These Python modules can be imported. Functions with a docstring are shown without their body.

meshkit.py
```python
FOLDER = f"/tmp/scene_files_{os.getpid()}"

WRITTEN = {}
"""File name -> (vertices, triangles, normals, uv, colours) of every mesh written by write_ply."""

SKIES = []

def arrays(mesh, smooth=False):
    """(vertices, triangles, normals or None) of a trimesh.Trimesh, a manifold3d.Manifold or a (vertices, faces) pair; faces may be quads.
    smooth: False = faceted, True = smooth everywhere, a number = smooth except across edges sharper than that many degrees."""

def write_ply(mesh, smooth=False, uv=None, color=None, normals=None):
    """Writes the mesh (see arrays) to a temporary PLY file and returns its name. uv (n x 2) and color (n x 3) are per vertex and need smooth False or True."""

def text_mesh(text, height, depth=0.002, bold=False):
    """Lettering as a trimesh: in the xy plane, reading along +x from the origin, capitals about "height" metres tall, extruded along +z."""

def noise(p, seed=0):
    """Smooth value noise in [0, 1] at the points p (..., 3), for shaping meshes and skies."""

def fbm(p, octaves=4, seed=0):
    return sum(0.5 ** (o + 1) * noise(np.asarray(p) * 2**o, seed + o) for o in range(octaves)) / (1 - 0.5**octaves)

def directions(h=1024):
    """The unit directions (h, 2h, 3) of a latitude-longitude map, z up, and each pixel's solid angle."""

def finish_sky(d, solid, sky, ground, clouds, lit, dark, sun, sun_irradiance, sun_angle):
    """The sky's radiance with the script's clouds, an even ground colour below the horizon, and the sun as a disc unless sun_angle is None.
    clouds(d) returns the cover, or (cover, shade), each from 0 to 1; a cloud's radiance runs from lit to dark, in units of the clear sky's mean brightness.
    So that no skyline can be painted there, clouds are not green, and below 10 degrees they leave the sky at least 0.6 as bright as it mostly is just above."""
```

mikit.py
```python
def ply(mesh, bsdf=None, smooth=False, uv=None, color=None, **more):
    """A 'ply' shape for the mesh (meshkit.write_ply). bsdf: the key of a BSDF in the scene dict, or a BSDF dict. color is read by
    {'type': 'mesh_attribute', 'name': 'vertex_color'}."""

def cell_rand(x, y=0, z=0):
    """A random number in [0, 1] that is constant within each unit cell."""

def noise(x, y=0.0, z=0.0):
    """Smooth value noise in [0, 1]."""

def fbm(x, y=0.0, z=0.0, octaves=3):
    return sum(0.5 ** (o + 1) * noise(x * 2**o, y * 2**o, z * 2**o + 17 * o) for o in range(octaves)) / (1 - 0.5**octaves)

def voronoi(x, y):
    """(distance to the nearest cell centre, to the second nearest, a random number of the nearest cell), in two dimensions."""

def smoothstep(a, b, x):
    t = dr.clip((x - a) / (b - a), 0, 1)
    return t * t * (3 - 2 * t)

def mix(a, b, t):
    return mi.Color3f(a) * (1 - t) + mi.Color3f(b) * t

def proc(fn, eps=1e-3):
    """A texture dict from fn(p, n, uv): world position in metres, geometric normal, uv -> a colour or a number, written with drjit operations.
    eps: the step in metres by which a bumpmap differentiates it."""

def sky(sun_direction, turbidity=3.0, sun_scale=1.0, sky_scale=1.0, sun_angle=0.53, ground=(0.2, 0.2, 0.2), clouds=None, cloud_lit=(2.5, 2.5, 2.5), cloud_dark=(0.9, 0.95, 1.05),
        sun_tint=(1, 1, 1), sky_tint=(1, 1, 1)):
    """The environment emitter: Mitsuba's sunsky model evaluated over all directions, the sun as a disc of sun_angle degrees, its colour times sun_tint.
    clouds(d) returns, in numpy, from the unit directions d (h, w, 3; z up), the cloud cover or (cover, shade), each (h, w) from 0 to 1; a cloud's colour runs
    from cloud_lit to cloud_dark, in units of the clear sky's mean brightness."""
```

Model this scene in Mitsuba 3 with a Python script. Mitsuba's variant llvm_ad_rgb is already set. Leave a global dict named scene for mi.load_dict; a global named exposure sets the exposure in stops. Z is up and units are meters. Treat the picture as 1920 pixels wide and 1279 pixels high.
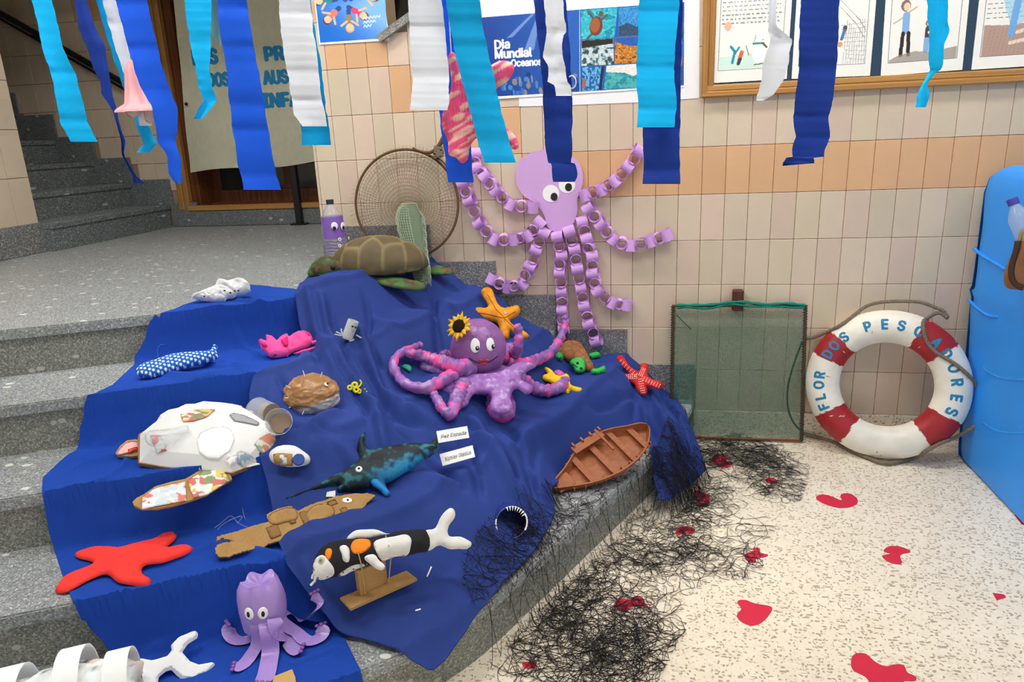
import math, random
import numpy as np, trimesh, mitsuba as mi, mikit, meshkit, drjit as dr
from scipy import ndimage
from scipy.spatial import Delaunay, cKDTree
from scipy.interpolate import splprep, splev
import shapely
from shapely.geometry import Polygon, Point, box as sbox
from mikit import proc, noise, fbm, voronoi, smoothstep, mix, cell_rand

T = mi.ScalarTransform4f
rng = np.random.default_rng(7)
scene, labels = {}, {}

# ---------------------------------------------------------------- camera, light, exposure
FOCAL = 1348.09                                   # pixels of a 1920 wide frame
CAM = np.array([-0.2322, -3.3362, 1.4307])        # 1.43 m above the floor, 3.3 m from the tiled wall (y = 0)
CR = np.array([[0.98286574, 0.17943395, -0.04217103], [0.010, -0.280, -0.960], [-0.18405433, 0.94305549, -0.27707463]])
CR[2] /= np.linalg.norm(CR[2]); CR[0] -= CR[2] * (CR[0] @ CR[2]); CR[0] /= np.linalg.norm(CR[0]); CR[1] = np.cross(CR[2], CR[0])
scene['camera'] = {'type': 'perspective', 'fov': 2 * math.degrees(math.atan(960 / FOCAL)), 'fov_axis': 'x', 'near_clip': 0.05, 'far_clip': 100.0,
                   'to_world': T().look_at(origin=CAM.tolist(), target=(CAM + CR[2]).tolist(), up=(-CR[1]).tolist())}
exposure = 0.50
# the hall is open to daylight behind the camera; unseen ceiling lamps give the light from above
scene['daylight'] = {'type': 'constant', 'radiance': {'type': 'rgb', 'value': [0.44, 0.47, 0.50]}}
LAMP = [16.5, 16.2, 15.6]
UNSEEN_LAMPS = [(-1.9, -2.3, 1.35, 'left'), (0.2, -2.3, 1.0, 'middle'), (2.5, -2.3, 0.6, 'right'), (-1.9, -0.9, 1.35, 'left'), (0.2, -0.9, 1.0, 'middle'), (2.5, -0.9, 0.55, 'right')]

# ---------------------------------------------------------------- helpers
def ray(px, py):
    return CR.T @ np.array([(px - 960) / FOCAL, (py - 639.5) / FOCAL, 1.0])
def at_y(px, py, y): d = ray(px, py); return CAM + d * (y - CAM[1]) / d[1]
def at_z(px, py, z): d = ray(px, py); return CAM + d * (z - CAM[2]) / d[2]
def at_x(px, py, x): d = ray(px, py); return CAM + d * (x - CAM[0]) / d[0]
def at_plane(px, py, o, n): d = ray(px, py); return CAM + d * (((o - CAM) @ n) / (d @ n))
def unit(v): v = np.asarray(v, float); return v / np.linalg.norm(v)

def lin(c):
    if isinstance(c, str): c = [int(c[i:i + 2], 16) for i in (0, 2, 4)]
    c = np.asarray(c, float) / 255
    return np.where(c < 0.04045, c / 12.92, ((c + 0.055) / 1.055) ** 2.4)
def C(c): return mi.Color3f(*[float(x) for x in lin(c)])
def rgb(c): return {'type': 'rgb', 'value': lin(c).tolist()}
def mat(name, color, rough=0.6, spec=0.4, two=True, bump=None, bscale=0.001, **more):
    tex = color if isinstance(color, dict) else rgb(color)
    b = {'type': 'principled', 'base_color': tex, 'roughness': rough, 'specular': spec, **more}
    if bump is not None: b = {'type': 'bumpmap', 'arbitrary': bump, 'scale': bscale, 'bsdf': b}
    scene[name] = {'type': 'twosided', 'bsdf': b} if two else b
    return name
VC = {'type': 'mesh_attribute', 'name': 'vertex_color'}

used = {}
def numbered(name):
    k = used.get(name, -1) + 1; used[name] = k
    return name if k == 0 else f'{name}_{k:03d}'
def thing(name, label, cat, group=None, kind=None):
    key = numbered(name); d = {'label': label}
    if cat: d['category'] = cat
    if group: d['group'] = group
    if kind: d['kind'] = kind
    labels[key] = d
    return key
def put(name, mesh, m, parent=None, smooth=False, uv=None, color=None, label=None, kind=None, **more):
    key = numbered(f'{parent}__{name}' if parent else name)
    scene[key] = mikit.ply(mesh, m, smooth=smooth, uv=uv, color=color, **more)
    if label or kind: labels[key] = {k: v for k, v in (('label', label), ('kind', kind)) if v}
    return key
def solo(name, label, cat, mesh, m, group=None, kind=None, smooth=False, **more):
    key = thing(name, label, cat, group, kind)
    scene[key] = mikit.ply(mesh, m, smooth=smooth, **more)
    return key
def structure(name, mesh=None, m=None, label=None, smooth=False, **more):
    key = numbered(name); labels[key] = {'kind': 'structure', **({'label': label} if label else {})}
    if mesh is not None: scene[key] = mikit.ply(mesh, m, smooth=smooth, **more)
    return key

def TM(v, f): return trimesh.Trimesh(np.asarray(v, float), np.asarray(f, int), process=False)
def cat(*ms): return trimesh.util.concatenate([m for m in ms])
def frame(o, ex, ez):
    """4x4 with origin o, x axis ex, z axis ez (made orthonormal, ez kept)."""
    ez = unit(ez); ex = np.asarray(ex, float); ex = unit(ex - ez * (ex @ ez)); m = np.eye(4)
    m[:3, 0], m[:3, 1], m[:3, 2], m[:3, 3] = ex, np.cross(ez, ex), ez, o
    return m
def moved(mesh, m): mesh = mesh.copy(); mesh.apply_transform(m); return mesh
def chbox(x0, x1, y0, y1, z0, z1, c=0.002):
    """A box with chamfered edges (24 corners)."""
    v = []
    for sx in (0, 1):
        for sy in (0, 1):
            for sz in (0, 1):
                p = np.array([(x0, x1)[sx], (y0, y1)[sy], (z0, z1)[sz]], float); i = np.array([1 - 2 * sx, 1 - 2 * sy, 1 - 2 * sz]) * c
                for a in range(3):
                    q = p + i; q[a] = p[a]; v.append(q)
    return trimesh.convex.convex_hull(np.array(v))
def extr(poly, h, z0=0.0):
    ps = [p for p in getattr(poly, 'geoms', [poly]) if isinstance(p, Polygon) and p.area > 1e-9]
    m = cat(*[trimesh.creation.extrude_polygon(p, h, engine='earcut') for p in ps]); m.apply_translation([0, 0, z0])
    return m
def lathe(prof, n=32):
    """prof: (r, z) pairs from bottom to top; r = 0 closes."""
    a = np.arange(n) * 2 * np.pi / n; v, f = [], []
    for r, z in prof: v.append(np.c_[r * np.cos(a), r * np.sin(a), np.full(n, z)])
    i = np.arange(n); j = (i + 1) % n
    for k in range(len(prof) - 1):
        a0, a1 = k * n, (k + 1) * n
        f += [np.c_[a0 + i, a0 + j, a1 + j], np.c_[a0 + i, a1 + j, a1 + i]]
    return TM(np.vstack(v), np.vstack(f))
def spline(pts, n, closed=False, k=3):
    pts = np.asarray(pts, float); k = min(k, len(pts) - 1)
    if closed: pts = np.vstack([pts, pts[:1]])
    tck, _ = splprep(pts.T, s=0, per=closed, k=k)
    return np.array(splev(np.linspace(0, 1, n + closed), tck)).T[:n]
def tube(pts, r, sides=8, closed=False, flat=1.0, up=None, caps=True):
    pts = np.asarray(pts, float); n = len(pts); r = np.broadcast_to(np.asarray(r, float), (n,))
    if closed: t = np.roll(pts, -1, 0) - np.roll(pts, 1, 0)
    else: t = np.gradient(pts, axis=0)
    t /= np.linalg.norm(t, axis=1, keepdims=True) + 1e-12
    u = np.zeros_like(t); a = np.array([0, 0, 1.0]) if up is None else np.asarray(up, float)
    if abs(a @ t[0]) > 0.95: a = np.array([1.0, 0, 0])
    for i in range(n):
        a = a - t[i] * (a @ t[i]); a /= np.linalg.norm(a) + 1e-12; u[i] = a
        if up is not None: a = np.asarray(up, float)
    w = np.cross(t, u); ang = np.arange(sides) * 2 * np.pi / sides
    v = (pts[:, None] + r[:, None, None] * (np.cos(ang)[None, :, None] * w[:, None] + flat * np.sin(ang)[None, :, None] * u[:, None])).reshape(-1, 3)
    i = np.arange(sides); j = (i + 1) % sides; f = []
    for s in range(n if closed else n - 1):
        b0, b1 = s * sides, ((s + 1) % n) * sides
        f += [np.c_[b0 + i, b0 + j, b1 + j], np.c_[b0 + i, b1 + j, b1 + i]]
    if caps and not closed:
        v = np.vstack([v, pts[:1], pts[-1:]]); m = n * sides
        f += [np.c_[np.full(sides, m), j, i], np.c_[np.full(sides, m + 1), (n - 1) * sides + i, (n - 1) * sides + j]]
    return TM(v, np.vstack(f))
def ellipsoid(c, r, sub=3, rot=None):
    m = trimesh.creation.icosphere(subdivisions=sub); m.vertices = m.vertices * np.asarray(r)
    if rot is not None: m.vertices = m.vertices @ np.asarray(rot).T
    m.vertices = m.vertices + np.asarray(c); return TM(m.vertices, m.faces)
def grid_faces(nu, nv):
    i, j = np.meshgrid(np.arange(nu - 1), np.arange(nv - 1), indexing='ij'); a = (i * nv + j).ravel()
    return np.vstack([np.c_[a, a + nv, a + nv + 1], np.c_[a, a + nv + 1, a + 1]])

def smooth_poly(pts, n=None, corner=False):
    pts = np.asarray(pts, float)
    if corner: return Polygon(pts)
    p = Polygon(spline(pts, n or 6 * len(pts), closed=True))
    return p if p.is_valid else p.buffer(0)
def dist_in(poly, p):
    b = np.asarray(poly.exterior.coords); seg = np.linalg.norm(np.diff(b, axis=0), axis=1).sum()
    d = [poly.exterior.interpolate(s) for s in np.arange(0, seg, seg / 500)]
    return cKDTree(np.array([[q.x, q.y] for q in d])).query(p)[0]
def puff(poly, H, res, R=None, back=1.0, bump=None):
    """Solid pillow over a flat outline: height H*sqrt-like profile of the distance to the edge, R the rounding radius; back scales the underside."""
    if poly.geom_type != 'Polygon': poly = max(poly.geoms, key=lambda g: g.area)
    x0, y0, x1, y1 = poly.bounds; L = poly.exterior.length
    nb = max(24, int(L / res)); b = np.array([poly.exterior.interpolate(k / nb, normalized=True).coords[0] for k in range(nb)])
    gx, gy = np.meshgrid(np.arange(x0, x1, res), np.arange(y0, y1, res * 0.87)); gx = gx + (np.arange(gx.shape[0]) % 2)[:, None] * res / 2
    g = np.c_[gx.ravel(), gy.ravel()]; inn = poly.buffer(-res * 0.45)
    g = g[shapely.contains_xy(inn, g[:, 0], g[:, 1])] if not inn.is_empty else np.zeros((0, 2))
    p = np.vstack([b, g]); tri = Delaunay(p).simplices; c = p[tri].mean(1)
    tri = tri[shapely.contains_xy(poly.buffer(res * 0.02), c[:, 0], c[:, 1])]
    s = p[tri]; area = (s[:, 1, 0] - s[:, 0, 0]) * (s[:, 2, 1] - s[:, 0, 1]) - (s[:, 2, 0] - s[:, 0, 0]) * (s[:, 1, 1] - s[:, 0, 1])
    tri = tri[np.abs(area) > 1e-12]; area = area[np.abs(area) > 1e-12]; tri[area < 0] = tri[area < 0][:, ::-1]
    d = cKDTree(b).query(p)[0]; d[:nb] = 0; R = R or max(1e-4, d.max())
    t = np.clip(d / R, 0, 1); h = H * np.sqrt(np.clip(1 - (1 - t) ** 2, 0, 1))
    top = np.c_[p, h]
    if bump is not None: top[nb:, 2] += bump(p[nb:]) * np.clip(t[nb:] * 2, 0, 1)
    inner = np.arange(nb, len(p)); low = np.c_[p[inner], -h[inner] * back]
    m = np.arange(len(p)); m[inner] = len(p) + np.arange(len(inner))
    return TM(np.vstack([top, low]), np.vstack([tri, m[tri][:, ::-1]]))
def slab(poly, h): return extr(poly, h)

# ---------------------------------------------------------------- stair geometry: height of the floor and of every tread
WX = [None, -0.007, -0.322, -0.658, -0.945, -1.257]     # where the nosings meet the wall
CL = [None, 1.31, 1.0, 0.672, 0.346, 0.0]               # distance of the left nosing lines
NL, DL, DR = np.array([0.4695, -0.8829]), np.array([-0.8829, -0.4695]), np.array([-0.422, -0.9066])
RISE, LEFT = 0.17, -3.92
def nosing(i):
    w = np.array([WX[i], 0.0]); a = w + np.array([-0.197, -0.67]) * (1.0 if i < 5 else 0.85); t = (CL[i] - a @ NL) / (DR @ NL); c = a + DR * t
    s = min(0.34 if i == 1 else 0.26, 0.8 * t)
    p0, p2 = c - DR * s, c + DL * s; u = np.linspace(0, 1, 9)[:, None]
    arc = (1 - u) ** 2 * p0 + 2 * u * (1 - u) * c + u ** 2 * p2
    wall = (1 - u) ** 2 * w + 2 * u * (1 - u) * (w + np.array([-0.05, -0.33])) + u ** 2 * (a - 0 * DR)
    end = c + DL * ((c[0] - LEFT) / 0.8829)
    return np.vstack([wall, arc, [end]])
NOSE = [None] + [nosing(i) for i in range(1, 6)]
def step_poly(i, inset=0.0):
    n = NOSE[i]; back = [[LEFT, 1.66], [-1.83, 1.66], [-1.83, 0.0]] if i == 5 else [[LEFT, 0.0]]
    p = Polygon(np.vstack([n, back]))
    return p.buffer(0) if not inset else p.buffer(-inset, join_style=2).union(Polygon([[WX[i] - inset, 0], [WX[i] - 0.4, 0], [WX[i] - 0.4, -0.05], [WX[i] - inset - 0.005, -0.05]]))
STEP = [None] + [step_poly(i) for i in range(1, 6)]
GX0, GY0, GRES = -2.75, -2.95, 0.0075
GNX, GNY = 440, 400
gxx, gyy = np.meshgrid(GX0 + GRES * np.arange(GNX), GY0 + GRES * np.arange(GNY), indexing='ij')
HS = np.zeros((GNX, GNY))
for i in range(1, 6): HS[shapely.contains_xy(STEP[i], gxx, np.minimum(gyy, -1e-4))] = RISE * i
def samp(H, x, y):
    return ndimage.map_coordinates(H, [(np.atleast_1d(x) - GX0) / GRES, (np.atleast_1d(y) - GY0) / GRES], order=1, mode='nearest')
def cast(px, py, H):
    """Where the view line first meets the height field H."""
    d = ray(px, py); t = np.linspace(1.0, 4.6, 1800); p = CAM + d[None] * t[:, None]
    below = np.nonzero(p[:, 2] < samp(H, p[:, 0], p[:, 1]))[0]
    if not len(below): return at_z(px, py, 0.0)
    k = below[0]; a, b = t[max(k - 1, 0)], t[k]
    for _ in range(12):
        m = (a + b) / 2; q = CAM + d * m
        if q[2] < samp(H, q[0], q[1])[0]: b = m
        else: a = m
    return CAM + d * (a + b) / 2

# ---------------------------------------------------------------- materials of the setting
def terrazzo(base, dark, light, s, chips=None, chip_s=9.0, chip_amt=0.93):
    def fn(p, n, uv):
        up = dr.abs(n.z) > 0.5
        a = dr.select(up, p.x, p.x * 0.88 + p.y * 0.47); b = dr.select(up, p.y, p.z)
        d1, d2, r = voronoi(a * s, b * s); e = smoothstep(0.02, 0.16, d2 - d1)
        c = mix(C(dark), C(base), smoothstep(0.0, 0.55, r)); c = mix(c, C(light), smoothstep(0.72, 0.95, r))
        c = mix(C(base) * 0.9, c, e)
        g = noise(a * 260, b * 260, 3.0); c = c * (0.82 + 0.36 * g)
        if chips:
            q1, q2, k = voronoi(a * chip_s + 5, b * chip_s * 1.5)
            on = dr.select(k > chip_amt, 1 - smoothstep(0.18, 0.26, q1 + 0.1 * noise(a * 70, b * 70)), 0.0)
            c = mix(c, C(chips), on * 0.9)
        return c * (0.94 + 0.12 * fbm(a * 3, b * 3))
    return proc(fn)
mat('terrazzo_grey', terrazzo('8c9092', '6c7072', 'b4b6b4', 210, 'd2d2cc', 13.0, 0.86), 0.45, 0.4)
mat('terrazzo_riser', terrazzo('85867f', '62645f', 'a9a9a0', 230, 'b5b5ad', 15.0, 0.93), 0.5, 0.35)
mat('terrazzo_dark', terrazzo('6f7678', '54595b', '9a9c9a', 230, 'b9bab5', 13.0, 0.90), 0.5, 0.35)
mat('terrazzo_skirt', terrazzo('7d7d7c', '53555a', 'aaa8a2', 240), 0.5, 0.35)
def floor_fn(p, n, uv):
    a, b = p.x + 0.02 * noise(p.x * 60, p.y * 60), dr.select(dr.abs(n.z) > 0.5, p.y, p.z)
    d1, d2, r = voronoi(a * 84, b * 84); q1, q2, k = voronoi(a * 150 + 3, b * 150)
    c = mix(C('f0e6d2'), C('e4d8c0'), fbm(a * 30, b * 30))
    on = (1 - smoothstep(0.30, 0.40, d1)) * dr.select(r > 0.6, 1.0, 0.0)
    c = mix(c, mix(C('957f64'), C('8c806a'), cell_rand(r * 999)), on * 0.75)
    on2 = (1 - smoothstep(0.22, 0.36, q1)) * dr.select(k > 0.62, 1.0, 0.0)
    c = mix(c, mix(C('b3a38c'), C('f2eee6'), smoothstep(0.75, 0.85, k)), on2 * 0.8)
    return c * (0.93 + 0.14 * fbm(a * 2.2, b * 2.2))
mat('floor_terrazzo', proc(floor_fn), 0.35, 0.4)
def tile_fn(hexa):
    def fn(p, n, uv):
        k = cell_rand(dr.floor(p.x * 10 + 1e-3), dr.floor((p.z - 1.34) / 0.2041 + 1e-3), dr.floor(p.y * 2))
        c = C(hexa); t = fbm(p.x * 5, p.z * 5, p.y * 5)
        return c * (0.95 + 0.09 * k) * (0.96 + 0.08 * t)
    return proc(fn)
mat('tile_beige', tile_fn('d3c1aa'), 0.25, 0.45)
mat('tile_pink', tile_fn('d4bda9'), 0.25, 0.45)
mat('tile_sand', tile_fn('d0c0a6'), 0.25, 0.45)
mat('tile_orange', tile_fn('d7ab80'), 0.25, 0.45)
mat('grout', '9c8871', 0.9, 0.1)
mat('plaster', 'd9d4c8', 0.9, 0.1)
mat('plaster_dark', 'a39a8c', 0.9, 0.1)
def wood_fn(c1, c2, ax=0, sc=1.0):
    def fn(p, n, uv):
        q = (p.x, p.y, p.z); u = q[ax] * 3 * sc; v = q[(ax + 1) % 3] * 70 * sc; w = q[(ax + 2) % 3] * 70 * sc
        g = fbm(u, v, w); k = smoothstep(0.35, 0.65, noise(u * 0.5, v * 2.2, w * 2.2))
        return mix(C(c1), C(c2), dr.clip(0.6 * g + 0.4 * k, 0, 1))
    return proc(fn)
mat('wood_x', wood_fn('c39355', '9a6a33', 0), 0.4, 0.4)
mat('wood_z', wood_fn('b98849', '8a5d2c', 2), 0.4, 0.4)
mat('wood_dark', wood_fn('7a4322', '4a2613', 2), 0.45, 0.4)
mat('black_metal', '141416', 0.35, 0.5)
mat('lamp_body', 'e8e8e4', 0.5)

# ---------------------------------------------------------------- setting: floor, ceiling, stairs
def quad(p0, p1, p2, p3): return TM([p0, p1, p2, p3], [[0, 1, 2], [0, 2, 3]])
structure('floor', quad([-6, -9, 0], [5, -9, 0], [5, 0.02, 0], [-6, 0.02, 0]), 'floor_terrazzo')
structure('ceiling', moved(trimesh.creation.box((11, 8.2, 0.1)), frame([-0.5, -1.9, 3.45], [1, 0, 0], [0, 0, 1])), 'plaster')
for x, y, pw_, side_n in UNSEEN_LAMPS:  # out of view; left lamps stronger to bring light from the upper left
    t = thing('ceiling_lamp', f"unseen rectangular white ceiling lamp, {side_n} one of the row {'nearer to' if y > -1.5 else 'farther from'} the tiled wall", 'lamp', 'unseen ceiling lamps')
    put('housing', chbox(x - 0.65, x + 0.65, y - 0.19, y + 0.19, 3.33, 3.4, 0.01), 'lamp_body', t)
    put('diffuser', quad([x - 0.6, y + 0.15, 3.325], [x + 0.6, y + 0.15, 3.325], [x + 0.6, y - 0.15, 3.325], [x - 0.6, y - 0.15, 3.325]), 'lamp_body', t,
        emitter={'type': 'area', 'radiance': {'type': 'rgb', 'value': [v * pw_ for v in LAMP]}})
structure('ceiling_landing', chbox(-6.1, -0.6, 0.17, 1.68, 2.75, 2.95, 0.01), 'plaster')  # unseen slab above the landing, placed to keep lamp light off the recess
st = structure('stairs')
for i in range(1, 6):
    z = RISE * i
    put('riser', extr(step_poly(i, 0.014), RISE - 0.036, z - RISE), 'terrazzo_riser', st)
    p = STEP[i]
    rim = p.buffer(-0.004, join_style=1)
    put('groove', extr(step_poly(i, 0.012), 0.006, z - 0.041), 'terrazzo_dark', st)
    put('tread', cat(extr(p, 0.031, z - 0.036), extr(rim, 0.005, z - 0.0051)), 'terrazzo_grey', st)
# upper flight in the recess, climbing to the left
US = [(-3.817, 1.02), (-4.117, 1.19), (-4.411, 1.36), (-4.704, 1.53), (-5.0, 1.70)]
fl = structure('stairs_upper')
for x, z in US:
    put('riser', chbox(-5.6, x - 0.013, 0.5, 1.67, z - 0.17, z - 0.035, 0.001), 'terrazzo_dark', fl)
    put('tread', chbox(-5.6, x, 0.5, 1.67, z - 0.035, z, 0.004), 'terrazzo_dark', fl)

# ---------------------------------------------------------------- setting: walls with every tile
TH = 0.2041; ZT = 1.34
CAP0, CAP1 = at_y(722, 58, 0.0), at_y(780, 16, 0.0)
slope = (CAP1[2] - CAP0[2]) / (CAP1[0] - CAP0[0])
def cap_z(x): return CAP0[2] + slope * (x - CAP0[0]) if CAP0[0] - 0.06 < x < -1.03 else 9.0
wl = Polygon([[-1.815, -0.05], [3.2, -0.05], [3.2, 3.4], [-1.03, 3.4], [-1.03, CAP0[2] + slope * (-1.03 - CAP0[0])], [CAP0[0], CAP0[2]], [CAP0[0], 3.4], [-1.815, 3.4]])
wm = extr(wl, 0.16); wm.apply_transform(np.array([[1, 0, 0, 0], [0, 0, 1, 0.007], [0, 1, 0, 0], [0, 0, 0, 1.0]])); wm.invert()
wall = structure('wall_back', wm, 'grout')
skirt = [0.115, 0.345, 0.515, 0.685, 0.85, 1.03]
SK = [(-0.007, 3.0, 0, 0.115), (-0.322, -0.007, 0.17, 0.345), (-0.658, -0.322, 0.34, 0.515), (-0.945, -0.658, 0.51, 0.685), (-1.257, -0.945, 0.68, 0.85), (-1.815, -1.257, 0.85, 1.03)]
def low_z(x):
    return next((b for a, c, z, b in SK if a <= x < c), 0.115)
POST = [(906, 1310, -200, 180), (1318, 1920, -300, 160), (612, 722, -200, 74)]
def hidden(x, z):
    c = (np.array([x, 0, z]) - CAM) @ CR.T; u, v = 960 + FOCAL * c[0] / c[2], 639.5 + FOCAL * c[1] / c[2]
    return (not (-30 < u < 1950 and -60 < v < 1300)) or any(a + 8 < u < b - 8 and v < d - 45 for a, b, _, d in POST)
tiles, spare = [], []
def band(k, r):
    return (r == 0 and k >= -8) or (r == -1 and -11 <= k < -8) or (r == -2 and -14 <= k < -11) or (r == -3 and -17 <= k < -14) or (r <= -4 and k < -17)
for k in range(-19, 32):
    for r in range(-6, 7):
        x0, x1, z1 = max(k * 0.1, -1.815), k * 0.1 + 0.1, ZT - r * TH; z0 = z1 - TH
        if x1 < -1.8 or z1 < low_z((x0 + x1) / 2) : continue
        z1 = min(z1, cap_z(x0) - 0.01, cap_z(x1) - 0.01); z0 = max(z0, 0.0)
        if z1 - z0 < 0.03: continue
        m = chbox(x0 + 0.0009, x1 - 0.0009, 0.0, 0.0095, z0 + 0.0009, z1 - 0.0009, 0.0016)
        (spare if hidden((x0 + x1) / 2, (z0 + z1) / 2) else tiles).append((m, 'tile_orange' if band(k, r) else ['tile_beige', 'tile_pink', 'tile_sand'][(k * 7 + r * 13) % 3 if (k * 5 + r * 3) % 4 else 0]))
tiles.sort(key=lambda t: abs(t[0].centroid[0] + 0.1))
spare += tiles[300:]
for m, b in tiles[:300]: put('tile', m, b, wall)
put('tile_field', cat(*[m for m, _ in spare]), 'tile_beige', wall, kind='stuff')
bs = structure('baseboard_back')
for a, c, z, b in SK: put('panel', chbox(a + 0.001, c - 0.001, -0.012, 0.004, z, b, 0.002), 'terrazzo_skirt' if z else 'floor_terrazzo', bs)
# sloping stone cap of the opening over the landing
cp = trimesh.creation.box((1, 1, 1)); L = 0.62
d = unit(CAP1 - CAP0); cp.apply_transform(np.diag([L, 0.2, 0.032, 1]))
structure('trim_1', moved(cp, frame(CAP0 + d * (L / 2 - 0.03) + np.array([0, 0.07, -0.02]), d, np.cross(d, [0, -1, 0]) * -1)), 'terrazzo_riser')
# recess behind the landing: back wall, newel wall
BY = 1.68
wb = structure('wall_recess', cat(chbox(-6.2, -3.70, BY + 0.0075, BY + 0.35, -0.05, 3.4, 0.001), chbox(-3.71, 1.2, BY + 0.0075, BY + 0.35, -0.05, 0.967, 0.001), chbox(-3.71, 1.2, BY + 0.45, BY + 0.5, 0, 3.4, 0.001)), 'grout')
wn = structure('wall_left', chbox(-6.2, -3.908, -1.2, 0.5, 0.6, 3.4, 0.001), 'grout')
def proj(p):
    c = (np.asarray(p) - CAM) @ CR.T; return 960 + FOCAL * c[..., 0] / c[..., 2], 639.5 + FOCAL * c[..., 1] / c[..., 2]
rest = []
def us_z(x):
    return 0.85 + sum(0.17 for a, _ in US if x < a) + 0.18
for k in range(-16, 8):
    for r in range(-6, 4):
        x0, x1, z1 = -3.6 + k * 0.15, -3.6 + (k + 1) * 0.15, 1.53 - r * 0.204 + 0.0; z0 = z1 - 0.204
        if z1 < us_z((x0 + x1) / 2) or x1 > -3.72 and z1 > 0.99: continue
        m = chbox(x0 + 0.0015, x1 - 0.0015, BY, BY + 0.009, max(z0, 0.86) + 0.0015, z1 - 0.0015, 0.0016)
        s = int(math.floor((x0 + 3.9) / 0.3)); org = abs((2.05 - 0.17 * s) - (z0 + z1) / 2) < 0.11
        u, v = proj(m.centroid)
        if -30 < u < 350 and -60 < v < 420: put('tile', m, 'tile_orange' if org else 'tile_beige', wb)
        else: rest.append(m)
put('tile_field', cat(*rest), 'tile_beige', wb, kind='stuff')
rest = []
for k in range(-11, 0):
    for r in range(-6, 4):
        y0, y1, z1 = 0.5 + k * 0.15, 0.5 + (k + 1) * 0.15, 1.85 - r * 0.275; z0 = z1 - 0.275
        if z1 < 0.98: continue
        m = chbox(-3.909, -3.9, y0 + 0.0015, y1 - 0.0015, max(z0, 0.86) + 0.0015, z1 - 0.0015, 0.0016)
        u, v = proj(m.centroid)
        if -30 < u and -60 < v: put('tile', m, 'tile_orange' if r in (0,) and k < -2 else 'tile_beige', wn)
        else: rest.append(m)
if rest: put('tile_field', cat(*rest), 'tile_beige', wn, kind='stuff')
bl = structure('baseboard_left')
put('panel', chbox(-3.912, -3.886, -1.2, 0.507, 0.851, 1.03, 0.002), 'terrazzo_skirt', bl)
br = structure('baseboard_recess')
ux = [-3.5] + [a for a, _ in US]
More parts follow.
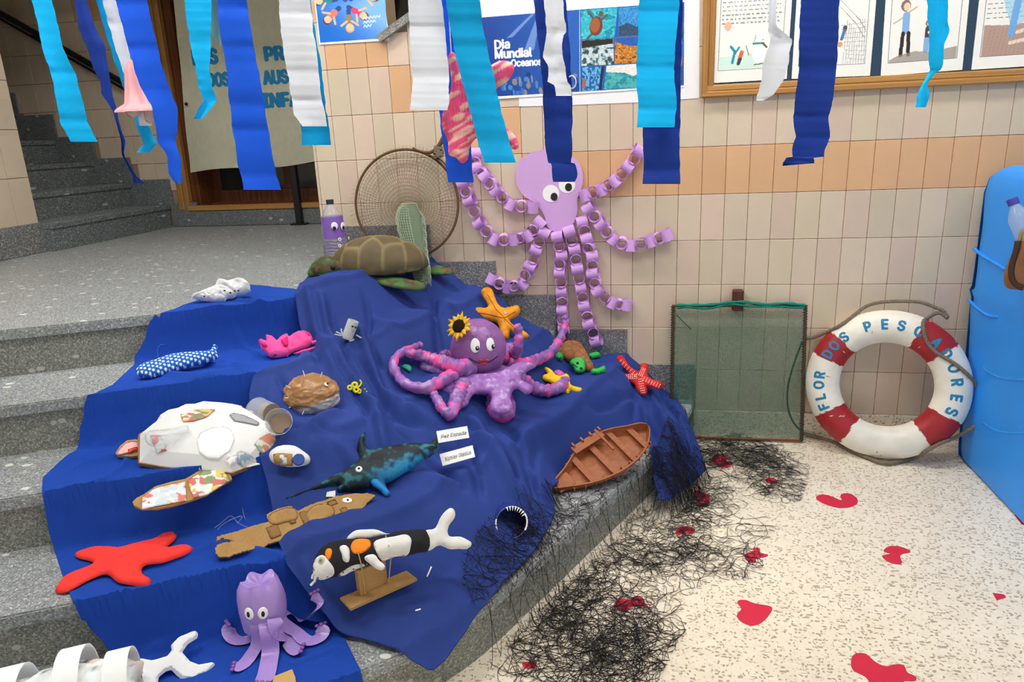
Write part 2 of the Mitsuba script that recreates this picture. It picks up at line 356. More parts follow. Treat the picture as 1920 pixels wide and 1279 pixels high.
put('panel', chbox(-3.72, -1.6, BY - 0.012, BY + 0.006, 0.851, 0.965, 0.002), 'terrazzo_dark', br)
put('panel', chbox(-3.817, -3.6, BY - 0.013, BY + 0.006, 0.851, 1.03, 0.002), 'terrazzo_dark', br)
for j, (x, z) in enumerate(US):
    xl = US[j + 1][0] if j < 4 else -5.6
    put('panel', chbox(xl - 0.02 , x + 0.02, BY - 0.012, BY + 0.006, z, z + 0.19, 0.002), 'terrazzo_dark', br)
structure('wall_side', chbox(4.6, 4.7, -9, 1.2, 0, 3.4), 'plaster')
structure('wall_far_left', chbox(-6.2, -6.1, -9, 1.7, 0, 3.4), 'plaster')

# ---------------------------------------------------------------- the two blue cloths draped over the stairs
def tent(H, k, rad):
    n = int(rad / GRES); a = np.arange(-n, n + 1) * GRES; r = np.hypot(*np.meshgrid(a, a, indexing='ij'))
    st = np.where(r <= rad, -k * r, -9.0)
    return ndimage.grey_dilation(H, structure=st)
def cone(H, k, rad, coarse=3):
    Hc = ndimage.maximum_filter(H, coarse)[::coarse, ::coarse]; n = int(rad / (GRES * coarse)); a = np.arange(-n, n + 1) * GRES * coarse
    r = np.hypot(*np.meshgrid(a, a, indexing='ij')); D = ndimage.grey_dilation(Hc, structure=np.where(r <= rad, -k * r, -9.0))
    xi = np.arange(H.shape[0])[:, None] / coarse; yi = np.arange(H.shape[1])[None] / coarse
    return ndimage.map_coordinates(D, [np.broadcast_to(xi, H.shape), np.broadcast_to(yi, H.shape)], order=1, mode='nearest')
XYZ0 = np.stack([gxx, gyy, np.zeros_like(gxx)], -1)
HA = np.maximum(ndimage.gaussian_filter(tent(HS, 4.2, 0.05), 1.3), ndimage.maximum_filter(HS, 3) + 0.001) + 0.006
OUT_B_ = [(603, 513), (580, 516), (560, 534), (554, 560), (562, 610), (574, 650), (560, 668), (520, 682), (490, 694), (474, 706), (467, 740), (470, 790), (480, 840), (500, 900), (512, 960), (520, 1010), (535, 1052), (566, 1096), (600, 1140), (634, 1181), (680, 1196), (722, 1209), (770, 1236), (800, 1253), (812, 1256),
         (835, 1236), (868, 1190), (920, 1120), (975, 1060), (1010, 1020), (1030, 985), (1041, 960), (1038, 935), (1034, 918), (1052, 900), (1078, 862), (1104, 832), (1140, 814), (1190, 804), (1214, 812), (1220, 850), (1224, 890), (1236, 936), (1262, 934), (1296, 905), (1323, 880), (1308, 830), (1288, 780), (1266, 738), (1244, 705), (1228, 690), (1195, 680), (1130, 664), (1085, 652),
         (1040, 634), (1000, 608), (960, 580), (930, 548), (905, 522), (872, 500), (850, 489), (832, 477), (812, 478), (780, 490), (700, 506)]
# a soft mound of bundled cloth lies under the second cloth
def bump_at(px, py, H, rx, ry, rot, h):
    c = cast(px, py, H); dx, dy = gxx - c[0], gyy - c[1]; ca, sa = math.cos(rot), math.sin(rot)
    return h * np.exp(-(((dx * ca + dy * sa) / rx) ** 2 + ((-dx * sa + dy * ca) / ry) ** 2))
HB0 = ndimage.gaussian_filter(np.maximum(cone(HS, 0.95, 0.21), HS), 3.0)
HB0 = np.maximum(HB0, HA) + 0.012
HB1 = HB0.copy()
def fold(H, px_pts, w, h, base):
    """A ridge (h > 0) or furrow (h < 0) along a line that lies on the cloth."""
    c = np.array([cast(x, y, base)[:2] for x, y in px_pts]); c = spline(c, 80, k=2); k = cKDTree(c)
    d, i = k.query(np.c_[gxx.ravel(), gyy.ravel()], distance_upper_bound=4 * w)
    i = np.clip(i, 0, 79); s = i / 79.0; env = np.clip(np.minimum(s, 1 - s) * 6, 0, 1) ** 0.7
    return H + (h * env * np.exp(-(np.where(np.isfinite(d), d, 9) / w) ** 2)).reshape(H.shape)
dip = bump_at(1118, 868, HB1, 0.20, 0.10, 0.62, 1.0)
HB0 = np.maximum(HB0 - 0.16 * dip, np.maximum(ndimage.maximum_filter(HS, 3), HA) + 0.010)
OUT_B = OUT_B_
HBL = Polygon(np.array([cast(x, y, HB0)[:2] for x, y in OUT_B])).buffer(0)
_d = ndimage.distance_transform_edt(shapely.contains_xy(HBL, gxx, gyy)) * GRES
HB0 = HB0 + 0.036 * np.clip(_d / 0.10, 0, 1) ** 1.4
HB = HB0.copy()
for b in [(1150, 745, 0.22, 0.2, 0, 0.03), (900, 720, 0.2, 0.2, 0, 0.02), (760, 590, 0.16, 0.05, 0.2, 0.02)]: HB = HB + bump_at(b[0], b[1], HB0, *b[2:])
FB = [([(600, 545), (612, 600), (640, 680), (660, 745)], 0.018, 0.022), ([(575, 540), (592, 620), (625, 690), (640, 740)], 0.016, 0.02), ([(620, 560), (640, 640), (690, 740), (745, 800)], 0.012, -0.018),
      ([(660, 600), (700, 690), (760, 770), (830, 800)], 0.02, 0.024), ([(700, 640), (720, 720), (770, 790)], 0.012, -0.015), ([(650, 690), (700, 760), (720, 830), (735, 880)], 0.018, 0.022),
      ([(815, 560), (818, 640), (825, 690)], 0.010, -0.018), ([(835, 560), (850, 640), (860, 690)], 0.02, 0.012), ([(890, 790), (930, 850), (960, 910), (965, 940)], 0.03, 0.03), ([(860, 810), (890, 870), (900, 940)], 0.018, -0.016),
      ([(940, 800), (990, 880), (1000, 930)], 0.02, -0.02), ([(985, 860), (1010, 900), (1018, 935)], 0.018, 0.016), ([(640, 770), (590, 800), (560, 840)], 0.02, 0.016), ([(560, 860), (640, 850), (700, 900)], 0.03, 0.016), ([(600, 830), (650, 880), (680, 930)], 0.015, -0.012),
      ([(1180, 700), (1190, 760), (1180, 800)], 0.012, -0.014), ([(1215, 720), (1240, 790), (1262, 870)], 0.018, 0.02), ([(1240, 730), (1275, 800), (1298, 880)], 0.014, -0.014), ([(1200, 760), (1222, 820), (1240, 900)], 0.012, -0.016), ([(1260, 760), (1290, 830), (1305, 880)], 0.014, 0.016),
      ([(1150, 690), (1190, 700), (1230, 715)], 0.012, -0.012), ([(720, 905), (790, 900), (850, 935)], 0.03, 0.014), ([(530, 1000), (600, 1040), (700, 1010)], 0.03, 0.01), ([(560, 1060), (600, 1120), (630, 1165)], 0.016, 0.016), ([(790, 1080), (860, 1120), (870, 1170)], 0.05, 0.008),
      ([(500, 730), (540, 820), (560, 880)], 0.02, 0.014), ([(520, 700), (545, 760)], 0.012, -0.012), ([(690, 580), (740, 620), (800, 690)], 0.03, 0.01)]
FB += [([(682, 544), (692, 600), (701, 657), (751, 713)], 0.010, -0.016), ([(814, 557), (820, 607), (833, 676)], 0.009, -0.016), ([(572, 613), (588, 657), (600, 690)], 0.010, -0.016), ([(613, 657), (644, 701), (676, 751), (685, 790)], 0.010, -0.018), ([(657, 657), (701, 720), (732, 763), (801, 803)], 0.011, -0.020),
       ([(864, 788), (920, 832), (964, 883), (970, 925)], 0.011, -0.020), ([(908, 800), (950, 850), (985, 905)], 0.010, -0.014), ([(1105, 772), (1150, 765), (1190, 735)], 0.012, -0.014), ([(520, 760), (560, 800), (640, 810)], 0.012, -0.014), ([(700, 790), (760, 830), (800, 850)], 0.012, 0.014), ([(730, 800), (780, 842), (830, 880), (880, 925)], 0.012, -0.016), ([(1010, 800), (1000, 860), (1005, 900)], 0.014, -0.014)]
for pts, w, h in FB: HB = fold(HB, pts, w * (0.85 if h < 0 else 1.0), h * (2.4 if h < 0 else 2.0), HB0)
nz = meshkit.fbm(np.stack([gxx * 6 + gyy * 3, gyy * 6, gxx * 0], -1), 3, 5) - 0.5
HB = np.maximum(HB + 0.030 * nz, np.maximum(ndimage.maximum_filter(HS, 3), HA) + 0.009)
HB = ndimage.gaussian_filter(HB, 0.8)
HA0 = HA.copy()
FA = [([(250, 640), (340, 640), (460, 600)], 0.018, -0.006), ([(300, 700), (400, 705), (480, 680)], 0.03, 0.008), ([(180, 770), (300, 770), (420, 740)], 0.02, -0.007), ([(140, 880), (220, 860), (260, 830)], 0.02, 0.010), ([(150, 960), (230, 920), (270, 890)], 0.016, -0.010),
      ([(130, 1000), (260, 1000), (420, 930)], 0.02, -0.008), ([(200, 1110), (330, 1080), (470, 1040)], 0.016, -0.008), ([(230, 1190), (380, 1140), (540, 1080)], 0.014, -0.010), ([(300, 1170), (400, 1135), (500, 1090)], 0.012, 0.008), ([(420, 1010), (500, 1040), (560, 1080)], 0.02, 0.008),
      ([(300, 650), (420, 690), (480, 730)], 0.012, 0.006), ([(170, 840), (260, 805), (330, 800)], 0.014, 0.008), ([(250, 1060), (330, 1050), (420, 1010)], 0.012, 0.006)]
FA += [([(120, 925), (180, 905), (240, 850)], 0.012, 0.006), ([(130, 985), (220, 965), (330, 955), (440, 930)], 0.014, 0.006), ([(170, 1150), (300, 1120), (420, 1090), (520, 1060)], 0.010, 0.006), ([(250, 660), (330, 680), (430, 668)], 0.010, 0.005), ([(180, 790), (260, 770), (330, 780)], 0.010, 0.006),
       ([(260, 1220), (400, 1180), (430, 1160)], 0.010, 0.006), ([(540, 1250), (620, 1220), (650, 1210)], 0.010, 0.006), ([(440, 560), (500, 600), (550, 640)], 0.010, 0.005), ([(380, 580), (450, 640), (480, 680)], 0.010, 0.005), ([(210, 1165), (330, 1150), (430, 1100)], 0.008, 0.005)]
for pts, w, h in FA: HA = fold(HA, pts, w * 0.8, h * (2.6 if h > 0 else 1.8), HA0)
HA = np.maximum(HA + 0.012 * (meshkit.fbm(np.stack([gxx * 4 + gyy * 7, gyy * 3 - gxx * 2, gxx * 0], -1), 3, 9) - 0.5), ndimage.maximum_filter(HS, 3) + 0.004)

OUT_A = [(300, 588), (276, 620), (252, 668), (236, 698), (210, 722), (176, 738), (162, 750), (150, 800), (131, 850), (96, 880), (80, 896), (80, 930), (90, 990), (105, 1040), (118, 1080), (138, 1132), (165, 1170), (192, 1200), (225, 1240), (262, 1290), (300, 1345), (480, 1360), (700, 1330), (680, 1279),
         (655, 1215), (640, 1180), (700, 1100), (760, 960), (760, 760), (690, 640), (628, 556), (556, 542), (500, 536), (440, 533), (420, 540), (380, 560), (330, 578)]
def cloth(outline, H, thick=0.004):
    b = np.array([cast(x, y, H)[:2] for x, y in outline]); b[:, 1] = np.minimum(b[:, 1], -0.006)
    P = Polygon(b); P = P if P.is_valid else P.buffer(0)
    if P.geom_type != 'Polygon': P = max(P.geoms, key=lambda g: g.area)
    P = P.buffer(0.006).buffer(-0.006)
    nb = int(P.exterior.length / 0.008); e = np.array([P.exterior.interpolate(k / nb, normalized=True).coords[0] for k in range(nb)])
    m = shapely.contains_xy(P.buffer(-0.004), gxx, gyy); g = np.c_[gxx[m], gyy[m]]
    p = np.vstack([e, g]); tri = Delaunay(p).simplices; c = p[tri].mean(1); tri = tri[shapely.contains_xy(P, c[:, 0], c[:, 1])]
    z = samp(H, p[:, 0], p[:, 1]); v = np.c_[p, z]
    # hem: the edge turns down on what it lies on
    lo = v[:nb] - [0, 0, thick]; i = np.arange(nb); j = (i + 1) % nb; k = len(v)
    s = v[tri]; nrm = np.cross(s[:, 1] - s[:, 0], s[:, 2] - s[:, 0]); tri[nrm[:, 2] < 0] = tri[nrm[:, 2] < 0][:, ::-1]
    return TM(np.vstack([v, lo]), np.vstack([tri, np.c_[i, k + i, k + j], np.c_[i, k + j, j]])), P
def cloth_fn(c1, c2):
    def fn(p, n, uv):
        w = noise(p.x * 900, p.y * 900, p.z * 900)
        return mix(C(c1), C(c2), fbm(p.x * 3, p.y * 3, p.z * 3)) * (0.9 + 0.2 * w)
    return proc(fn)
mat('cloth_left', cloth_fn('1c47aa', '193f98'), 0.8, 0.15, sheen=0.15)
mat('cloth_right', cloth_fn('2a4088', '273a7c'), 0.8, 0.2, sheen=0.25)
mA, PA = cloth(OUT_A, HA)
mB, PB = cloth(OUT_B, HB)
solo('cloth', 'bright blue cloth draped down the left of the stairs, lying under the other cloth', 'cloth', mA, 'cloth_left', smooth=True)
solo('cloth', 'darker violet-blue rumpled cloth falling from the landing beside the wall to the bottom step', 'cloth', mB, 'cloth_right', smooth=True)
ia, ib = shapely.contains_xy(PA, gxx, gyy), shapely.contains_xy(PB, gxx, gyy)
TOP = HS.copy(); TOP[ia] = np.maximum(TOP, HA)[ia]; TOP[ib] = np.maximum(TOP, HB)[ib]
def on(px, py): return cast(px, py, TOP)

# ---------------------------------------------------------------- door, handrail and post in the recess
dn = structure('door_1')
put('jamb', cat(chbox(-3.745, -3.70, 1.66, 1.70, 0.97, 3.3, 0.006), chbox(-3.70, -3.655, 1.665, 1.72, 0.97, 3.3, 0.008)), 'wood_z', dn)
put('jamb_lining', chbox(-3.72, -3.59, 1.72, 1.97, 0.96, 3.3, 0.003), 'wood_dark', dn)
put('sill', chbox(-3.67, -1.5, 1.655, 1.72, 0.967, 1.005, 0.005), 'wood_x', dn)
put('leaf', cat(chbox(-3.60, -3.52, 1.90, 1.95, 1.0, 3.3, 0.004), chbox(-3.52, -1.5, 1.90, 1.95, 1.0, 1.10, 0.004), chbox(-2.98, -2.90, 1.90, 1.95, 1.1, 3.3, 0.004), chbox(-3.66, -1.5, 1.86, 1.96, 0.985, 1.01, 0.004)), 'wood_dark', dn)
mat('dark_glass', '2c2826', 0.08, 0.6)
put('pane', cat(chbox(-3.52, -2.98, 1.92, 1.93, 1.1, 3.3, 0.001), chbox(-2.90, -1.5, 1.92, 1.93, 1.1, 3.3, 0.001)), 'dark_glass', dn)
hr = thing('handrail', 'black metal handrail sloping down along the tiled wall of the upper stairs', 'handrail')
a, b = at_y(-40, 2, 1.60), at_y(232, 156, 1.60)
put('rail', tube([a, b], 0.022, 10), 'black_metal', hr)
put('rail', tube([a + [0, 0.02, -0.05], b + [0, 0.02, -0.05]], 0.010, 8), 'black_metal', hr)
for s in (0.35, 0.8):
    p = a + (b - a) * s; put('bracket', tube([p, p + [0, 0.04, -0.05], p + [0, 0.085, -0.05]], 0.008, 6), 'black_metal', hr)
gp = thing('post', 'slim black metal post standing on the grey landing before the dark door', 'post')
put('shaft', chbox(-2.785, -2.738, 1.625, 1.665, 0.852, 2.6, 0.004), 'black_metal', gp)
put('foot', chbox(-2.82, -2.70, 1.60, 1.668, 0.851, 0.862, 0.003), 'black_metal', gp)

# ---------------------------------------------------------------- flat prints: a small canvas written into the colours of a grid
mat('print', VC, 0.5, 0.3)
mat('print_matt', VC, 0.85, 0.15)
class Canvas:
    def __init__(s, w, h, bg, n=None):
        s.nx, s.ny = n or (int(w), int(h)); s.w, s.h = w, h
        s.u, s.v = np.meshgrid(np.linspace(0, w, s.nx), np.linspace(0, h, s.ny), indexing='ij'); s.c = np.zeros((s.nx, s.ny, 3)); s.c[:] = lin(bg)
    def poly(s, pts, col, a=1.0):
        m = shapely.contains_xy(Polygon(pts).buffer(0), s.u, s.v); s.c[m] = s.c[m] * (1 - a) + lin(col) * a; return s
    def disc(s, x, y, rx, ry, col, a=1.0):
        m = ((s.u - x) / rx) ** 2 + ((s.v - y) / ry) ** 2 < 1; s.c[m] = s.c[m] * (1 - a) + lin(col) * a; return s
    def line(s, pts, w, col, a=1.0):
        m = shapely.contains_xy(shapely.LineString(pts).buffer(w / 2), s.u, s.v); s.c[m] = s.c[m] * (1 - a) + lin(col) * a; return s
    def grain(s, amt, f, seed=0):
        n = meshkit.fbm(np.stack([s.u * f, s.v * f, s.u * 0], -1), 3, seed); s.c *= (1 + amt * (n - 0.5))[..., None]; return s
    def rows(s, x0, x1, ys, h, col, a, seed):
        r = np.random.default_rng(seed)
        for y in ys:
            x = x0
            while x < x1 - 3:
                L = r.uniform(2, 9); s.poly([(x, y - h / 2), (x + L, y - h / 2), (x + L, y + h / 2), (x, y + h / 2)], col, a); x += L + r.uniform(2.6, 4.6)
        return s
    def mesh(s, TL, TR, BL, BR, off=0.0):
        a, b = (s.u / s.w)[..., None], (s.v / s.h)[..., None]     # v runs down
        p = (1 - a) * (1 - b) * TL + a * (1 - b) * TR + (1 - a) * b * BL + a * b * BR
        p = p + np.array([0, -off, 0]); f = grid_faces(s.nx, s.ny)
        return TM(p.reshape(-1, 3), f), s.c.reshape(-1, 3)
def print_on(name, cv, corners, y, parent, m='print', off=0.0, **kw):
    P = [at_y(a, b, y) for a, b in corners]
    mesh, c = cv.mesh(*P, off=off)
    return put(name, mesh, m, parent, smooth=True, color=c, **kw)
def sheet(px, y, t=0.0012):
    """A sheet of paper hanging on the plane y, outlined in px."""
    p = np.array([at_y(a, b, y) for a, b in px]); m = extr(Polygon(p[:, [0, 2]]).buffer(0), t)
    m.apply_transform(np.array([[1, 0, 0, 0], [0, 0, -1, y], [0, 1, 0, 0], [0, 0, 0, 1.0]])); return m
def thick(t, e):
    return t if e <= 0 else cat(*[moved(t, np.array([[1, 0, 0, dx * e], [0, 1, 0, dy * e], [0, 0, 1, 0.00002 * k], [0, 0, 0, 1.0]])) for k, (dx, dy) in enumerate([(-1, 0), (1, 0), (0, 0.6), (0, -0.6)])])
def wall_text(txt, px, py, hpx, y, m, parent, bold=True, squeeze=1.0, slope=0.0, name='lettering', fat=0.05, cling=None):
    o = at_y(px, py, y); h = at_y(px, py - hpx, y)[2] - o[2]
    t = meshkit.text_mesh(txt, h, 0.0012, bold); t.apply_transform(np.diag([squeeze, 1, 1, 1])); t = thick(t, h * fat)
    t = moved(t, frame(o, [math.cos(slope), 0, math.sin(slope)], [0, -1, 0]))
    if cling is not None: t.vertices[:, 1] = cling(t.vertices) - 0.0015 + (t.vertices[:, 1] - y)
    return put(name, t, m, parent)

mat('paper_white', 'eeeef0', 0.85, 0.2)
mat('paper_beige', proc(lambda p, n, uv: mix(C('cfcdb6'), C('c4c3aa'), fbm(p.x * 8, p.z * 8)) * (0.94 + 0.12 * fbm(p.x * 40, p.z * 30))), 0.9, 0.15)
mat('letter_blue', '2a83b8', 0.7, 0.2)
mat('letter_white', 'f4f4f4', 0.7, 0.2)
# beige poster hung on the door
pb = thing('poster', 'large beige paper poster with blue capital letters hanging over the wooden door', 'poster')
nu, nv = 40, 50
TL, TR, BL, BR = at_y(316, -90, 1.60), at_y(700, -90, 1.60), at_y(357, 324, 1.60), at_y(640, 300, 1.60)
u, v = np.meshgrid(np.linspace(0, 1, nu), np.linspace(0, 1, nv), indexing='ij')
g = ((1 - u) * (1 - v))[..., None] * TL + (u * (1 - v))[..., None] * TR + ((1 - u) * v)[..., None] * BL + (u * v)[..., None] * BR
g[..., 1] += 0.03 * (meshkit.fbm(np.stack([u * 3, v * 4, u * 0], -1), 3, 4) - 0.5) - 0.02 * v * np.sin(u * 9); g[..., 2] += 0.012 * np.sin(u * 8) * v
f = grid_faces(nu, nv); put('sheet', TM(g.reshape(-1, 3), f), 'paper_beige', pb, smooth=True)
gt = cKDTree(g.reshape(-1, 3)[:, [0, 2]]); gy_ = g.reshape(-1, 3)[:, 1]
def on_sheet(v):
    d, i = gt.query(v[:, [0, 2]], k=4); w = 1 / (d + 1e-4); return (gy_[i] * w).sum(1) / w.sum(1)
for txt, x, y, h, q in [('DES', 358, 121, 27, 0.80), ('PR', 491, 113, 25, 1.0), ('DOS', 389, 162, 24, 0.66), ('AUS', 490, 157, 24, 0.80), ('INFA', 489, 201, 25, 0.95)]:
    wall_text(txt, x, y, h, 1.575, 'letter_blue', pb, squeeze=q, slope=0.0, fat=0.09, cling=on_sheet)
put('pin', ellipsoid(at_y(349, 195, 1.58), [0.012] * 3, 1), 'black_metal', pb)
# small blue poster on the wall end
pk = thing('poster', 'small glossy blue poster of cartoon children lying in a ring', 'poster')
KID = [(585, -60), (719, -60), (600, 83), (730, 74)]
put('backing', sheet([(583, -62), (720, -62), (723, 20), (731, 76), (599, 84)], -0.003), 'paper_white', pk)
cv = Canvas(130, 142, '1a6fd0')
cv.c += (np.clip((cv.u + 40 - np.abs(cv.v - 75)) / 130, 0, 1) ** 2 * 0.35)[..., None] * np.array([0.6, 0.9, 1.0])
def kid(x, y, ang, top, hair):
    d, e = np.array([math.cos(ang), math.sin(ang)]), np.array([-math.sin(ang), math.cos(ang)]); o = np.array([x, y])
    P = lambda a, b: tuple(o + d * a + e * b)
    cv.line([P(-28, 0), P(-14, 0)], 9, '2c4f9a'); cv.line([P(-16, 0), P(-4, 0)], 12, top)
    cv.line([P(-8, 5), P(0, 16)], 4, 'f0bd95'); cv.line([P(-8, -5), P(0, -16)], 4, 'f0bd95')
    cv.disc(*P(6, 0), 8.5, 8.5, hair); cv.disc(*P(3.5, 0), 7, 7, 'f3c6a2')
for a in [(22, 96, 2.4, 'ee7f6a', '7a2f22'), (60, 112, 1.57, '9a8468', 'e8b07a'), (84, 92, 0.6, 'e2447a', '8a3325'), (106, 58, 0.05, 'b8b536', '6a3a20'), (10, 62, 3.1, '2a8a8f', '30302c'), (38, 40, 4.0, 'd8333a', '4a3020'), (80, 36, 5.2, 'd8333a', '4a3020')]: kid(*a)
for k in range(3): cv.line([(86 + 3 * i, 102 + 8 * k - 5 * (i % 2) - 0.25 * i) for i in range(12 - 3 * k)], 1.6, 'd8ecff')
print_on('picture', cv, [(585, -60), (719, -60), (601, 80), (727, 71)], -0.003, pk, off=0.0022)
# white sheets and ocean poster
t = thing('paper_sheet', 'plain white paper sheet behind the lower edge of the ocean poster', 'paper')
scene[t] = mikit.ply(sheet([(973, -80), (1312, -80), (1311, 184), (1197, 192), (1071, 197), (973, 200)], -0.0015), 'paper_white')
t = thing('paper_sheet', 'plain white paper sheet above the left half of the ocean poster', 'paper')
scene[t] = mikit.ply(sheet([(898, -80), (1222, -80), (1224, 24), (902, 44)], -0.0032), 'paper_white')
po = thing('poster', 'blue ocean poster reading Dia Mundial dos Oceanos with six sea photographs', 'poster')
put('backing', sheet([(901, 29), (1284, 3), (1283, 163), (930, 186)], -0.0048), 'paper_white', po)
cv = Canvas(190, 150, '24459c', (190, 150))
cv.c = lin('1d3c8e') + (lin('2c62b8') - lin('1d3c8e')) * np.clip(cv.u / 190 + 0.2 * (1 - cv.v / 150), 0, 1)[..., None]
for q in [[(100, 0), (106, 0), (58, 40), (44, 42)], [(112, 0), (118, 0), (98, 66), (76, 70)]]: cv.poly(q, '8db2ea', 0.55)
for i in range(60):
    x, y = rng.uniform(20, 185), rng.uniform(112, 148); cv.disc(x, y, rng.uniform(2, 6), rng.uniform(3, 9), ['3f78c6', '2a5aa6', '9c9480', '4f9ad0', '15306e'][i % 5], 0.7)
for i in range(9): cv.line([(130 + 5 * i, 150), (128 + 5 * i + rng.uniform(-4, 4), 118)], 2, '9db8d8', 0.7)
print_on('picture', cv, [(902, 33), (1086, 18), (927, 181), (1087, 172)], -0.006, po, off=0.0004)
wall_text('Dia', 926, 92, 16, -0.0062, 'letter_white', po)
wall_text('Mundial', 927, 110, 16, -0.0062, 'letter_white', po, squeeze=0.92)
wall_text('dos Oceanos', 930, 127, 13, -0.0062, 'letter_white', po, squeeze=0.84)
def noisy(bg, cols, f, seed, n=(64, 52)):
    c = Canvas(64, 52, bg, n); k = meshkit.fbm(np.stack([c.u * f, c.v * f, c.u * 0 + seed], -1), 4, seed)
    k = k + 0.10 * (meshkit.fbm(np.stack([c.u * f * 4, c.v * f * 4, c.u * 0], -1), 3, seed + 9) - 0.5)
    for (lo, hi, col) in cols: m = np.clip(np.minimum(k - lo, hi - k) / 0.04 + 0.5, 0, 1)[..., None]; c.c = c.c * (1 - m) + lin(col) * m
    return c.grain(0.5, 0.35, seed)
g1 = noisy('2fb4c6', [(0.5, 0.58, '5ed0d8'), (0.58, 1, '1d93ae')], 0.12, 1)
g1.disc(28, 30, 12, 17, '7a3f2a').disc(26, 28, 9, 13, 'a0603c').disc(36, 9, 4, 5, '6b5a38').line([(22, 16), (14, 4)], 4, '5b5a40').line([(38, 18), (46, 12)], 4, '5b5a40').line([(20, 44), (12, 52)], 4, '5b5a40')
g2 = noisy('3c93d2', [(0.42, 0.5, '2a70b0')], 0.2, 2); g2.poly([(0, 52), (0, 34), (20, 28), (40, 36), (64, 22), (64, 52)], '33506e'); g2.grain(0.9, 0.5, 3); g2.disc(56, 22, 8, 9, 'b06a2a')
g3 = noisy('3d4a4e', [(0.5, 1, 'c9d8dc'), (0.42, 0.5, '7fa3b0')], 0.16, 3); g3.poly([(0, 0), (64, 0), (64, 10), (0, 16)], '2b2a26'); g3.grain(0.6, 0.6, 1)
g4 = noisy('c0762a', [(0.5, 0.6, 'e0a04a'), (0.6, 1, '8a4a20')], 0.22, 4); g4.poly([(0, 0), (64, 0), (64, 20), (30, 18), (0, 8)], '2b5fb4'); g4.grain(0.5, 0.4, 2)
g5 = noisy('2a6cb0', [(0.5, 1, '69b4de'), (0.35, 0.42, '1a4a88')], 0.2, 5); g5.disc(6, 36, 5, 12, 'b8633a').poly([(54, 0), (64, 0), (64, 52), (54, 52)], '1f2d4e')
g6 = noisy('2a8f9c', [(0.5, 1, '4fb0b4')], 0.15, 6); g6.poly([(0, 0), (64, 0), (64, 16), (44, 26), (30, 18), (0, 14)], 'e6e4de'); g6.grain(0.4, 0.5, 4)
cv = Canvas(8, 30, '2a5cae', (8, 30)); print_on('picture', cv, [(1087, 18), (1283, 4), (1088, 172), (1282, 160)], -0.006, po, off=0.0002)
for c, q in [(g1, [(1089, 19), (1158, 14), (1089, 74), (1152, 71)]), (g2, [(1160, 14), (1215, 10), (1160, 69), (1213, 66)]), (g3, [(1090, 76), (1150, 72), (1090, 124), (1151, 121)]), (g4, [(1153, 71), (1214, 66), (1152, 120), (1212, 117)]),
             (g5, [(1091, 126), (1134, 123), (1092, 171), (1128, 169)]), (g6, [(1137, 123), (1213, 118), (1132, 168), (1210, 164)]), (g5, [(1240, 8), (1281, 6), (1240, 76), (1280, 74)]), (g2, [(1240, 80), (1280, 78), (1240, 160), (1280, 158)])]:
    print_on('photograph', c, q, -0.006, po, off=0.0008)

# notice board with four drawings
nb = thing('notice_board', 'wood framed notice board with a dark blue backing on the upper right wall', 'notice board')
bx0, bz0 = at_y(1314, 184, -0.02)[0], at_y(1600, 170, -0.02)[2]
fw = 0.052
put('backing', chbox(bx0 + 0.02, 2.6, -0.012, -0.003, bz0 + 0.02, 2.75, 0.001), mat('board_navy', '33475c', 0.8, 0.2), nb)
put('frame_rail', cat(chbox(bx0, 2.65, -0.034, -0.002, bz0, bz0 + 0.026, 0.006), chbox(bx0 + 0.012, 2.65, -0.028, -0.003, bz0 + 0.024, bz0 + fw, 0.006)), 'wood_x', nb)
put('frame_rail', cat(chbox(bx0, 2.65, -0.034, -0.002, 2.75, 2.80, 0.006)), 'wood_x', nb)
put('frame_stile', cat(chbox(bx0, bx0 + 0.026, -0.0335, -0.002, bz0 + 0.002, 2.78, 0.006), chbox(bx0 + 0.024, bx0 + fw, -0.0275, -0.003, bz0 + 0.016, 2.78, 0.006)), 'wood_z', nb)
put('frame_stile', chbox(2.6, 2.65, -0.034, -0.002, bz0, 2.80, 0.006), 'wood_z', nb)
def sheet_canvas(seed, lines):
    c = Canvas(150, 300, 'f1f1ea', (150, 300)); 
    c.rows(16, 132, lines, 2.6, '5a5a5e', 0.75, seed) if len(lines) else None
    c.line([(12, 0), (12, 276), (138, 276), (138, 0)], 1.3, '5e5e58'); return c
c1 = sheet_canvas(1, np.arange(70, 190, 8.2)); c1.poly([(14, 250), (136, 240), (136, 274), (14, 274)], 'd3ede0')
for a in [(28, 190, 7, 9, 'f1b9a0'), (95, 215, 9, 12, 'fbfbf8'), (92, 245, 13, 20, 'fbfbf8')]: c1.disc(*a)
c1.line([(88, 215), (84, 210), (82, 222)], 1.4, '9a8a70').line([(80, 226), (100, 226)], 4, '2d9a8a').line([(98, 226), (106, 234)], 4, '6a5a58').line([(40, 262), (44, 240), (36, 230)], 5, '2a93a8').line([(44, 245), (52, 232)], 4, '2a93a8').line([(58, 242), (54, 256)], 8, 'e46a4a').line([(55, 256), (52, 264)], 7, '4a4a5a').line([(66, 230), (72, 248)], 2, '8a8a40').line([(84, 268), (104, 266)], 2.2, '6a6a5a').disc(98, 219, 1.2, 1.2, '30302c').disc(92, 212, 8.5, 10, 'fafaf6', 0.6)
c2 = sheet_canvas(2, [120, 121])
for i in range(9): c2.line([(100 + 4 * i, 190 + 5 * i * (i < 6)), (96 + 5 * i, 274)], 0.9, 'a2a29c'); c2.line([(88 + i * 2, 200 + 8 * i), (136, 196 + 9 * i)], 0.9, 'a2a29c')
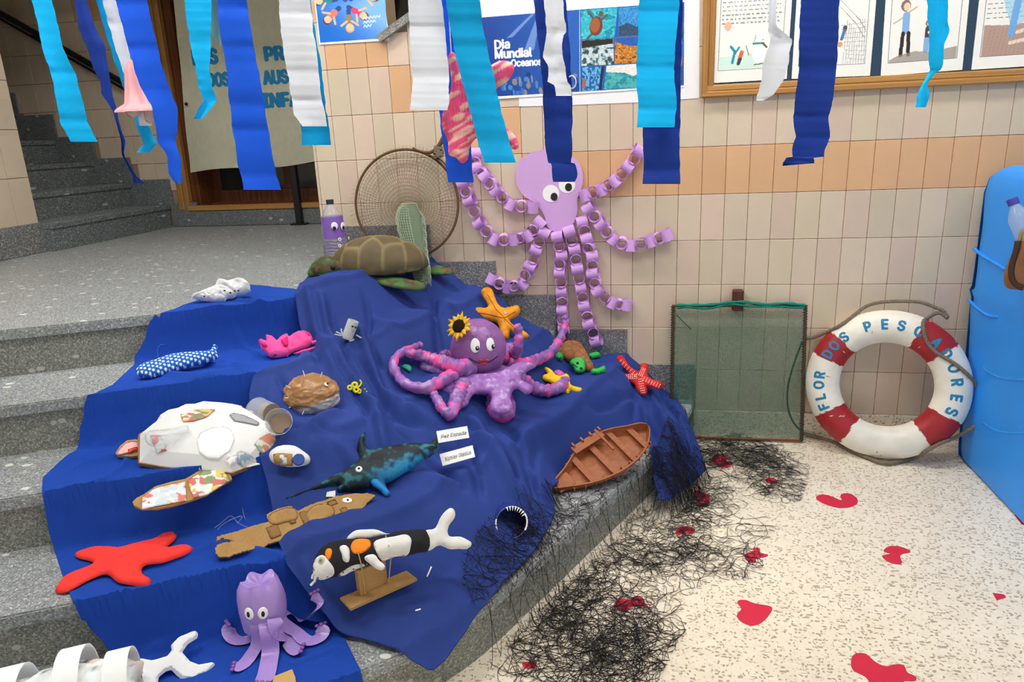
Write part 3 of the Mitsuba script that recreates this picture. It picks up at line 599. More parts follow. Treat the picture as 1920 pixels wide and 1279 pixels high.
c2.line([(70, 150), (95, 175), (118, 200), (134, 226)], 1.2, '8a8a84').line([(74, 142), (100, 168), (122, 190), (136, 212)], 1.2, '8a8a84').disc(96, 205, 4, 5, '4f5560').line([(95, 210), (91, 226)], 6, '5577aa').disc(88, 236, 6, 5, 'e8a070').line([(60, 274), (80, 262)], 2, 'a8a8a0')
c3 = sheet_canvas(3, []); c3.poly([(14, 120), (80, 95), (136, 104), (136, 128), (80, 124), (16, 138)], '6fb4dd').line([(30, 128), (110, 108)], 1.5, '4d88b8').disc(126, 118, 4, 7, 'e8825a')
c3.disc(38, 168, 9, 11, '8d7266').disc(40, 170, 6, 8, 'ecd0bc').line([(42, 182), (58, 172)], 3, 'c8b49c').line([(38, 188), (18, 200)], 2.4, 'b8b0a4').line([(40, 186), (40, 216)], 13, '8ab2dc').line([(36, 220), (34, 262)], 7, '3a3434').line([(46, 220), (48, 262)], 7, '3a3434').disc(84, 204, 8, 8, '8d7266').disc(84, 206, 5, 6, 'ecd0bc').line([(82, 214), (82, 234)], 11, '50484a').line([(80, 236), (80, 256)], 10, '8ab2dc').disc(84, 222, 3, 3, 'f0f0ea').poly([(14, 270), (30, 262), (60, 256), (90, 260), (136, 252), (136, 275), (14, 275)], '8f8478', 0.75)
c4 = sheet_canvas(4, np.arange(130, 205, 9)); c4.poly([(14, 215), (60, 218), (136, 205), (136, 275), (14, 275)], 'b79a8c').poly([(40, 165), (80, 130), (136, 140), (136, 215), (90, 205), (60, 225)], '8fcbe6', 0.7).line([(66, 170), (60, 235)], 12, '78aede').line([(70, 232), (100, 222), (118, 240), (60, 252)], 7, 'ecd9c2')
for i in range(16): c4.line([(18 + 7 * i, 274), (26 + 7 * i, 220)], 0.7, '967a70', 0.6)
for k, (cv, q, lb) in enumerate([(c1, [(1347, -140), (1495, -149), (1334, 156), (1475, 148)], 'first drawing, a snowman under lines of text'), (c2, [(1503, -150), (1656, -160), (1484, 148), (1631, 142)], 'second drawing, a pencil sketch partly behind the navy streamer'),
                            (c3, [(1671, -160), (1834, -172), (1651, 143), (1804, 131)], 'third drawing, two figures pointing under a blue sky'), (c4, [(1855, -172), (2030, -184), (1821, 131), (1990, 120)], 'fourth drawing, brown ground and a blue figure')]):
    dk = put('drawing', sheet([q[0], q[1], q[3], q[2]], -0.0125, 0.001), 'paper_white', nb, label=lb)
    print_on('picture', cv, q, -0.0125, dk, m='print_matt', off=0.0016)

# ---------------------------------------------------------------- crepe paper streamers hanging from a cord
for k, c in dict(cyan='10b4f4', navy='1c3a94', blue='1d5be0', white='dfe4ee', cyan_dark='0ea2de', teal='86aaa0').items(): mat('crepe_' + k, c, 0.8, 0.2, sheen=0.3)
CREPE_PITCH = 0.0045
def streamer(color, label, rows, y0, creases=(), group='crepe paper streamers', ragged=0.0018, twist=0.01, m=None):
    """rows: (x left, x right, y) in pixels, top to bottom, on the plane y0."""
    rows = np.array(rows, float); n = 90; s = np.linspace(0, 1, n)
    q = np.r_[0, np.cumsum(np.hypot(np.diff(rows[:, :2].mean(1)), np.diff(rows[:, 2])) + 1e-6)]; q /= q[-1]
    L, R, Y = (np.interp(s, q, rows[:, k]) for k in range(3))
    z = np.array([at_y((l + r) / 2, y, y0)[2] for l, r, y in zip(L, R, Y)])
    dep = 0.012 * np.sin(z * 7 + rows[0, 0]) + twist * np.sin(z * 3.1 + rows[0, 1])
    for c in creases:
        zc = at_y(L.mean(), c, y0)[2]; dep += 0.010 * np.exp(-np.abs(z - zc) / 0.02)
    r = np.random.default_rng(int(rows[0, 0] * 13 + 5000)); m_ = 7; V = np.zeros((n, m_, 3))
    eL, eR = (ragged * np.convolve(r.normal(size=n + 4), np.ones(3) / 3, 'same')[:n] * 640 for _ in range(2))
    for i in range(n):
        for j in range(m_):
            a = j / (m_ - 1); px = (L[i] + eL[i]) * (1 - a) + (R[i] + eR[i]) * a
            V[i, j] = at_y(px, Y[i], y0 + dep[i] + 0.012 * (a - 0.5) ** 2 * 4 * math.sin(i * 0.07 + rows[0, 0]) + 0.0012 * math.sin(z[i] * 520))
    mesh = TM(V.reshape(-1, 3), grid_faces(n, m_))
    return solo('streamer', label, 'streamer', mesh, m or 'crepe_' + color, group=group, smooth=True)
def ext(x0, x1, dx=0.21): return [(x0 - 280 * dx, x1 - 280 * dx, -280)]
Y = -1.30
S = [
 ('cyan', 'bright cyan paper streamer, leftmost of the row', ext(59, 97) + [(59, 97, 0), (70, 106, 35), (78, 118, 90), (96, 142, 140), (108, 158, 200), (112, 163, 228), (132, 184, 266)], Y, (140, 230)),
 ('navy', 'narrow dark navy streamer twisting to a thread, second from the left', ext(139, 162) + [(139, 162, 0), (147, 178, 50), (162, 196, 85), (172, 202, 120), (188, 208, 150), (192, 211, 178), (210, 220, 205), (219, 224, 230), (228, 235, 265), (229, 232, 290), (248, 254, 330), (250, 272, 344)], Y, ()),
 ('white', 'pale white paper streamer half hidden by the blue one', ext(192, 222) + [(192, 222, 0), (204, 232, 50), (222, 245, 110), (238, 256, 150), (255, 275, 195), (262, 285, 236)], Y + 0.05, (44,)),
 ('cyan', 'thin cyan streamer behind the white one, curling under the pink paper bell', ext(180, 205) + [(180, 205, 0), (198, 222, 60), (214, 240, 115), (234, 258, 170), (250, 270, 215), (258, 280, 240), (268, 294, 270), (257, 280, 286)], Y + 0.08, ()),
 ('blue', 'royal blue streamer with a wavy torn lower end, in front of the pink bell', ext(217, 276) + [(217, 276, 0), (232, 288, 60), (246, 300, 110), (262, 316, 160), (284, 333, 200), (292, 333, 235), (294, 330, 266), (312, 336, 290), (318, 342, 330), (330, 341, 345)], Y - 0.02, (8, 92, 172, 268)),
 ('teal', 'pale grey-green streamer scrap beside the broad blue streamer', ext(392, 414, 0.16) + [(392, 414, 0), (395, 416, 60), (408, 414, 86)], Y + 0.06, ()),
 ('cyan', 'cyan streamer with a folded tip over the beige poster', ext(345, 396, 0.16) + [(345, 396, 0), (356, 396, 80), (366, 393, 120), (372, 398, 165), (382, 407, 190), (370, 392, 207), (363, 378, 223)], Y, (80, 190)),
 ('blue', 'broad royal blue streamer reaching down to the dark door', ext(408, 463, 0.16) + [(408, 463, 0), (412, 470, 60), (424, 484, 130), (430, 495, 190), (436, 503, 240), (444, 512, 300), (457, 526, 356)], Y - 0.02, (15, 90, 120, 200, 246, 332)),
 ('cyan_dark', 'cyan streamer showing behind the white one beside the door', ext(560, 585, 0.12) + [(545, 582, 0), (555, 592, 60), (560, 603, 140), (562, 612, 210), (566, 619, 250), (566, 620, 272)], Y + 0.04, (140, 250)),
 ('white', 'broad white streamer with a turned-up tip beside the beige poster', ext(522, 580, 0.12) + [(522, 580, 0), (528, 590, 70), (540, 598, 140), (546, 604, 188), (551, 610, 215), (567, 614, 237)], Y - 0.01, (25, 140, 190)),
 ('white', 'white streamer turning pale pink at its lower end, left of the crochet starfish', ext(766, 828, 0.08) + [(766, 828, 0), (768, 834, 55), (772, 842, 140), (773, 843, 150), (770, 842, 185), (768, 839, 207)], Y - 0.02, (55, 145)),
 ('blue', 'blue streamer behind the pink crochet starfish', ext(824, 840, 0.08) + [(824, 846, 0), (828, 856, 60), (824, 866, 150), (824, 876, 220), (834, 884, 290), (840, 887, 342)], Y + 0.10, (300,)),
 ('cyan_dark', 'broad cyan streamer hanging across the pink crochet starfish', ext(836, 900, 0.08) + [(836, 900, 0), (844, 905, 50), (852, 915, 95), (866, 927, 150), (880, 938, 200), (893, 952, 255), (908, 967, 305)], Y - 0.04, (50, 92, 270)),
 ('navy', 'navy streamer hanging over the paper octopus head', ext(1001, 1062, 0.03) + [(1001, 1062, 0), (1007, 1066, 60), (1015, 1070, 130), (1018, 1073, 180), (1020, 1073, 230), (1024, 1072, 285), (1026, 1070, 305), (1034, 1080, 307), (1036, 1083, 330), (1038, 1078, 341)], Y, (60, 180, 225, 305)),
 ('white', 'torn white streamer in front of the navy one over the ocean poster', ext(1020, 1056, 0.03) + [(1020, 1056, 0), (1023, 1058, 40), (1026, 1062, 60), (1025, 1056, 66), (1018, 1054, 105), (1028, 1060, 125), (1030, 1060, 140), (1028, 1064, 153), (1040, 1070, 160), (1043, 1071, 180)], Y - 0.04, (64, 104, 138)),
 ('navy', 'navy streamer behind the cyan one, longest of that pair', ext(1212, 1280, -0.01) + [(1212, 1280, 0), (1206, 1277, 120), (1205, 1274, 240), (1206, 1274, 300), (1206, 1275, 345)], Y + 0.05, (240, 318)),
 ('cyan', 'bright cyan streamer in front of the navy one near the notice board', ext(1199, 1274, -0.01) + [(1199, 1274, 0), (1196, 1268, 70), (1193, 1264, 128), (1196, 1269, 200), (1194, 1264, 239)], Y - 0.01, (26, 130, 205)),
 ('white', 'narrow torn white streamer in front of the snowman drawing', ext(1444, 1456, -0.05) + [(1441, 1456, 0), (1441, 1456, 50), (1440, 1466, 58), (1446, 1486, 75), (1440, 1482, 90), (1430, 1478, 120), (1428, 1470, 150), (1420, 1452, 178), (1418, 1432, 189)], Y, (62, 85)),
 ('navy', 'broad navy streamer with a rolled-up end in front of the notice board', ext(1502, 1574, -0.06) + [(1502, 1574, 0), (1499, 1572, 60), (1497, 1568, 130), (1490, 1560, 200), (1487, 1553, 218), (1492, 1556, 255), (1484, 1546, 282), (1486, 1544, 294)], Y, (130, 218, 257)),
 ('cyan', 'cyan streamer twisted near its tip, rightmost of the row', ext(1738, 1777, -0.08) + [(1738, 1777, 0), (1740, 1777, 40), (1742, 1782, 58), (1741, 1771, 80), (1742, 1770, 110), (1744, 1766, 130), (1740, 1752, 138), (1728, 1738, 158), (1718, 1744, 180), (1716, 1736, 201)], Y, (136,)),
]
for c, lb, rows, y, cr in S: streamer(c, lb, rows, y, cr)
streamer('navy', 'curled navy paper scrap at the end of the broad navy streamer', [(1486, 1544, 294), (1474, 1526, 296), (1468, 1526, 306), (1467, 1470, 311)], Y - 0.03, group='crepe paper streamers')
cd = [np.array([x, Y, 2.36 - 0.09 * (x + 2.2) / 2.6 * 0 + 0.02 * math.sin(x * 2)]) for x in np.linspace(-3.2, 1.6, 60)]
solo('cord', 'thin white cord high above the stairs that holds the paper streamers', 'cord', tube(cd, 0.004, 6), 'paper_white')
# pink paper bell and crochet starfish that hang among them
def px_plane(px, y): return np.array([at_y(a, b, y) for a, b in px])
mat('pink_paper', 'eeb0b4', 0.85, 0.2, sheen=0.3)
mat('bell_inside', 'cdb9ad', 0.85, 0.2)
bell = thing('paper_bell', 'crumpled pale pink paper bell hanging left of the wavy blue streamer', 'paper bell')
c0, c1 = at_y(244, 112, Y + 0.03), at_y(262, 202, Y + 0.03)
pr = [(0.004, 0.0), (0.022, -0.03), (0.032, -0.08), (0.045, -0.125), (0.068, -0.142), (0.070, -0.150)]
mb = lathe([(r, z) for r, z in reversed(pr)], 40); a = np.arctan2(mb.vertices[:, 1], mb.vertices[:, 0]); w = 1 + 0.14 * np.sin(a * 7) * (mb.vertices[:, 2] < -0.02) + 0.07 * np.sin(a * 13 + mb.vertices[:, 2] * 60)
mb.vertices[:, :2] *= w[:, None]; mb.vertices[:, 0] += -0.12 * mb.vertices[:, 2]
put('skirt', moved(mb, frame(c0, [1, 0, 0], [0, 0.0, 1])), 'pink_paper', bell, smooth=50)
for k, (x0, x1, y0, y1) in enumerate([(232, 262, 200, 222), (262, 290, 190, 232)]):
    P = Polygon(px_plane([(x0, y0), (x1, y0 - 4), (x1, y1 - 8), ((x0 + x1) / 2 + 4, y1), (x0 + 6, y1 - 6)], Y + 0.02)[:, [0, 2]]); m = puff(P.buffer(0), 0.008, 0.008)
    put('paper_flap', moved(m, np.array([[1, 0, 0, 0], [0, 0, -1, Y + 0.02 + 0.01 * k], [0, 1, 0, 0], [0, 0, 0, 1.0]])), 'bell_inside', bell, smooth=True)
put('string', tube([c0, c0 + [0, 0, 0.7]], 0.0015, 5), 'paper_white', bell)
scr = thing('paper_scrap', 'small white round paper scrap stuck on the ocean poster beside the torn white streamer', 'paper')
ring = [at_y(1072 + 8 * math.cos(t), 154 + 12 * math.sin(t), Y - 0.02) for t in np.linspace(-2.2, 2.2, 14)]
scene[scr] = mikit.ply(tube(ring, 0.006, 6, flat=0.3), 'paper_white', smooth=40)
# crochet starfish
yc = Y + 0.04
cro = [(846, 97), (858, 108), (868, 140), (892, 138), (920, 122), (946, 113), (963, 122), (958, 145), (938, 162), (918, 185), (924, 205), (950, 240), (970, 262), (971, 280), (955, 277), (925, 262), (902, 255), (890, 262), (880, 280), (874, 303), (864, 306), (856, 297), (843, 292), (840, 270), (833, 250), (828, 228), (832, 205), (842, 180), (846, 150), (842, 125), (841, 105)]
P = smooth_poly(px_plane(cro, yc)[:, [0, 2]], 160); m = puff(P, 0.022, 0.0045, R=0.03)
m.vertices[:, 2] += 0.003 * np.sin(m.vertices[:, 1] * 900) * np.sin(m.vertices[:, 0] * 700) * (np.abs(m.vertices[:, 2]) > 0.004); q = m.vertices
st_ = meshkit.noise(np.c_[q[:, 0] * 26 + q[:, 1] * 16, q[:, 1] * 130 - q[:, 0] * 60, q[:, 2] * 0], 3); cc = lin('f25e90') * (1 - np.clip((st_ - 0.5) * 5, 0, 1))[:, None] + lin('f6c6b4') * np.clip((st_ - 0.5) * 5, 0, 1)[:, None]
cs = thing('crochet_starfish', 'pink and cream crochet starfish hanging behind the broad cyan streamer', 'starfish')
put('body', moved(m, np.array([[1, 0, 0, 0], [0, 0, -1, yc], [0, 1, 0, 0], [0, 0, 0, 1.0]])), mat('crochet', VC, 0.95, 0.1, sheen=0.5), cs, smooth=True, color=cc)
put('string', tube([at_y(846, 100, yc), at_y(846, 100, yc) + [0, 0, 0.55]], 0.0015, 5), 'paper_white', cs)

# ---------------------------------------------------------------- octopus of paper chains on the wall
mat('card_lilac', 'cda5d8', 0.8, 0.2)
mat('chain_lilac', 'cf9fdc', 0.75, 0.25)
mat('eye_white', 'f4f4f2', 0.4, 0.4)
mat('eye_black', '17171a', 0.3, 0.5)
def flat_on(px, y, t, m, name, parent, corner=False, **kw):
    P = np.array([at_y(a, b, y) for a, b in px])[:, [0, 2]]; P = smooth_poly(P, 10 * len(px), corner); g = extr(P, t)
    return put(name, moved(g, np.array([[1, 0, 0, 0], [0, 0, -1, y], [0, 1, 0, 0], [0, 0, 0, 1.0]])), m, parent, **kw)
oc = thing('paper_octopus', 'large lilac card octopus on the tiled wall with arms of paper chain links', 'octopus decoration')
hd = [(968, 325), (971, 308), (985, 292), (1004, 284), (1028, 280), (1052, 283), (1074, 294), (1088, 310), (1093, 328), (1092, 346), (1088, 360), (1083, 372), (1083, 388), (1081, 404), (1074, 420), (1063, 430), (1046, 434), (1034, 432), (1025, 422), (1022, 408), (1013, 392), (1002, 380), (986, 370), (974, 356), (968, 342)]
flat_on(hd, -0.012, 0.003, 'card_lilac', 'head', oc)
def ring_px(x, y, rx, ry=None, n=20): ry = ry or rx; return [(x + rx * math.cos(t), y + ry * math.sin(t)) for t in np.arange(n) * 2 * math.pi / n]
for ex, ey, qx, qy in [(1033, 363, 1039, 369), (1063, 346, 1066, 351)]:
    e = flat_on(ring_px(ex, ey, 15.5, 16), -0.0152, 0.0015, 'eye_white', 'eye', oc); flat_on(ring_px(qx, qy, 6.5, 7.5), -0.0168, 0.0015, 'eye_black', 'pupil', e)
def strip_ring(o, axis, up, R, w, gap=0.0, n=22):
    """A closed loop of paper strip of width w, its axis along 'axis'."""
    axis = unit(axis); e = unit(np.cross(axis, up)); g = np.cross(e, axis); t = np.arange(n) * 2 * np.pi / n
    c = o + R * (np.cos(t)[:, None] * e + np.sin(t)[:, None] * g); ci = o + (R - 0.0007) * (np.cos(t)[:, None] * e + np.sin(t)[:, None] * g)
    v = np.vstack([c - axis * w / 2, c + axis * w / 2, ci - axis * w / 2, ci + axis * w / 2]); i = np.arange(n); j = (i + 1) % n
    f = [np.c_[i, j, n + j], np.c_[i, n + j, n + i], np.c_[2 * n + i, 3 * n + j, 2 * n + j], np.c_[2 * n + i, 3 * n + i, 3 * n + j], np.c_[n + i, n + j, 3 * n + j], np.c_[n + i, 3 * n + j, 3 * n + i], np.c_[i, 2 * n + j, j], np.c_[i, 2 * n + i, 2 * n + j]]
    return TM(v, np.vstack(f))
ARMS = [[(1097, 366), (1127, 356), (1153, 340), (1178, 313), (1198, 284)], [(1104, 390), (1127, 420), (1150, 449), (1183, 461), (1220, 452), (1250, 441)],
        [(1091, 416), (1100, 447), (1110, 481), (1112, 513), (1121, 546), (1148, 568), (1175, 572)], [(1067, 434), (1077, 467), (1082, 504), (1088, 540), (1096, 574), (1105, 608), (1118, 640)],
        [(1046, 444), (1052, 479), (1050, 512), (1053, 547), (1054, 582), (1057, 616)], [(1020, 437), (1004, 469), (995, 500), (978, 533), (951, 538), (922, 524)],
        [(1011, 418), (989, 442), (963, 449), (927, 449), (899, 418), (881, 376), (869, 342), (862, 318)], [(999, 388), (957, 384), (930, 357), (910, 330), (894, 313), (892, 288)]]
ARMS.insert(7, None); ARMS = [a for a in ARMS if a]
for pts in ARMS:
    arm = numbered(oc + '__arm'); q = [at_y(x, y, -0.034) for x, y in pts]
    for k, c in enumerate(q):
        t = unit(q[min(k + 1, len(q) - 1)] - q[max(k - 1, 0)]); tilt = rng.uniform(-0.25, 0.25)
        ax = unit(np.cross(t, [0, 1, 0]) + np.array([0, tilt, 0]))
        put('link', strip_ring(c, ax, t, 0.0255, 0.052 + rng.uniform(-0.003, 0.003)), 'chain_lilac', arm, smooth=40)
        if k < len(q) - 1:
            m_ = (c + q[k + 1]) / 2; d = np.linalg.norm(q[k + 1] - c); R = min(0.031, d / 2 - 0.012)
            put('link', strip_ring(m_, unit(np.array([rng.uniform(-0.25, 0.25), 1, rng.uniform(-0.25, 0.25)])), t, max(min(R, 0.026), 0.020), 0.044), 'chain_lilac', arm, smooth=40)

# ---------------------------------------------------------------- round landing net leaning on the wall
hn = thing('hoop_net', 'round landing net with brown hoop and sage green bag, leaning behind the big turtle', 'fishing net')
HC = at_y(762, 383, -0.055); HR = 0.250
n_h = unit([0.02, -1, 0.10]); ex_h = unit(np.cross([0, 0, 1], n_h)); ey_h = np.cross(n_h, ex_h)
def hoop(r, a, off=0.0): return HC + r * (math.cos(a) * ex_h + math.sin(a) * ey_h) + n_h * off
put('hoop', tube([hoop(HR, a) for a in np.arange(72) * 2 * np.pi / 72], 0.0062, 8, closed=True), mat('cane', '5f4630', 0.6, 0.3), hn, smooth=True)
BAGP = [(766, 388, 20), (770, 418, 29), (776, 450, 27), (783, 480, 23), (789, 505, 20), (792, 520, 18), (793, 529, 15)]
tt = on(792, 532); yb = np.interp(np.linspace(0, 1, 7), [0, 0.35, 0.7, 1], [-0.085, -0.20, -0.32, min(tt[1] - 0.0, -0.34)])
bag_c = np.array([at_y(x, y, b) for (x, y, w), b in zip(BAGP, yb)]); bag_w = np.array([w * 0.00235 for *_, w in BAGP])
bc = spline(bag_c, 60); bw = np.interp(np.linspace(0, 1, 60), np.linspace(0, 1, 7), bag_w)
segs = []
for k in range(84):
    a = k * 2 * np.pi / 84; m0 = bc[0] + bw[0] * (math.cos(a) * ex_h + 0.55 * math.sin(a) * ey_h)
    r_ = np.linspace(0, 1, 9); zig = 0.0016 * (-1) ** np.arange(9)
    p = np.array([hoop(HR, a, 0.0) * (1 - s) + m0 * s + n_h * (0.02 * math.sin(math.pi * s)) + z * (-math.sin(a) * ex_h + math.cos(a) * ey_h) for s, z in zip(r_, zig)])
    segs.append(tube(p, 0.00105, 3, caps=False))
    q0 = hoop(HR, a); out = HR + 0.036 * (0.6 + 0.4 * math.sin(a * 2 + 0.5))
    if 40 < (math.degrees(a) % 360) < 230 and k % 1 == 0: segs.append(tube([hoop(HR + 0.012, a, 0.004), hoop(out, a + 0.02, 0.006)], 0.0007, 3, caps=False))
for s in np.linspace(0.07, 0.98, 14):
    p = []
    for k in range(96):
        a = k * 2 * np.pi / 96 + 0.01; m0 = bc[0] + bw[0] * (math.cos(a) * ex_h + 0.55 * math.sin(a) * ey_h); p.append(hoop(HR, a) * (1 - s) + m0 * s + n_h * (0.02 * math.sin(math.pi * s) + 0.001))
    segs.append(tube(p, 0.0010 if s < 0.7 else 0.0013, 3, closed=True))
put('netting', cat(*segs), mat('net_sand', '6f6148', 0.9, 0.1), hn, kind='stuff')
segs = []; side = unit(CR[0]); 
for k in range(34):
    a = k * 2 * np.pi / 34; p = bc + (bw * (1 + 0.03 * np.sin(np.arange(60) * 0.9 + k)))[:, None] * (math.cos(a) * side)[None] + 0.5 * (bw * math.sin(a))[:, None] * np.array([0, -0.9, 0.25])
    segs.append(tube(p, 0.0011, 4, caps=False))
for i in range(0, 60, 2):
    a = np.arange(28) * 2 * np.pi / 28; p = bc[i] + bw[i] * (np.cos(a)[:, None] * side + 0.5 * np.sin(a)[:, None] * np.array([0, -0.9, 0.25])); segs.append(tube(p, 0.0008, 3, closed=True))
put('bag', cat(*segs), mat('net_sage', 'a3b39a', 0.95, 0.1), hn, kind='stuff')
put('bag_lining', tube(bc, bw * 0.80, 20, flat=0.5, up=[0, -0.9, 0.25]), mat('net_shade', '65735f', 0.95, 0.1), hn, smooth=True)  # darker core added inside the bag, puts shade behind the knit gaps
cr = []
for i in range(46):
    o = bc[-1] + side * rng.uniform(-1, 1) * bw[-1] + np.array([0, rng.uniform(-0.012, 0.012), rng.uniform(-0.004, 0.012)]); cr.append(tube(o + np.cumsum(rng.normal(0, 0.004, (6, 3)), 0), 0.0014, 4))
put('knot', cat(*cr), 'net_sage', hn, kind='stuff')
k0 = [at_y(x, y, -0.05) for x, y in [(774, 277), (798, 286), (812, 284), (824, 272), (834, 255)]]
put('handle', cat(tube(spline(k0, 16), np.linspace(0.004, 0.012, 16), 8), tube(spline([at_y(x, y, -0.05) for x, y in [(812, 296), (826, 300), (842, 318), (852, 330)]], 10), 0.0045, 7), ellipsoid(at_y(822, 285, -0.05), [0.026, 0.018, 0.03], 2)), 'cane', hn, smooth=50)
put('knot', cat(*[tube([at_y(812 + 20 * rng.random(), 272 + 26 * rng.random(), -0.07) for _ in range(3)], 0.003, 5) for _ in range(14)]), mat('net_grey', '7d7260', 0.9, 0.1), hn, kind='stuff')

# ---------------------------------------------------------------- square net
sn = thing('square_net', 'square fishing net of dark green gauze on a cord-wound frame, leaning on the wall', 'fishing net')
A, B = at_y(1262, 573, -0.035), at_y(1510, 573, -0.035)
D_ = at_z(1502, 826, 0.012); C_ = D_ + (A - B) * 1.02; C_[2] = 0.012
def sq(u, v): return (1 - u) * (1 - v) * A + u * (1 - v) * B + (1 - u) * v * C_ + u * v * D_
def edge(p, q, bow=0.0, n=30): return np.array([p + (q - p) * s + np.array([0, -0.004, bow * math.sin(math.pi * s)]) for s in np.linspace(0, 1, n)])
rod = [edge(A, B, 0.0), edge(B, D_), edge(D_, C_), edge(C_, A)]
put('frame', cat(*[tube(r, 0.006, 8) for r in rod], *[ellipsoid(p + [0, -0.004, 0], [0.0062] * 3, 2) for p in (A, B, C_, D_)]), mat('rust', '7a4630', 0.7, 0.2), sn, smooth=50)
mat('cord_green', '2f4a3c', 0.9, 0.1)
for p, q in ((A, C_), (B, D_)):
    L = np.linalg.norm(q - p); n = int(L / 0.0022); s = np.linspace(0, 1, n); th = s * L / 0.012 * 2 * np.pi; d = unit(q - p); e1 = unit(np.cross(d, [0, 1, 0])); e2 = np.cross(d, e1)
    put('cord', tube(p + (q - p) * s[:, None] + [0, -0.004, 0] + 0.0085 * (np.cos(th)[:, None] * e1 + np.sin(th)[:, None] * e2), 0.0026, 5), 'cord_green', sn, smooth=50)
tp = [np.array([A + (B - A) * s + [0, -0.012, 0.004 + 0.016 * math.exp(-((s - 0.5) / 0.16) ** 2) + 0.008 * math.exp(-((s - 0.85) / 0.1) ** 2) + k]]) [0] for k in (0.0,) for s in np.linspace(0.03, 0.99, 40)]
put('hem', cat(tube(tp, 0.0085 + 0.002 * np.sin(np.arange(40) * 1.3), 8, flat=0.8), tube(np.array(tp) + [0, -0.002, -0.012 + 0.0] + 0.004 * np.sin(np.arange(40) * 0.5)[:, None] * np.array([0, 0, 1]), 0.006, 7)), mat('gauze_dense', '1f7a66', 0.8, 0.2), sn, smooth=60)
sag = lambda u, v: np.array([0, 0.018 * math.sin(math.pi * u) * math.sin(math.pi * v), 0])
NW = 150; ws = []
for k in range(NW + 1):
    s = k / NW; ws.append(tube([sq(s, v) + sag(s, v) for v in np.linspace(0.01, 0.99, 9)], 0.00058, 3, caps=False)); ws.append(tube([sq(u, s) + sag(u, s) for u in np.linspace(0.01, 0.99, 9)], 0.00058, 3, caps=False))
put('gauze', cat(*ws), mat('gauze', '4d7a66', 0.85, 0.15), sn, kind='stuff')
for g in (tube(spline([at_y(x, y, -0.06 - 0.02 * i) for i, (x, y) in enumerate([(1504, 640), (1486, 690), (1476, 745), (1484, 785), (1500, 806)])], 30), 0.004, 6), tube(spline([at_y(x, y, -0.055) for x, y in [(1268, 590), (1282, 604), (1296, 618)]], 8), 0.002, 5)): put('fold', g, 'cord_green', sn, smooth=True)
h0 = at_y(1383, 570, -0.028); put('handle', chbox(h0[0] - 0.023, h0[0] + 0.023, -0.045, -0.004, h0[2] - 0.03, at_y(1383, 544, -0.03)[2], 0.004), mat('handle_wood', wood_fn('5f342a', '43221b', 2), 0.6, 0.3), sn)
for zz in (0.014,): put('screw', ellipsoid([h0[0] + 0.004, -0.0455, h0[2] + zz], [0.004, 0.002, 0.004], 1), 'black_metal', sn)

# ---------------------------------------------------------------- lifebuoy
LR, Lr, LA, LYAW = 0.252, 0.070, math.radians(14), math.radians(18)
e1 = np.array([math.cos(LYAW), -math.sin(LYAW), 0]); nh_ = np.array([-math.sin(LYAW), -math.cos(LYAW), 0])
e2 = np.array([0, 0, math.cos(LA)]) - nh_ * math.sin(LA); e3 = np.cross(e1, e2)        # e3 looks at the viewer
LC = np.array([0.788, -0.158, Lr + LR * math.cos(LA) + 0.003])
def tor(a, b, r=Lr): return LC + (LR + r * math.cos(b)) * (math.cos(a) * e1 + math.sin(a) * e2) + r * math.sin(b) * e3
na, nb_ = 360, 44
aa, bb = np.meshgrid(np.arange(na) * 2 * np.pi / na, np.arange(nb_) * 2 * np.pi / nb_, indexing='ij')
V = np.array([tor(a, b) for a, b in zip(aa.ravel(), bb.ravel())])
i, j = np.meshgrid(np.arange(na), np.arange(nb_), indexing='ij'); idx = lambda x, y: ((x % na) * nb_ + y % nb_).ravel()
F = np.vstack([np.c_[idx(i, j), idx(i + 1, j), idx(i + 1, j + 1)], np.c_[idx(i, j), idx(i + 1, j + 1), idx(i, j + 1)]])
wob = (meshkit.fbm(V * 40, 3, 2) - 0.5) * 5; dg = np.degrees(aa.ravel()) + wob
red = np.zeros(len(V), bool)
for lo, hi in [(137, 160), (38, 67), (310, 337), (213, 241)]: red |= (dg > lo) & (dg < hi)
chip = meshkit.fbm(V * 55, 3, 8); dirt = meshkit.fbm(V * 18, 3, 3)[:, None]
col = np.where(red[:, None], lin('a3262a'), lin('ece7d8')) * (0.86 + 0.28 * dirt)
col[(chip > 0.78) & red] = lin('dcc9b4'); col[(chip > 0.80) & ~red] = lin('a89878')
lb = thing('lifebuoy', 'white lifebuoy with four red bands and blue lettering, leaning beside the blue container', 'lifebuoy')
put('ring', TM(V, F), mat('buoy_paint', VC, 0.42, 0.4), lb, smooth=True, color=col)
mat('buoy_blue', '2b80ae', 0.5, 0.3)
LET = [('F', 208), ('L', 198), ('O', 186.5), ('R', 176.5), ('D', 155), ('O', 145), ('S', 133), ('P', 110.5), ('E', 96), ('S', 82), ('C', 67), ('A', 50), ('D', 37), ('O', 23), ('R', 10), ('E', -4), ('S', -17)]
for ch, dg_ in LET:
    t = thick(meshkit.text_mesh(ch, 0.041, 0.0018, True), 0.0022).subdivide_to_size(0.008); v = t.vertices.copy(); w = v[:, 0].max() + v[:, 0].min()
    a = math.radians(dg_) - (v[:, 0] - w / 2) * 0.86 / (LR + 0.012); rad = v[:, 1] - 0.0215 + 0.011; b = np.pi / 2 - rad / Lr
    t.vertices = np.array([tor(x, y, Lr - 0.0006 + z) for x, y, z in zip(a, b, v[:, 2])]); put('letter', t, 'buoy_blue', lb)
ap = thing('rope', 'grey-brown twisted rope looped around the lifebuoy', 'rope')
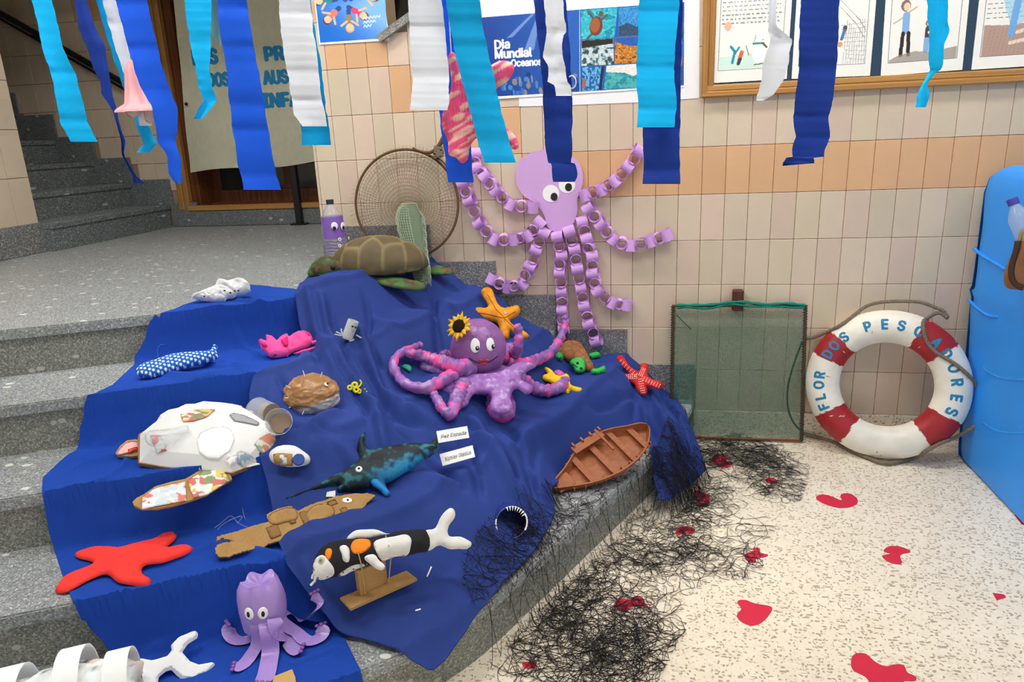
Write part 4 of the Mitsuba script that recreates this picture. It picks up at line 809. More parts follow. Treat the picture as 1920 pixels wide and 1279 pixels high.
RP = [(1508, 634), (1520, 634), (1540, 627), (1570, 613), (1600, 592), (1630, 572), (1660, 566), (1700, 565), (1735, 569), (1755, 577), (1772, 587), (1776, 596), (1765, 588), (1743, 594), (1731, 607), (1733, 627), (1742, 647), (1757, 662), (1787, 680), (1812, 700), (1832, 727), (1842, 750), (1845, 772), (1836, 792), (1816, 806), (1796, 818), (1780, 825), (1762, 832), (1735, 847), (1712, 860), (1686, 866), (1655, 868), (1624, 857), (1600, 847), (1582, 838), (1562, 828), (1525, 818), (1505, 812)]
rp = []
for x, y in RP:
    off = 0.0
    for _ in range(3):
        p = at_plane(x, y, LC + e3 * off, e3); q = p - LC; rho = math.hypot(q @ e1, q @ e2); g = abs(rho - LR)
        off = math.sqrt(max(0, (Lr + 0.008) ** 2 - g * g)) if g < Lr + 0.008 else 0.0
    if p[2] < 0.012: p = at_z(x, y, 0.012)
    if p[1] > -0.012: p = at_y(x, y, -0.012)
    rp.append(p)
for k in range(len(rp)):
    if RP[k][0] < 1720 and RP[k][1] > 800: rp[k] = at_z(*RP[k], 0.012) if at_z(*RP[k], 0.012)[1] < -0.02 else at_y(*RP[k], -0.02)
rs = spline(rp, 420); tw = np.gradient(rs, axis=0); tw /= np.linalg.norm(tw, axis=1, keepdims=True); s = np.r_[0, np.cumsum(np.linalg.norm(np.diff(rs, axis=0), axis=1))]
n1 = np.cross(tw, [0.3, -0.8, 0.5]); n1 /= np.linalg.norm(n1, axis=1, keepdims=True); n2 = np.cross(tw, n1)
mat('rope_fibre', proc(lambda p, n, uv: mix(C('8d8272'), C('6f6658'), noise(p.x * 200, p.y * 200, p.z * 200))), 0.95, 0.1)
for k in range(3):
    th = s / 0.03 * 2 * np.pi + k * 2.094; put('strand', tube(rs + 0.0042 * (np.cos(th)[:, None] * n1 + np.sin(th)[:, None] * n2), 0.0045, 6), 'rope_fibre', ap, smooth=True)

# ---------------------------------------------------------------- blue plastic container, bag and bottle
bn = thing('plastic_container', 'tall blue moulded plastic container at the right edge', 'container')
zs = np.array([0.0, 0.012, 0.05, 0.13, 0.24, 0.36, 0.40, 0.44, 0.55, 0.66, 0.69, 0.72, 0.74, 0.80, 0.90, 1.0, 1.12, 1.18, 1.21, 1.225])
yf = np.interp(zs, [0, 0.125, 0.4, 0.72, 0.9, 1.2], [-0.150, -0.140, -0.10, -0.05, -0.040, -0.022])
ins = np.interp(zs, [0, 0.012, 0.05, 0.39, 0.41, 0.44, 0.68, 0.70, 0.72, 0.745, 1.16, 1.2, 1.225], [0.012, 0.003, 0, 0.0, 0.004, 0.0, 0.004, 0.008, 0.0, 0.006, 0.01, 0.03, 0.07])
V, n = [], 48
for z, y, s_ in zip(zs, yf, ins):
    P = sbox(1.10 + s_, -1.50 + s_, 1.72 - s_, y - s_).buffer(-0.03).buffer(0.03); V.append([[*P.exterior.interpolate(k / n, normalized=True).coords[0], z] for k in range(n)])
V = np.array(V); f = []; i = np.arange(n); j = (i + 1) % n
for k in range(len(zs) - 1): f += [np.c_[k * n + i, k * n + j, (k + 1) * n + j], np.c_[k * n + i, (k + 1) * n + j, (k + 1) * n + i]]
vv = np.vstack([V.reshape(-1, 3), V[-1].mean(0)[None], V[0].mean(0)[None]]); m_ = len(zs) * n
f += [np.c_[(len(zs) - 1) * n + i, (len(zs) - 1) * n + j, np.full(n, m_)], np.c_[j, i, np.full(n, m_ + 1)]]
cm = TM(vv, np.vstack(f)); trimesh.repair.fix_normals(cm)
mat('plastic_blue', proc(lambda p, n, uv: mix(C('2a98fa'), C('258cea'), fbm(p.x * 4, p.y * 4, p.z * 4))), 0.42, 0.3)
put('body', cm, 'plastic_blue', bn, smooth=35)
for px_ in [[(1828, 466), (1836, 474), (1850, 484), (1876, 499), (1886, 506)], [(1818, 562), (1826, 571), (1836, 580), (1858, 593), (1872, 594)], [(1846, 690), (1862, 702), (1885, 710), (1925, 713)], [(1846, 792), (1862, 804), (1885, 811), (1925, 813)]]:
    put('rib', tube(spline([at_x(x, y, 1.106) for x, y in px_], 24), 0.009, 8, flat=0.7, up=[0, 0, 1]), 'plastic_blue', bn, smooth=True)
bg = thing('handbag', 'brown leather bag hanging at the right edge in front of the blue container', 'bag')
o = at_x(1905, 490, 1.03); nn = unit(CAM - o); fr = frame(o, CR[0], nn)
def on_frame(px, fr): 
    inv = np.linalg.inv(fr); return np.array([(inv @ np.r_[at_plane(x, y, fr[:3, 3], fr[:3, 2]), 1])[:2] for x, y in px])
P = smooth_poly(on_frame([(1914, 430), (1909, 446), (1898, 475), (1884, 506), (1882, 524), (1888, 540), (1905, 543), (1940, 546), (1985, 540), (1990, 470), (1975, 428), (1945, 424)], fr), 80)
put('body', moved(puff(P, 0.035, 0.006, R=0.03), fr), mat('leather', proc(lambda p, n, uv: mix(C('8a5c38'), C('744a2a'), fbm(p.x * 30, p.y * 30, p.z * 30))), 0.5, 0.4), bg, smooth=True)
st3 = [(fr @ np.r_[q, 0.036, 1])[:3] for q in on_frame([(1908, 452), (1902, 480), (1896, 510), (1902, 530), (1918, 540)], fr)]
put('strap', tube(spline(st3, 20), 0.009, 8, flat=0.35, up=nn), mat('leather_dark', '3b2418', 0.5, 0.4), bg, smooth=True)
put('zip', tube([(fr @ np.r_[q, 0.030, 1])[:3] for q in on_frame([(1916, 434), (1913, 446), (1911, 456)], fr)], 0.004, 6), mat('brass', 'c9a24e', 0.3, metallic=1.0), bg)
bt = thing('water_bottle', 'clear water bottle with a purple-blue cap sticking out of the brown bag', 'bottle')
ax = unit(on_frame([(1899, 376)], fr)[0] - on_frame([(1918, 420)], fr)[0]); cpos = on_frame([(1899, 378)], fr)[0]
cw = (fr @ np.r_[cpos, 0.0, 1])[:3]; axw = fr[:3, 0] * ax[0] + fr[:3, 1] * ax[1]; bf = frame(cw, np.cross(axw, nn), axw)
scene['clear_plastic'] = {'type': 'thindielectric', 'int_ior': 1.3}
mat('clear_tint', 'dfe6ea', 0.15, 0.5)
scene['bottle_plastic'] = {'type': 'blendbsdf', 'weight': 0.22, 'a': {'type': 'thindielectric', 'int_ior': 1.33}, 'b': {'type': 'twosided', 'bsdf': {'type': 'principled', 'base_color': rgb('e6ecf0'), 'roughness': 0.15, 'specular': 0.6}}}
put('body', moved(lathe([(0.0, -0.20), (0.034, -0.20), (0.036, -0.19), (0.036, -0.065), (0.030, -0.045), (0.018, -0.024), (0.014, -0.012), (0.014, 0.0)], 28), bf), 'bottle_plastic', bt, smooth=40)
put('cap', moved(lathe([(0, -0.012), (0.0175, -0.012), (0.018, -0.008), (0.018, 0.008), (0.0165, 0.011), (0, 0.011)], 24), bf), mat('cap_purple', '43409a', 0.4, 0.4), bt, smooth=40)

# ---------------------------------------------------------------- sea creatures lying on the cloths
mat('paint', VC, 0.6, 0.35)
mat('paint_gloss', VC, 0.35, 0.5)
mat('felt', VC, 0.95, 0.1, sheen=0.6)
mat('cardboard', proc(lambda p, n, uv: mix(C('b8925f'), C('a37f50'), fbm(p.x * 25, p.y * 25, p.z * 25)) * (0.93 + 0.14 * noise(p.x * 260, p.y * 60, p.z * 260))), 0.9, 0.1)
mat('cardboard_dark', '94714a', 0.9, 0.1)
mat('white_card', 'e4e6e6', 0.75, 0.25)
def on(px, py):
    p = cast(px, py, TOP)
    return at_y(px, py, -0.03) if p[1] > -0.03 and px > 620 else p
def lay(px, py, tilt=0.0, lift=0.0):
    o = on(px, py); az = unit((CAM - o) * [1, 1, 0]); n = unit(az * math.sin(math.radians(tilt)) + np.array([0, 0, math.cos(math.radians(tilt))]))
    return frame(o + n * lift, CR[0], n)
def local(px, fr, z=0.0):
    inv = np.linalg.inv(fr); o = fr[:3, 3] + fr[:3, 2] * z
    return np.array([(inv @ np.r_[at_plane(x, y, o, fr[:3, 2]), 1])[:2] for x, y in px])
def world(fr, uvz): uvz = np.atleast_2d(uvz); return uvz @ fr[:3, :3].T + fr[:3, 3]
def rest(px, at, tilt, q=88, smooth=True, lift=0.0, n=None):
    """Frame and outline of a stiff thing whose outline in the photograph is px, laid down on the cloth around 'at'."""
    fr = lay(*at, tilt)
    for _ in range(3):
        P = smooth_poly(local(px, fr), n or 8 * len(px)) if smooth else Polygon(local(px, fr)).buffer(0)
        if P.geom_type != 'Polygon': P = max(P.geoms, key=lambda g: g.area)
        x0, y0, x1, y1 = P.bounds; gx, gy = np.meshgrid(np.linspace(x0, x1, 24), np.linspace(y0, y1, 24)); m = shapely.contains_xy(P, gx, gy)
        w = world(fr, np.c_[gx[m], gy[m], np.zeros(m.sum())]); gap = samp(TOP, w[:, 0], w[:, 1]) - w[:, 2]
        fr = fr.copy(); fr[:3, 3] += fr[:3, 2] * np.percentile(gap, q) * fr[2, 2]
    fr[:3, 3] += fr[:3, 2] * lift
    P = smooth_poly(local(px, fr), n or 8 * len(px)) if smooth else Polygon(local(px, fr)).buffer(0)
    if P.geom_type != 'Polygon': P = max(P.geoms, key=lambda g: g.area)
    return fr, P
class Puff:
    def __init__(s, fr, P, H, R, res=0.006, back=0.3, bump=None, lift=None):
        s.fr, s.P, s.H = fr.copy(), P, H; s.fr[:3, 3] += fr[:3, 2] * (H * back if lift is None else lift)
        s.b = cKDTree(np.array([P.exterior.interpolate(t, normalized=True).coords[0] for t in np.linspace(0, 1, 600)])); s.R = R
        s.bump = bump; s.mesh = moved(puff(P, H, res, R, back, bump), s.fr)
    def h(s, uv):
        d = s.b.query(uv)[0]; t = np.clip(d / s.R, 0, 1); z = s.H * np.sqrt(np.clip(1 - (1 - t) ** 2, 0, 1))
        z = np.where(shapely.contains_xy(s.P, uv[:, 0], uv[:, 1]), z, 0)
        return z + (s.bump(uv) * np.clip(t * 2, 0, 1) if s.bump is not None else 0)
    def find(s, px):
        out = []
        for x, y in px:
            z = s.H * 0.5
            for _ in range(7): uv = local([(x, y)], s.fr, z); z = 0.5 * z + 0.5 * float(s.h(uv)[0])
            out.append(uv[0])
        return np.array(out)
    def pt(s, x, y, off=0.0):
        uv = s.find([(x, y)]); return world(s.fr, [uv[0][0], uv[0][1], s.h(uv)[0] + off])[0]
    def decal(s, px, name, m, parent, t=0.0012, res=0.006, smooth=True, off=0.0003, sm=True, **kw):
        uv = s.find(px); P = smooth_poly(uv, 8 * len(px)) if smooth else Polygon(uv).buffer(0)
        if P.geom_type != 'Polygon': P = max(P.geoms, key=lambda g: g.area)
        g = puff(P, t, res, R=min(0.003, res), back=0.0); v = g.vertices; v[:, 2] += s.h(v[:, :2]) + off
        return put(name, moved(TM(v, g.faces), s.fr), m, parent, smooth=sm, **kw)
    def dot(s, x, y, r, name, m, parent, squash=0.35, off=0.0):
        uv = s.find([(x, y)]); e = 0.004; h0 = s.h(uv)[0]; gx = (s.h(uv + [[e, 0]])[0] - s.h(uv - [[e, 0]])[0]) / (2 * e); gy = (s.h(uv + [[0, e]])[0] - s.h(uv - [[0, e]])[0]) / (2 * e)
        n = s.fr[:3, :3] @ unit([-gx, -gy, 1]); o = world(s.fr, [uv[0][0], uv[0][1], h0 + off])[0]; rr = np.atleast_1d(r)
        mm = ellipsoid([0, 0, 0], [rr[0], rr[-1], min(rr[0], rr[-1]) * squash], 2); return put(name, moved(mm, frame(o, CR[0], n)), m, parent, smooth=True)
def colour(v, base, spots, f, seed, lo=0.5, hi=0.56):
    n = meshkit.fbm(v * f, 3, seed); t = np.clip((n - lo) / (hi - lo), 0, 1)[:, None]
    return lin(base) * (1 - t) + lin(spots) * t
def scutes(v, cs, base, line, w):
    d, _ = cKDTree(cs).query(v, k=2); t = np.clip((d[:, 1] - d[:, 0]) / w, 0, 1)[:, None]; return lin(line) * (1 - t) + lin(base) * t
def path(px, r, n=40, lift=1.0, y=None, toward=0.0):
    p = []
    for k, (x, y_) in enumerate(px):
        if y is not None and y[k] is not None: p.append(at_y(x, y_, y[k]))
        else:
            q = on(x, y_); p.append(q + [0, 0, r * lift] + unit(CAM - q) * toward)
    return spline(p, n, k=3 if len(p) > 3 else 2)

# --- big papier-mache octopus
oct_ = thing('papier_mache_octopus', 'big purple and pink papier-mache octopus with a smiling face and a sunflower on its head', 'octopus')
ob = on(905, 722); hc = at_y(897, 652, ob[1] + 0.05); hR = np.array([0.107, 0.102, 0.112])
skin = []
head = ellipsoid(hc, hR, 4)
bod = ellipsoid(at_y(906, 708, ob[1] + 0.04) + [0, 0, -0.005], [0.160, 0.120, 0.050], 4)
TENT = [([(868, 706), (842, 716), (820, 729), (795, 738), (768, 733), (748, 716), (739, 698), (744, 680), (760, 668), (787, 656)], 0.026, 0.012, None, 0.02), ([(882, 702), (852, 700), (828, 692), (804, 684), (784, 678), (770, 676)], 0.034, 0.018, None, 0.03),
        ([(872, 730), (860, 752), (852, 776), (843, 790), (828, 774), (814, 752)], 0.032, 0.015, None, 0.01), ([(930, 730), (935, 748), (938, 766), (942, 780)], 0.036, 0.054, None, 0.01),
        ([(962, 712), (985, 728), (1012, 741), (1036, 742), (1054, 733), (1056, 720), (1047, 712)], 0.030, 0.020, None, 0.012), ([(955, 694), (985, 692), (1012, 682), (1032, 661), (1048, 638), (1058, 615), (1060, 597)], 0.028, 0.016, [None, None, None, -0.42, -0.36, -0.31, -0.29], 0.03),
        ([(940, 682), (960, 664), (972, 645), (973, 626), (970, 613)], 0.028, 0.016, [None, None, ob[1] + 0.10, ob[1] + 0.11, ob[1] + 0.11], 0.03), ([(870, 690), (850, 680), (835, 676)], 0.03, 0.02, None, 0.0)]
tm = []
for px, r0, r1, ys, tw_ in TENT:
    p = path(px, r0 * 0.8, 48, y=ys, toward=tw_); tm.append(tube(p, np.linspace(r0, r1, 48) * (1 + 0.10 * np.sin(np.arange(48) * 1.7)), 14)); tm.append(ellipsoid(p[-1], [r1] * 3, 2))
def rough(m, amp, f, seed):
    n = m.vertex_normals; v = m.vertices; return TM(v + n * ((meshkit.fbm(v * f, 3, seed) - 0.5) * amp)[:, None], m.faces)
def oct_col(v, pink):
    n1 = meshkit.fbm(v * 26, 3, 4); c = lin('8c5ca6') * (1 - 0.4 * (n1 - 0.5))[:, None]
    if pink: t = np.clip((meshkit.fbm(v * 26, 2, 11) - 0.55) / 0.05, 0, 1)[:, None]; c = c * (1 - t) + lin('e2559f') * t
    s = np.clip((meshkit.fbm(v * 60, 2, 21) - 0.62) / 0.06, 0, 1)[:, None] * 0.5; return c * (1 - s) + lin('b7a6d0') * s
for m_ in tm:
    pass
for k in range(0, len(tm), 2):
    g = rough(cat(tm[k], tm[k + 1]), 0.016, 55, k); put('tentacle', g, 'paint_gloss', oct_, smooth=True, color=oct_col(g.vertices, True))
web_px = [(846, 690), (815, 682), (792, 678), (786, 690), (812, 702), (838, 716), (818, 724), (796, 736), (806, 746), (836, 742), (850, 752), (858, 768), (874, 764), (886, 744), (904, 740), (920, 744), (918, 766), (936, 780), (962, 770), (958, 746), (968, 732), (990, 742), (1000, 730), (978, 714), (988, 700), (1006, 688), (984, 682), (958, 688), (935, 700), (905, 704), (872, 702)]
fr_w, P_w = rest(web_px, (905, 735), 36, q=80); pw_ = Puff(fr_w, P_w, 0.022, 0.05, 0.006, back=0.4, bump=lambda q: 0.010 * (np.abs(meshkit.fbm(np.c_[q * 38, q[:, :1] * 0], 3, 8) - 0.5) * 2 - 0.3)); put('web', pw_.mesh, 'paint_gloss', oct_, smooth=True, color=oct_col(pw_.mesh.vertices, False) * 1.12)
g = rough(bod, 0.020, 45, 5); put('body', g, 'paint_gloss', oct_, smooth=True, color=oct_col(g.vertices, False))
g = rough(head, 0.006, 40, 6); hk = put('head', g, 'paint_gloss', oct_, smooth=True, color=lin('8c5a9c') * (0.8 + 0.5 * meshkit.fbm(g.vertices * 30, 3, 2))[:, None])
def on_head(x, y, off=0.0):
    d = unit(ray(x, y)); o = (CAM - hc) / hR; dd = d / hR; a, b, c = dd @ dd, 2 * o @ dd, o @ o - 1; disc = max(b * b - 4 * a * c, 0)
    p = CAM + d * ((-b - math.sqrt(disc)) / (2 * a)); n = unit((p - hc) / hR ** 2); return p + n * off, n
def head_disc(x, y, rx, ry, m, name, off, parent, rot=0.0):
    p, n = on_head(x, y, off); fr = frame(p, CR[0], n); q = ellipsoid([0, 0, 0], [rx, ry, 0.006], 3); return put(name, moved(q, fr), m, parent, smooth=True)
for x, y, rx, ry, qx, qy in [(891, 648, 0.018, 0.027, 895, 653), (919, 646, 0.016, 0.025, 923, 650)]:
    e = head_disc(x, y, rx, ry, 'eye_white', 'eye', 0.001, oct_); head_disc(qx, qy, 0.0075, 0.009, 'eye_black', 'pupil', 0.0045, e); head_disc(qx + 0.6, qy - 1, 0.0025, 0.003, 'eye_white', 'glint', 0.0085, e)
put('smile', tube(spline([on_head(x, y, 0.002)[0] for x, y in [(880, 671), (892, 678), (908, 681), (922, 676), (933, 667)]], 24), 0.0016, 6), 'eye_black', oct_)
lips = []
for x, y, rx, ry in [(902, 675, 0.011, 0.006), (913, 675, 0.011, 0.006), (907, 681, 0.016, 0.007)]:
    p, n = on_head(x, y, 0.002); lips.append(moved(ellipsoid([0, 0, 0], [rx, ry, 0.006], 2), frame(p, CR[0], n)))
put('lips', cat(*lips), mat('lip_red', 'a83a4c', 0.5, 0.4), oct_, smooth=True)
ls = []
for x, y, dx, dy in [(884, 636, -3, -3), (888, 634, -2, -4), (893, 633, 0, -4), (914, 633, -1, -4), (920, 632, 1, -4), (925, 635, 3, -3)]: ls.append(tube([on_head(x, y, 0.002)[0], on_head(x + dx, y + dy, 0.003)[0]], 0.0007, 5))
put('eyelash', cat(*ls), 'eye_black', oct_)
fo, fn_ = on_head(866, 618, 0.010); ff = frame(at_y(861, 612, fo[1] - 0.022), CR[0], unit(fn_ + np.array([-0.2, -1.2, 0.3])))
sf = []
for k in range(15):
    a = k * 2 * np.pi / 15; d = np.array([math.cos(a), math.sin(a)]); e = np.array([-d[1], d[0]]); rt = 0.054 + 0.006 * math.sin(k * 2.4)
    pl = Polygon([d * 0.018 - e * 0.007, d * 0.036 - e * 0.010, d * rt, d * 0.036 + e * 0.010, d * 0.018 + e * 0.007]); g = puff(pl, 0.003, 0.005); g.vertices[:, 2] += 0.004 * (k % 2) + 0.12 * (np.hypot(g.vertices[:, 0], g.vertices[:, 1]) - 0.03); sf.append(g)
fk = numbered(oct_ + '__sunflower')
for g in sf: put('petal', moved(g, ff), mat('petal_yellow', 'f2c12e', 0.6, 0.3) if 'petal_yellow' not in scene else 'petal_yellow', fk, smooth=True)
g = ellipsoid([0, 0, 0.005], [0.026, 0.026, 0.010], 3); g.vertices = g.vertices + (meshkit.noise(g.vertices * 400) - 0.5)[:, None] * 0.003
put('flower_centre', moved(g, ff), mat('seed_brown', '2c1d14', 0.9, 0.1), fk, smooth=True)

# --- starfish
def starfish(px, at, tilt, label, c1, c2, H, key='starfish', f=60, ridge=None, dots=None, lift=None, R=None, bump=0.003, extra=None):
    fr, P = rest(px, at, tilt, n=14 * len(px)); P = P.buffer(0.005).buffer(-0.002)
    pf = Puff(fr, P, H, R or H * 1.6, 0.005, back=0.5, bump=lambda q: bump * (meshkit.fbm(np.c_[q * f, q[:, :1] * 0], 3, 5) - 0.5), lift=lift)
    t = thing(key, label, 'starfish'); v = pf.mesh.vertices
    c = colour(v, c1, c2, 30, 9, 0.45, 0.65)
    put('body', pf.mesh, 'paint', t, smooth=True, color=c); return t, pf
t, pf = starfish([(905, 545), (918, 543), (926, 556), (944, 580), (955, 579), (973, 578), (974, 586), (966, 596), (955, 603), (962, 612), (980, 622), (990, 633), (984, 637), (972, 632), (955, 622), (951, 638), (945, 638), (938, 622), (932, 606), (915, 602), (896, 594), (886, 588), (890, 582), (902, 580), (915, 579), (912, 566)], (935, 600), 50, 'large orange-yellow fabric starfish lying behind the purple octopus head', 'f0a021', 'd98510', 0.022)
for px in [[(914, 552), (930, 580), (946, 596)], [(895, 586), (920, 590), (946, 597)], [(966, 584), (946, 596)], [(980, 630), (946, 597)], [(948, 632), (946, 597)]]: put('seam', tube([pf.pt(x, y, 0.001) for x, y in px], 0.0022, 5), mat('seam_orange', 'c9760f', 0.8) if 'seam_orange' not in scene else 'seam_orange', t, smooth=True)
pf.dot(948, 587, 0.008, 'button', mat('button', 'd9b37c', 0.5), t)
t, pf = starfish([(1022, 692), (1030, 694), (1040, 704), (1052, 708), (1062, 704), (1067, 710), (1068, 720), (1078, 728), (1091, 733), (1088, 738), (1076, 736), (1068, 734), (1066, 742), (1060, 738), (1058, 728), (1044, 724), (1030, 718), (1018, 711), (1020, 706), (1028, 704)], (1055, 720), 35, 'small bright yellow starfish held by the tip of an octopus arm', 'f4c81c', 'eab511', 0.014)
t, pf = starfish([(1157, 673), (1165, 670), (1172, 676), (1185, 694), (1199, 699), (1203, 686), (1211, 685), (1213, 700), (1218, 712), (1230, 717), (1242, 722), (1240, 729), (1228, 730), (1212, 725), (1212, 738), (1207, 743), (1200, 740), (1190, 722), (1176, 715), (1165, 706), (1180, 704), (1168, 690), (1158, 681)], (1197, 710), 30, 'red starfish with rows of white dots, at the wall end of the cloth', 'd22b26', 'b81f20', 0.016)
dm = 'dot_white'; mat(dm, 'f3e4dc', 0.6)
for (a, b) in [((1161, 676), (1196, 706)), ((1207, 690), (1200, 706)), ((1238, 725), (1204, 708)), ((1206, 738), (1200, 708)), ((1170, 707), (1196, 706))]:
    for s in np.linspace(0.05, 0.9, 7):
        for o in (-3.2, 0, 3.2):
            x, y = a[0] + (b[0] - a[0]) * s, a[1] + (b[1] - a[1]) * s; L = math.hypot(b[0] - a[0], b[1] - a[1]); pf.dot(x - (b[1] - a[1]) / L * o, y + (b[0] - a[0]) / L * o, 0.0022, 'dot', dm, t)
# red felt starfish, draped
fpx = [(105, 1113), (108, 1103), (120, 1090), (150, 1074), (176, 1063), (168, 1056), (143, 1048), (142, 1043), (155, 1037), (180, 1030), (210, 1031), (235, 1033), (262, 1026), (290, 1017), (310, 1005), (325, 1003), (331, 1006), (326, 1020), (314, 1034), (330, 1030), (352, 1027), (360, 1032), (352, 1042), (328, 1054), (300, 1064), (270, 1071), (268, 1080), (284, 1092), (282, 1097), (262, 1100), (238, 1100), (222, 1097), (195, 1084), (165, 1094), (135, 1108), (115, 1117)]
b = np.array([on(x, y)[:2] for x, y in fpx]); P = smooth_poly(b, 260); g = puff(P, 0.009, 0.007, R=0.012, back=0.2); v = g.vertices
v[:, 2] += ndimage.map_coordinates(ndimage.gaussian_filter(TOP, 2.0), [(v[:, 0] - GX0) / GRES, (v[:, 1] - GY0) / GRES], order=1) + 0.006
fc = on(252, 1052); dd = np.hypot(v[:, 0] - fc[0], v[:, 1] - fc[1]); v[:, 2] += 0.016 * np.exp(-(dd / 0.07) ** 2)
rt = thing('felt_starfish', 'large flat bright red felt starfish at the left edge of the blue cloth', 'starfish')
put('body', TM(v, g.faces), mat('felt_red', 'f0403a', 0.95, 0.1, sheen=0.5), rt, smooth=True)

# --- big painted turtle
tb = thing('painted_turtle', 'large olive-brown painted turtle lying on the landing edge under the green net bag', 'turtle')
tc = on(712, 528); tc = at_y(712, 512, tc[1] + 0.12); tc[2] = 0.893
shr = np.array([0.215, 0.135, 0.138]); sh = ellipsoid([0, 0, 0], shr, 5); sh.vertices[:, 2] = np.where(sh.vertices[:, 2] < 0, sh.vertices[:, 2] * 0.12, sh.vertices[:, 2])
sv = sh.vertices; hexc = np.array([[x * 0.115 + (0.057 if j % 2 else 0) + 0.012 * math.sin(5 * x + 3 * j), y * 0.080 + 0.008 * math.sin(7 * x + j), 0] for j, y in enumerate((-1.35, -0.45, 0.45, 1.35)) for x in (-2, -1, 0, 1, 2)])
pl = np.c_[sv[:, 0], sv[:, 1] * 1.0 - 0.45 * (sv[:, 2] - 0.10), sv[:, 0] * 0]
cc = scutes(pl, hexc, '63563a', '8a7b52', 0.018); n_ = meshkit.fbm(sv * 22, 3, 3); cc *= (0.75 + 0.5 * n_)[:, None]
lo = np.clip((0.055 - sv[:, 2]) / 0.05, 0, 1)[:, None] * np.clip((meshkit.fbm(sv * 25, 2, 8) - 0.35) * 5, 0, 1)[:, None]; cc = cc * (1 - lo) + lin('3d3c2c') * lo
d, _ = cKDTree(hexc).query(pl, k=2); sh.vertices = sv + sh.vertex_normals * (0.004 * np.clip(1 - (d[:, 1] - d[:, 0]) / 0.016, 0, 1))[:, None]
TR_ = frame(tc, [1, 0.10, 0], [0, -0.05, 1])
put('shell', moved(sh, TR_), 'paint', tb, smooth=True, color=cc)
def turtle_skin(v, s=1.0):
    c = colour(v, '4a472c', '446f36', 28, 2, 0.45, 0.6); t = np.clip((meshkit.fbm(v * 34, 2, 6) - 0.58) / 0.05, 0, 1)[:, None] * 0.7; c = c * (1 - t) + lin('7d4c36') * t; return c
hd_ = cat(ellipsoid([0, 0, 0], [0.062, 0.048, 0.044], 4), ellipsoid([0.075, 0.0, -0.005], [0.07, 0.05, 0.046], 4), ellipsoid([-0.045, 0, -0.014], [0.03, 0.034, 0.028], 3), ellipsoid([0.15, 0.0, -0.01], [0.09, 0.062, 0.05], 4)); hd_ = rough(hd_, 0.008, 40, 1)
ht = frame(at_y(613, 503, tc[1] - 0.07), [1, 0.1, -0.02], [0, -0.1, 1]); hd_.apply_scale(1.16); k_ = put('head', moved(hd_, ht), 'paint', tb, smooth=True, color=turtle_skin(moved(hd_, ht).vertices))
put('eye', ellipsoid(at_y(624, 502, tc[1] - 0.126), [0.011, 0.008, 0.011], 2), 'eye_black', tb, smooth=True)
put('mouth', tube([at_y(x, y, tc[1] - 0.124) for x, y in [(592, 514), (612, 518), (632, 516)]], 0.003, 5), mat('mouth_dark', '23251a', 0.7), tb)
for px, at_, tl in [([(702, 528), (716, 524), (745, 524), (775, 530), (797, 537), (799, 543), (788, 547), (765, 547), (735, 542), (712, 536)], (750, 540), 20), ([(800, 504), (815, 502), (835, 505), (850, 512), (846, 517), (825, 518), (804, 516)], (825, 514), 15)]:
    fr, P = rest(px, at_, tl); pf = Puff(fr, P, 0.014, 0.03, 0.006, back=0.6); put('flipper', pf.mesh, 'paint', tb, smooth=True, color=turtle_skin(pf.mesh.vertices))
# --- small green turtle
t2 = thing('small_turtle', 'small turtle with a brown scaly shell and bright green head and flippers beside the octopus', 'turtle')
px = [(1041, 664), (1050, 652), (1064, 644), (1080, 644), (1092, 652), (1100, 664), (1108, 680), (1114, 694), (1108, 702), (1098, 699), (1085, 690), (1068, 682), (1052, 674)]
fr, P = rest(px, (1078, 690), 40); pf = Puff(fr, P, 0.030, 0.04, 0.004, back=0.5); v = pf.mesh.vertices; tv_ = v[((v - pf.fr[:3, 3]) @ pf.fr[:3, 2]) > 0.008]; cs_ = tv_[np.random.default_rng(3).choice(len(tv_), 22, replace=False)]
put('shell', pf.mesh, 'paint', t2, smooth=True, color=scutes(v, cs_, 'a4623a', '50602c', 0.006) * (0.8 + 0.5 * meshkit.fbm(v * 60, 2, 1))[:, None])
mat('spot_black', '123a1c', 0.6)
grn = []
for q, at_, tl in [([(1068, 684), (1080, 672), (1093, 674), (1098, 688), (1096, 698), (1088, 701), (1078, 698), (1075, 690)], (1086, 700), 45), ([(1042, 665), (1050, 664), (1056, 670), (1054, 677), (1045, 676), (1041, 670)], (1049, 676), 30), ([(1110, 696), (1120, 695), (1134, 690), (1136, 694), (1128, 702), (1116, 704), (1108, 702)], (1120, 702), 25), ([(1104, 668), (1112, 665), (1124, 665), (1126, 669), (1118, 673), (1107, 674)], (1115, 672), 25)]:
    f2, P2 = rest(q, at_, tl, lift=0.034 if q[0][0] == 1068 else 0.0); p2 = Puff(f2, P2, 0.014, 0.014, 0.004, back=0.6)
    k_ = put('head' if q[0][0] == 1068 else 'flipper', p2.mesh, mat('turtle_green', '2fb54e', 0.5, 0.35) if 'turtle_green' not in scene else 'turtle_green', t2, smooth=True); grn.append(p2)
    for _ in range(7 if q[0][0] == 1068 else 4):
        xs, ys = np.array(q).T; pf_r = np.random.default_rng(len(grn) * 31 + _); x, y = pf_r.uniform(xs.min() + 3, xs.max() - 3), pf_r.uniform(ys.min() + 3, ys.max() - 3)
        if Polygon(q).buffer(-1.5).contains(Point(x, y)): p2.dot(x, y, 0.0035, 'spot', 'spot_black', k_)
for x, y in [(1083, 681), (1090, 691)]: grn[0].dot(x, y, 0.006, 'eye', 'eye_black', t2, squash=0.8)

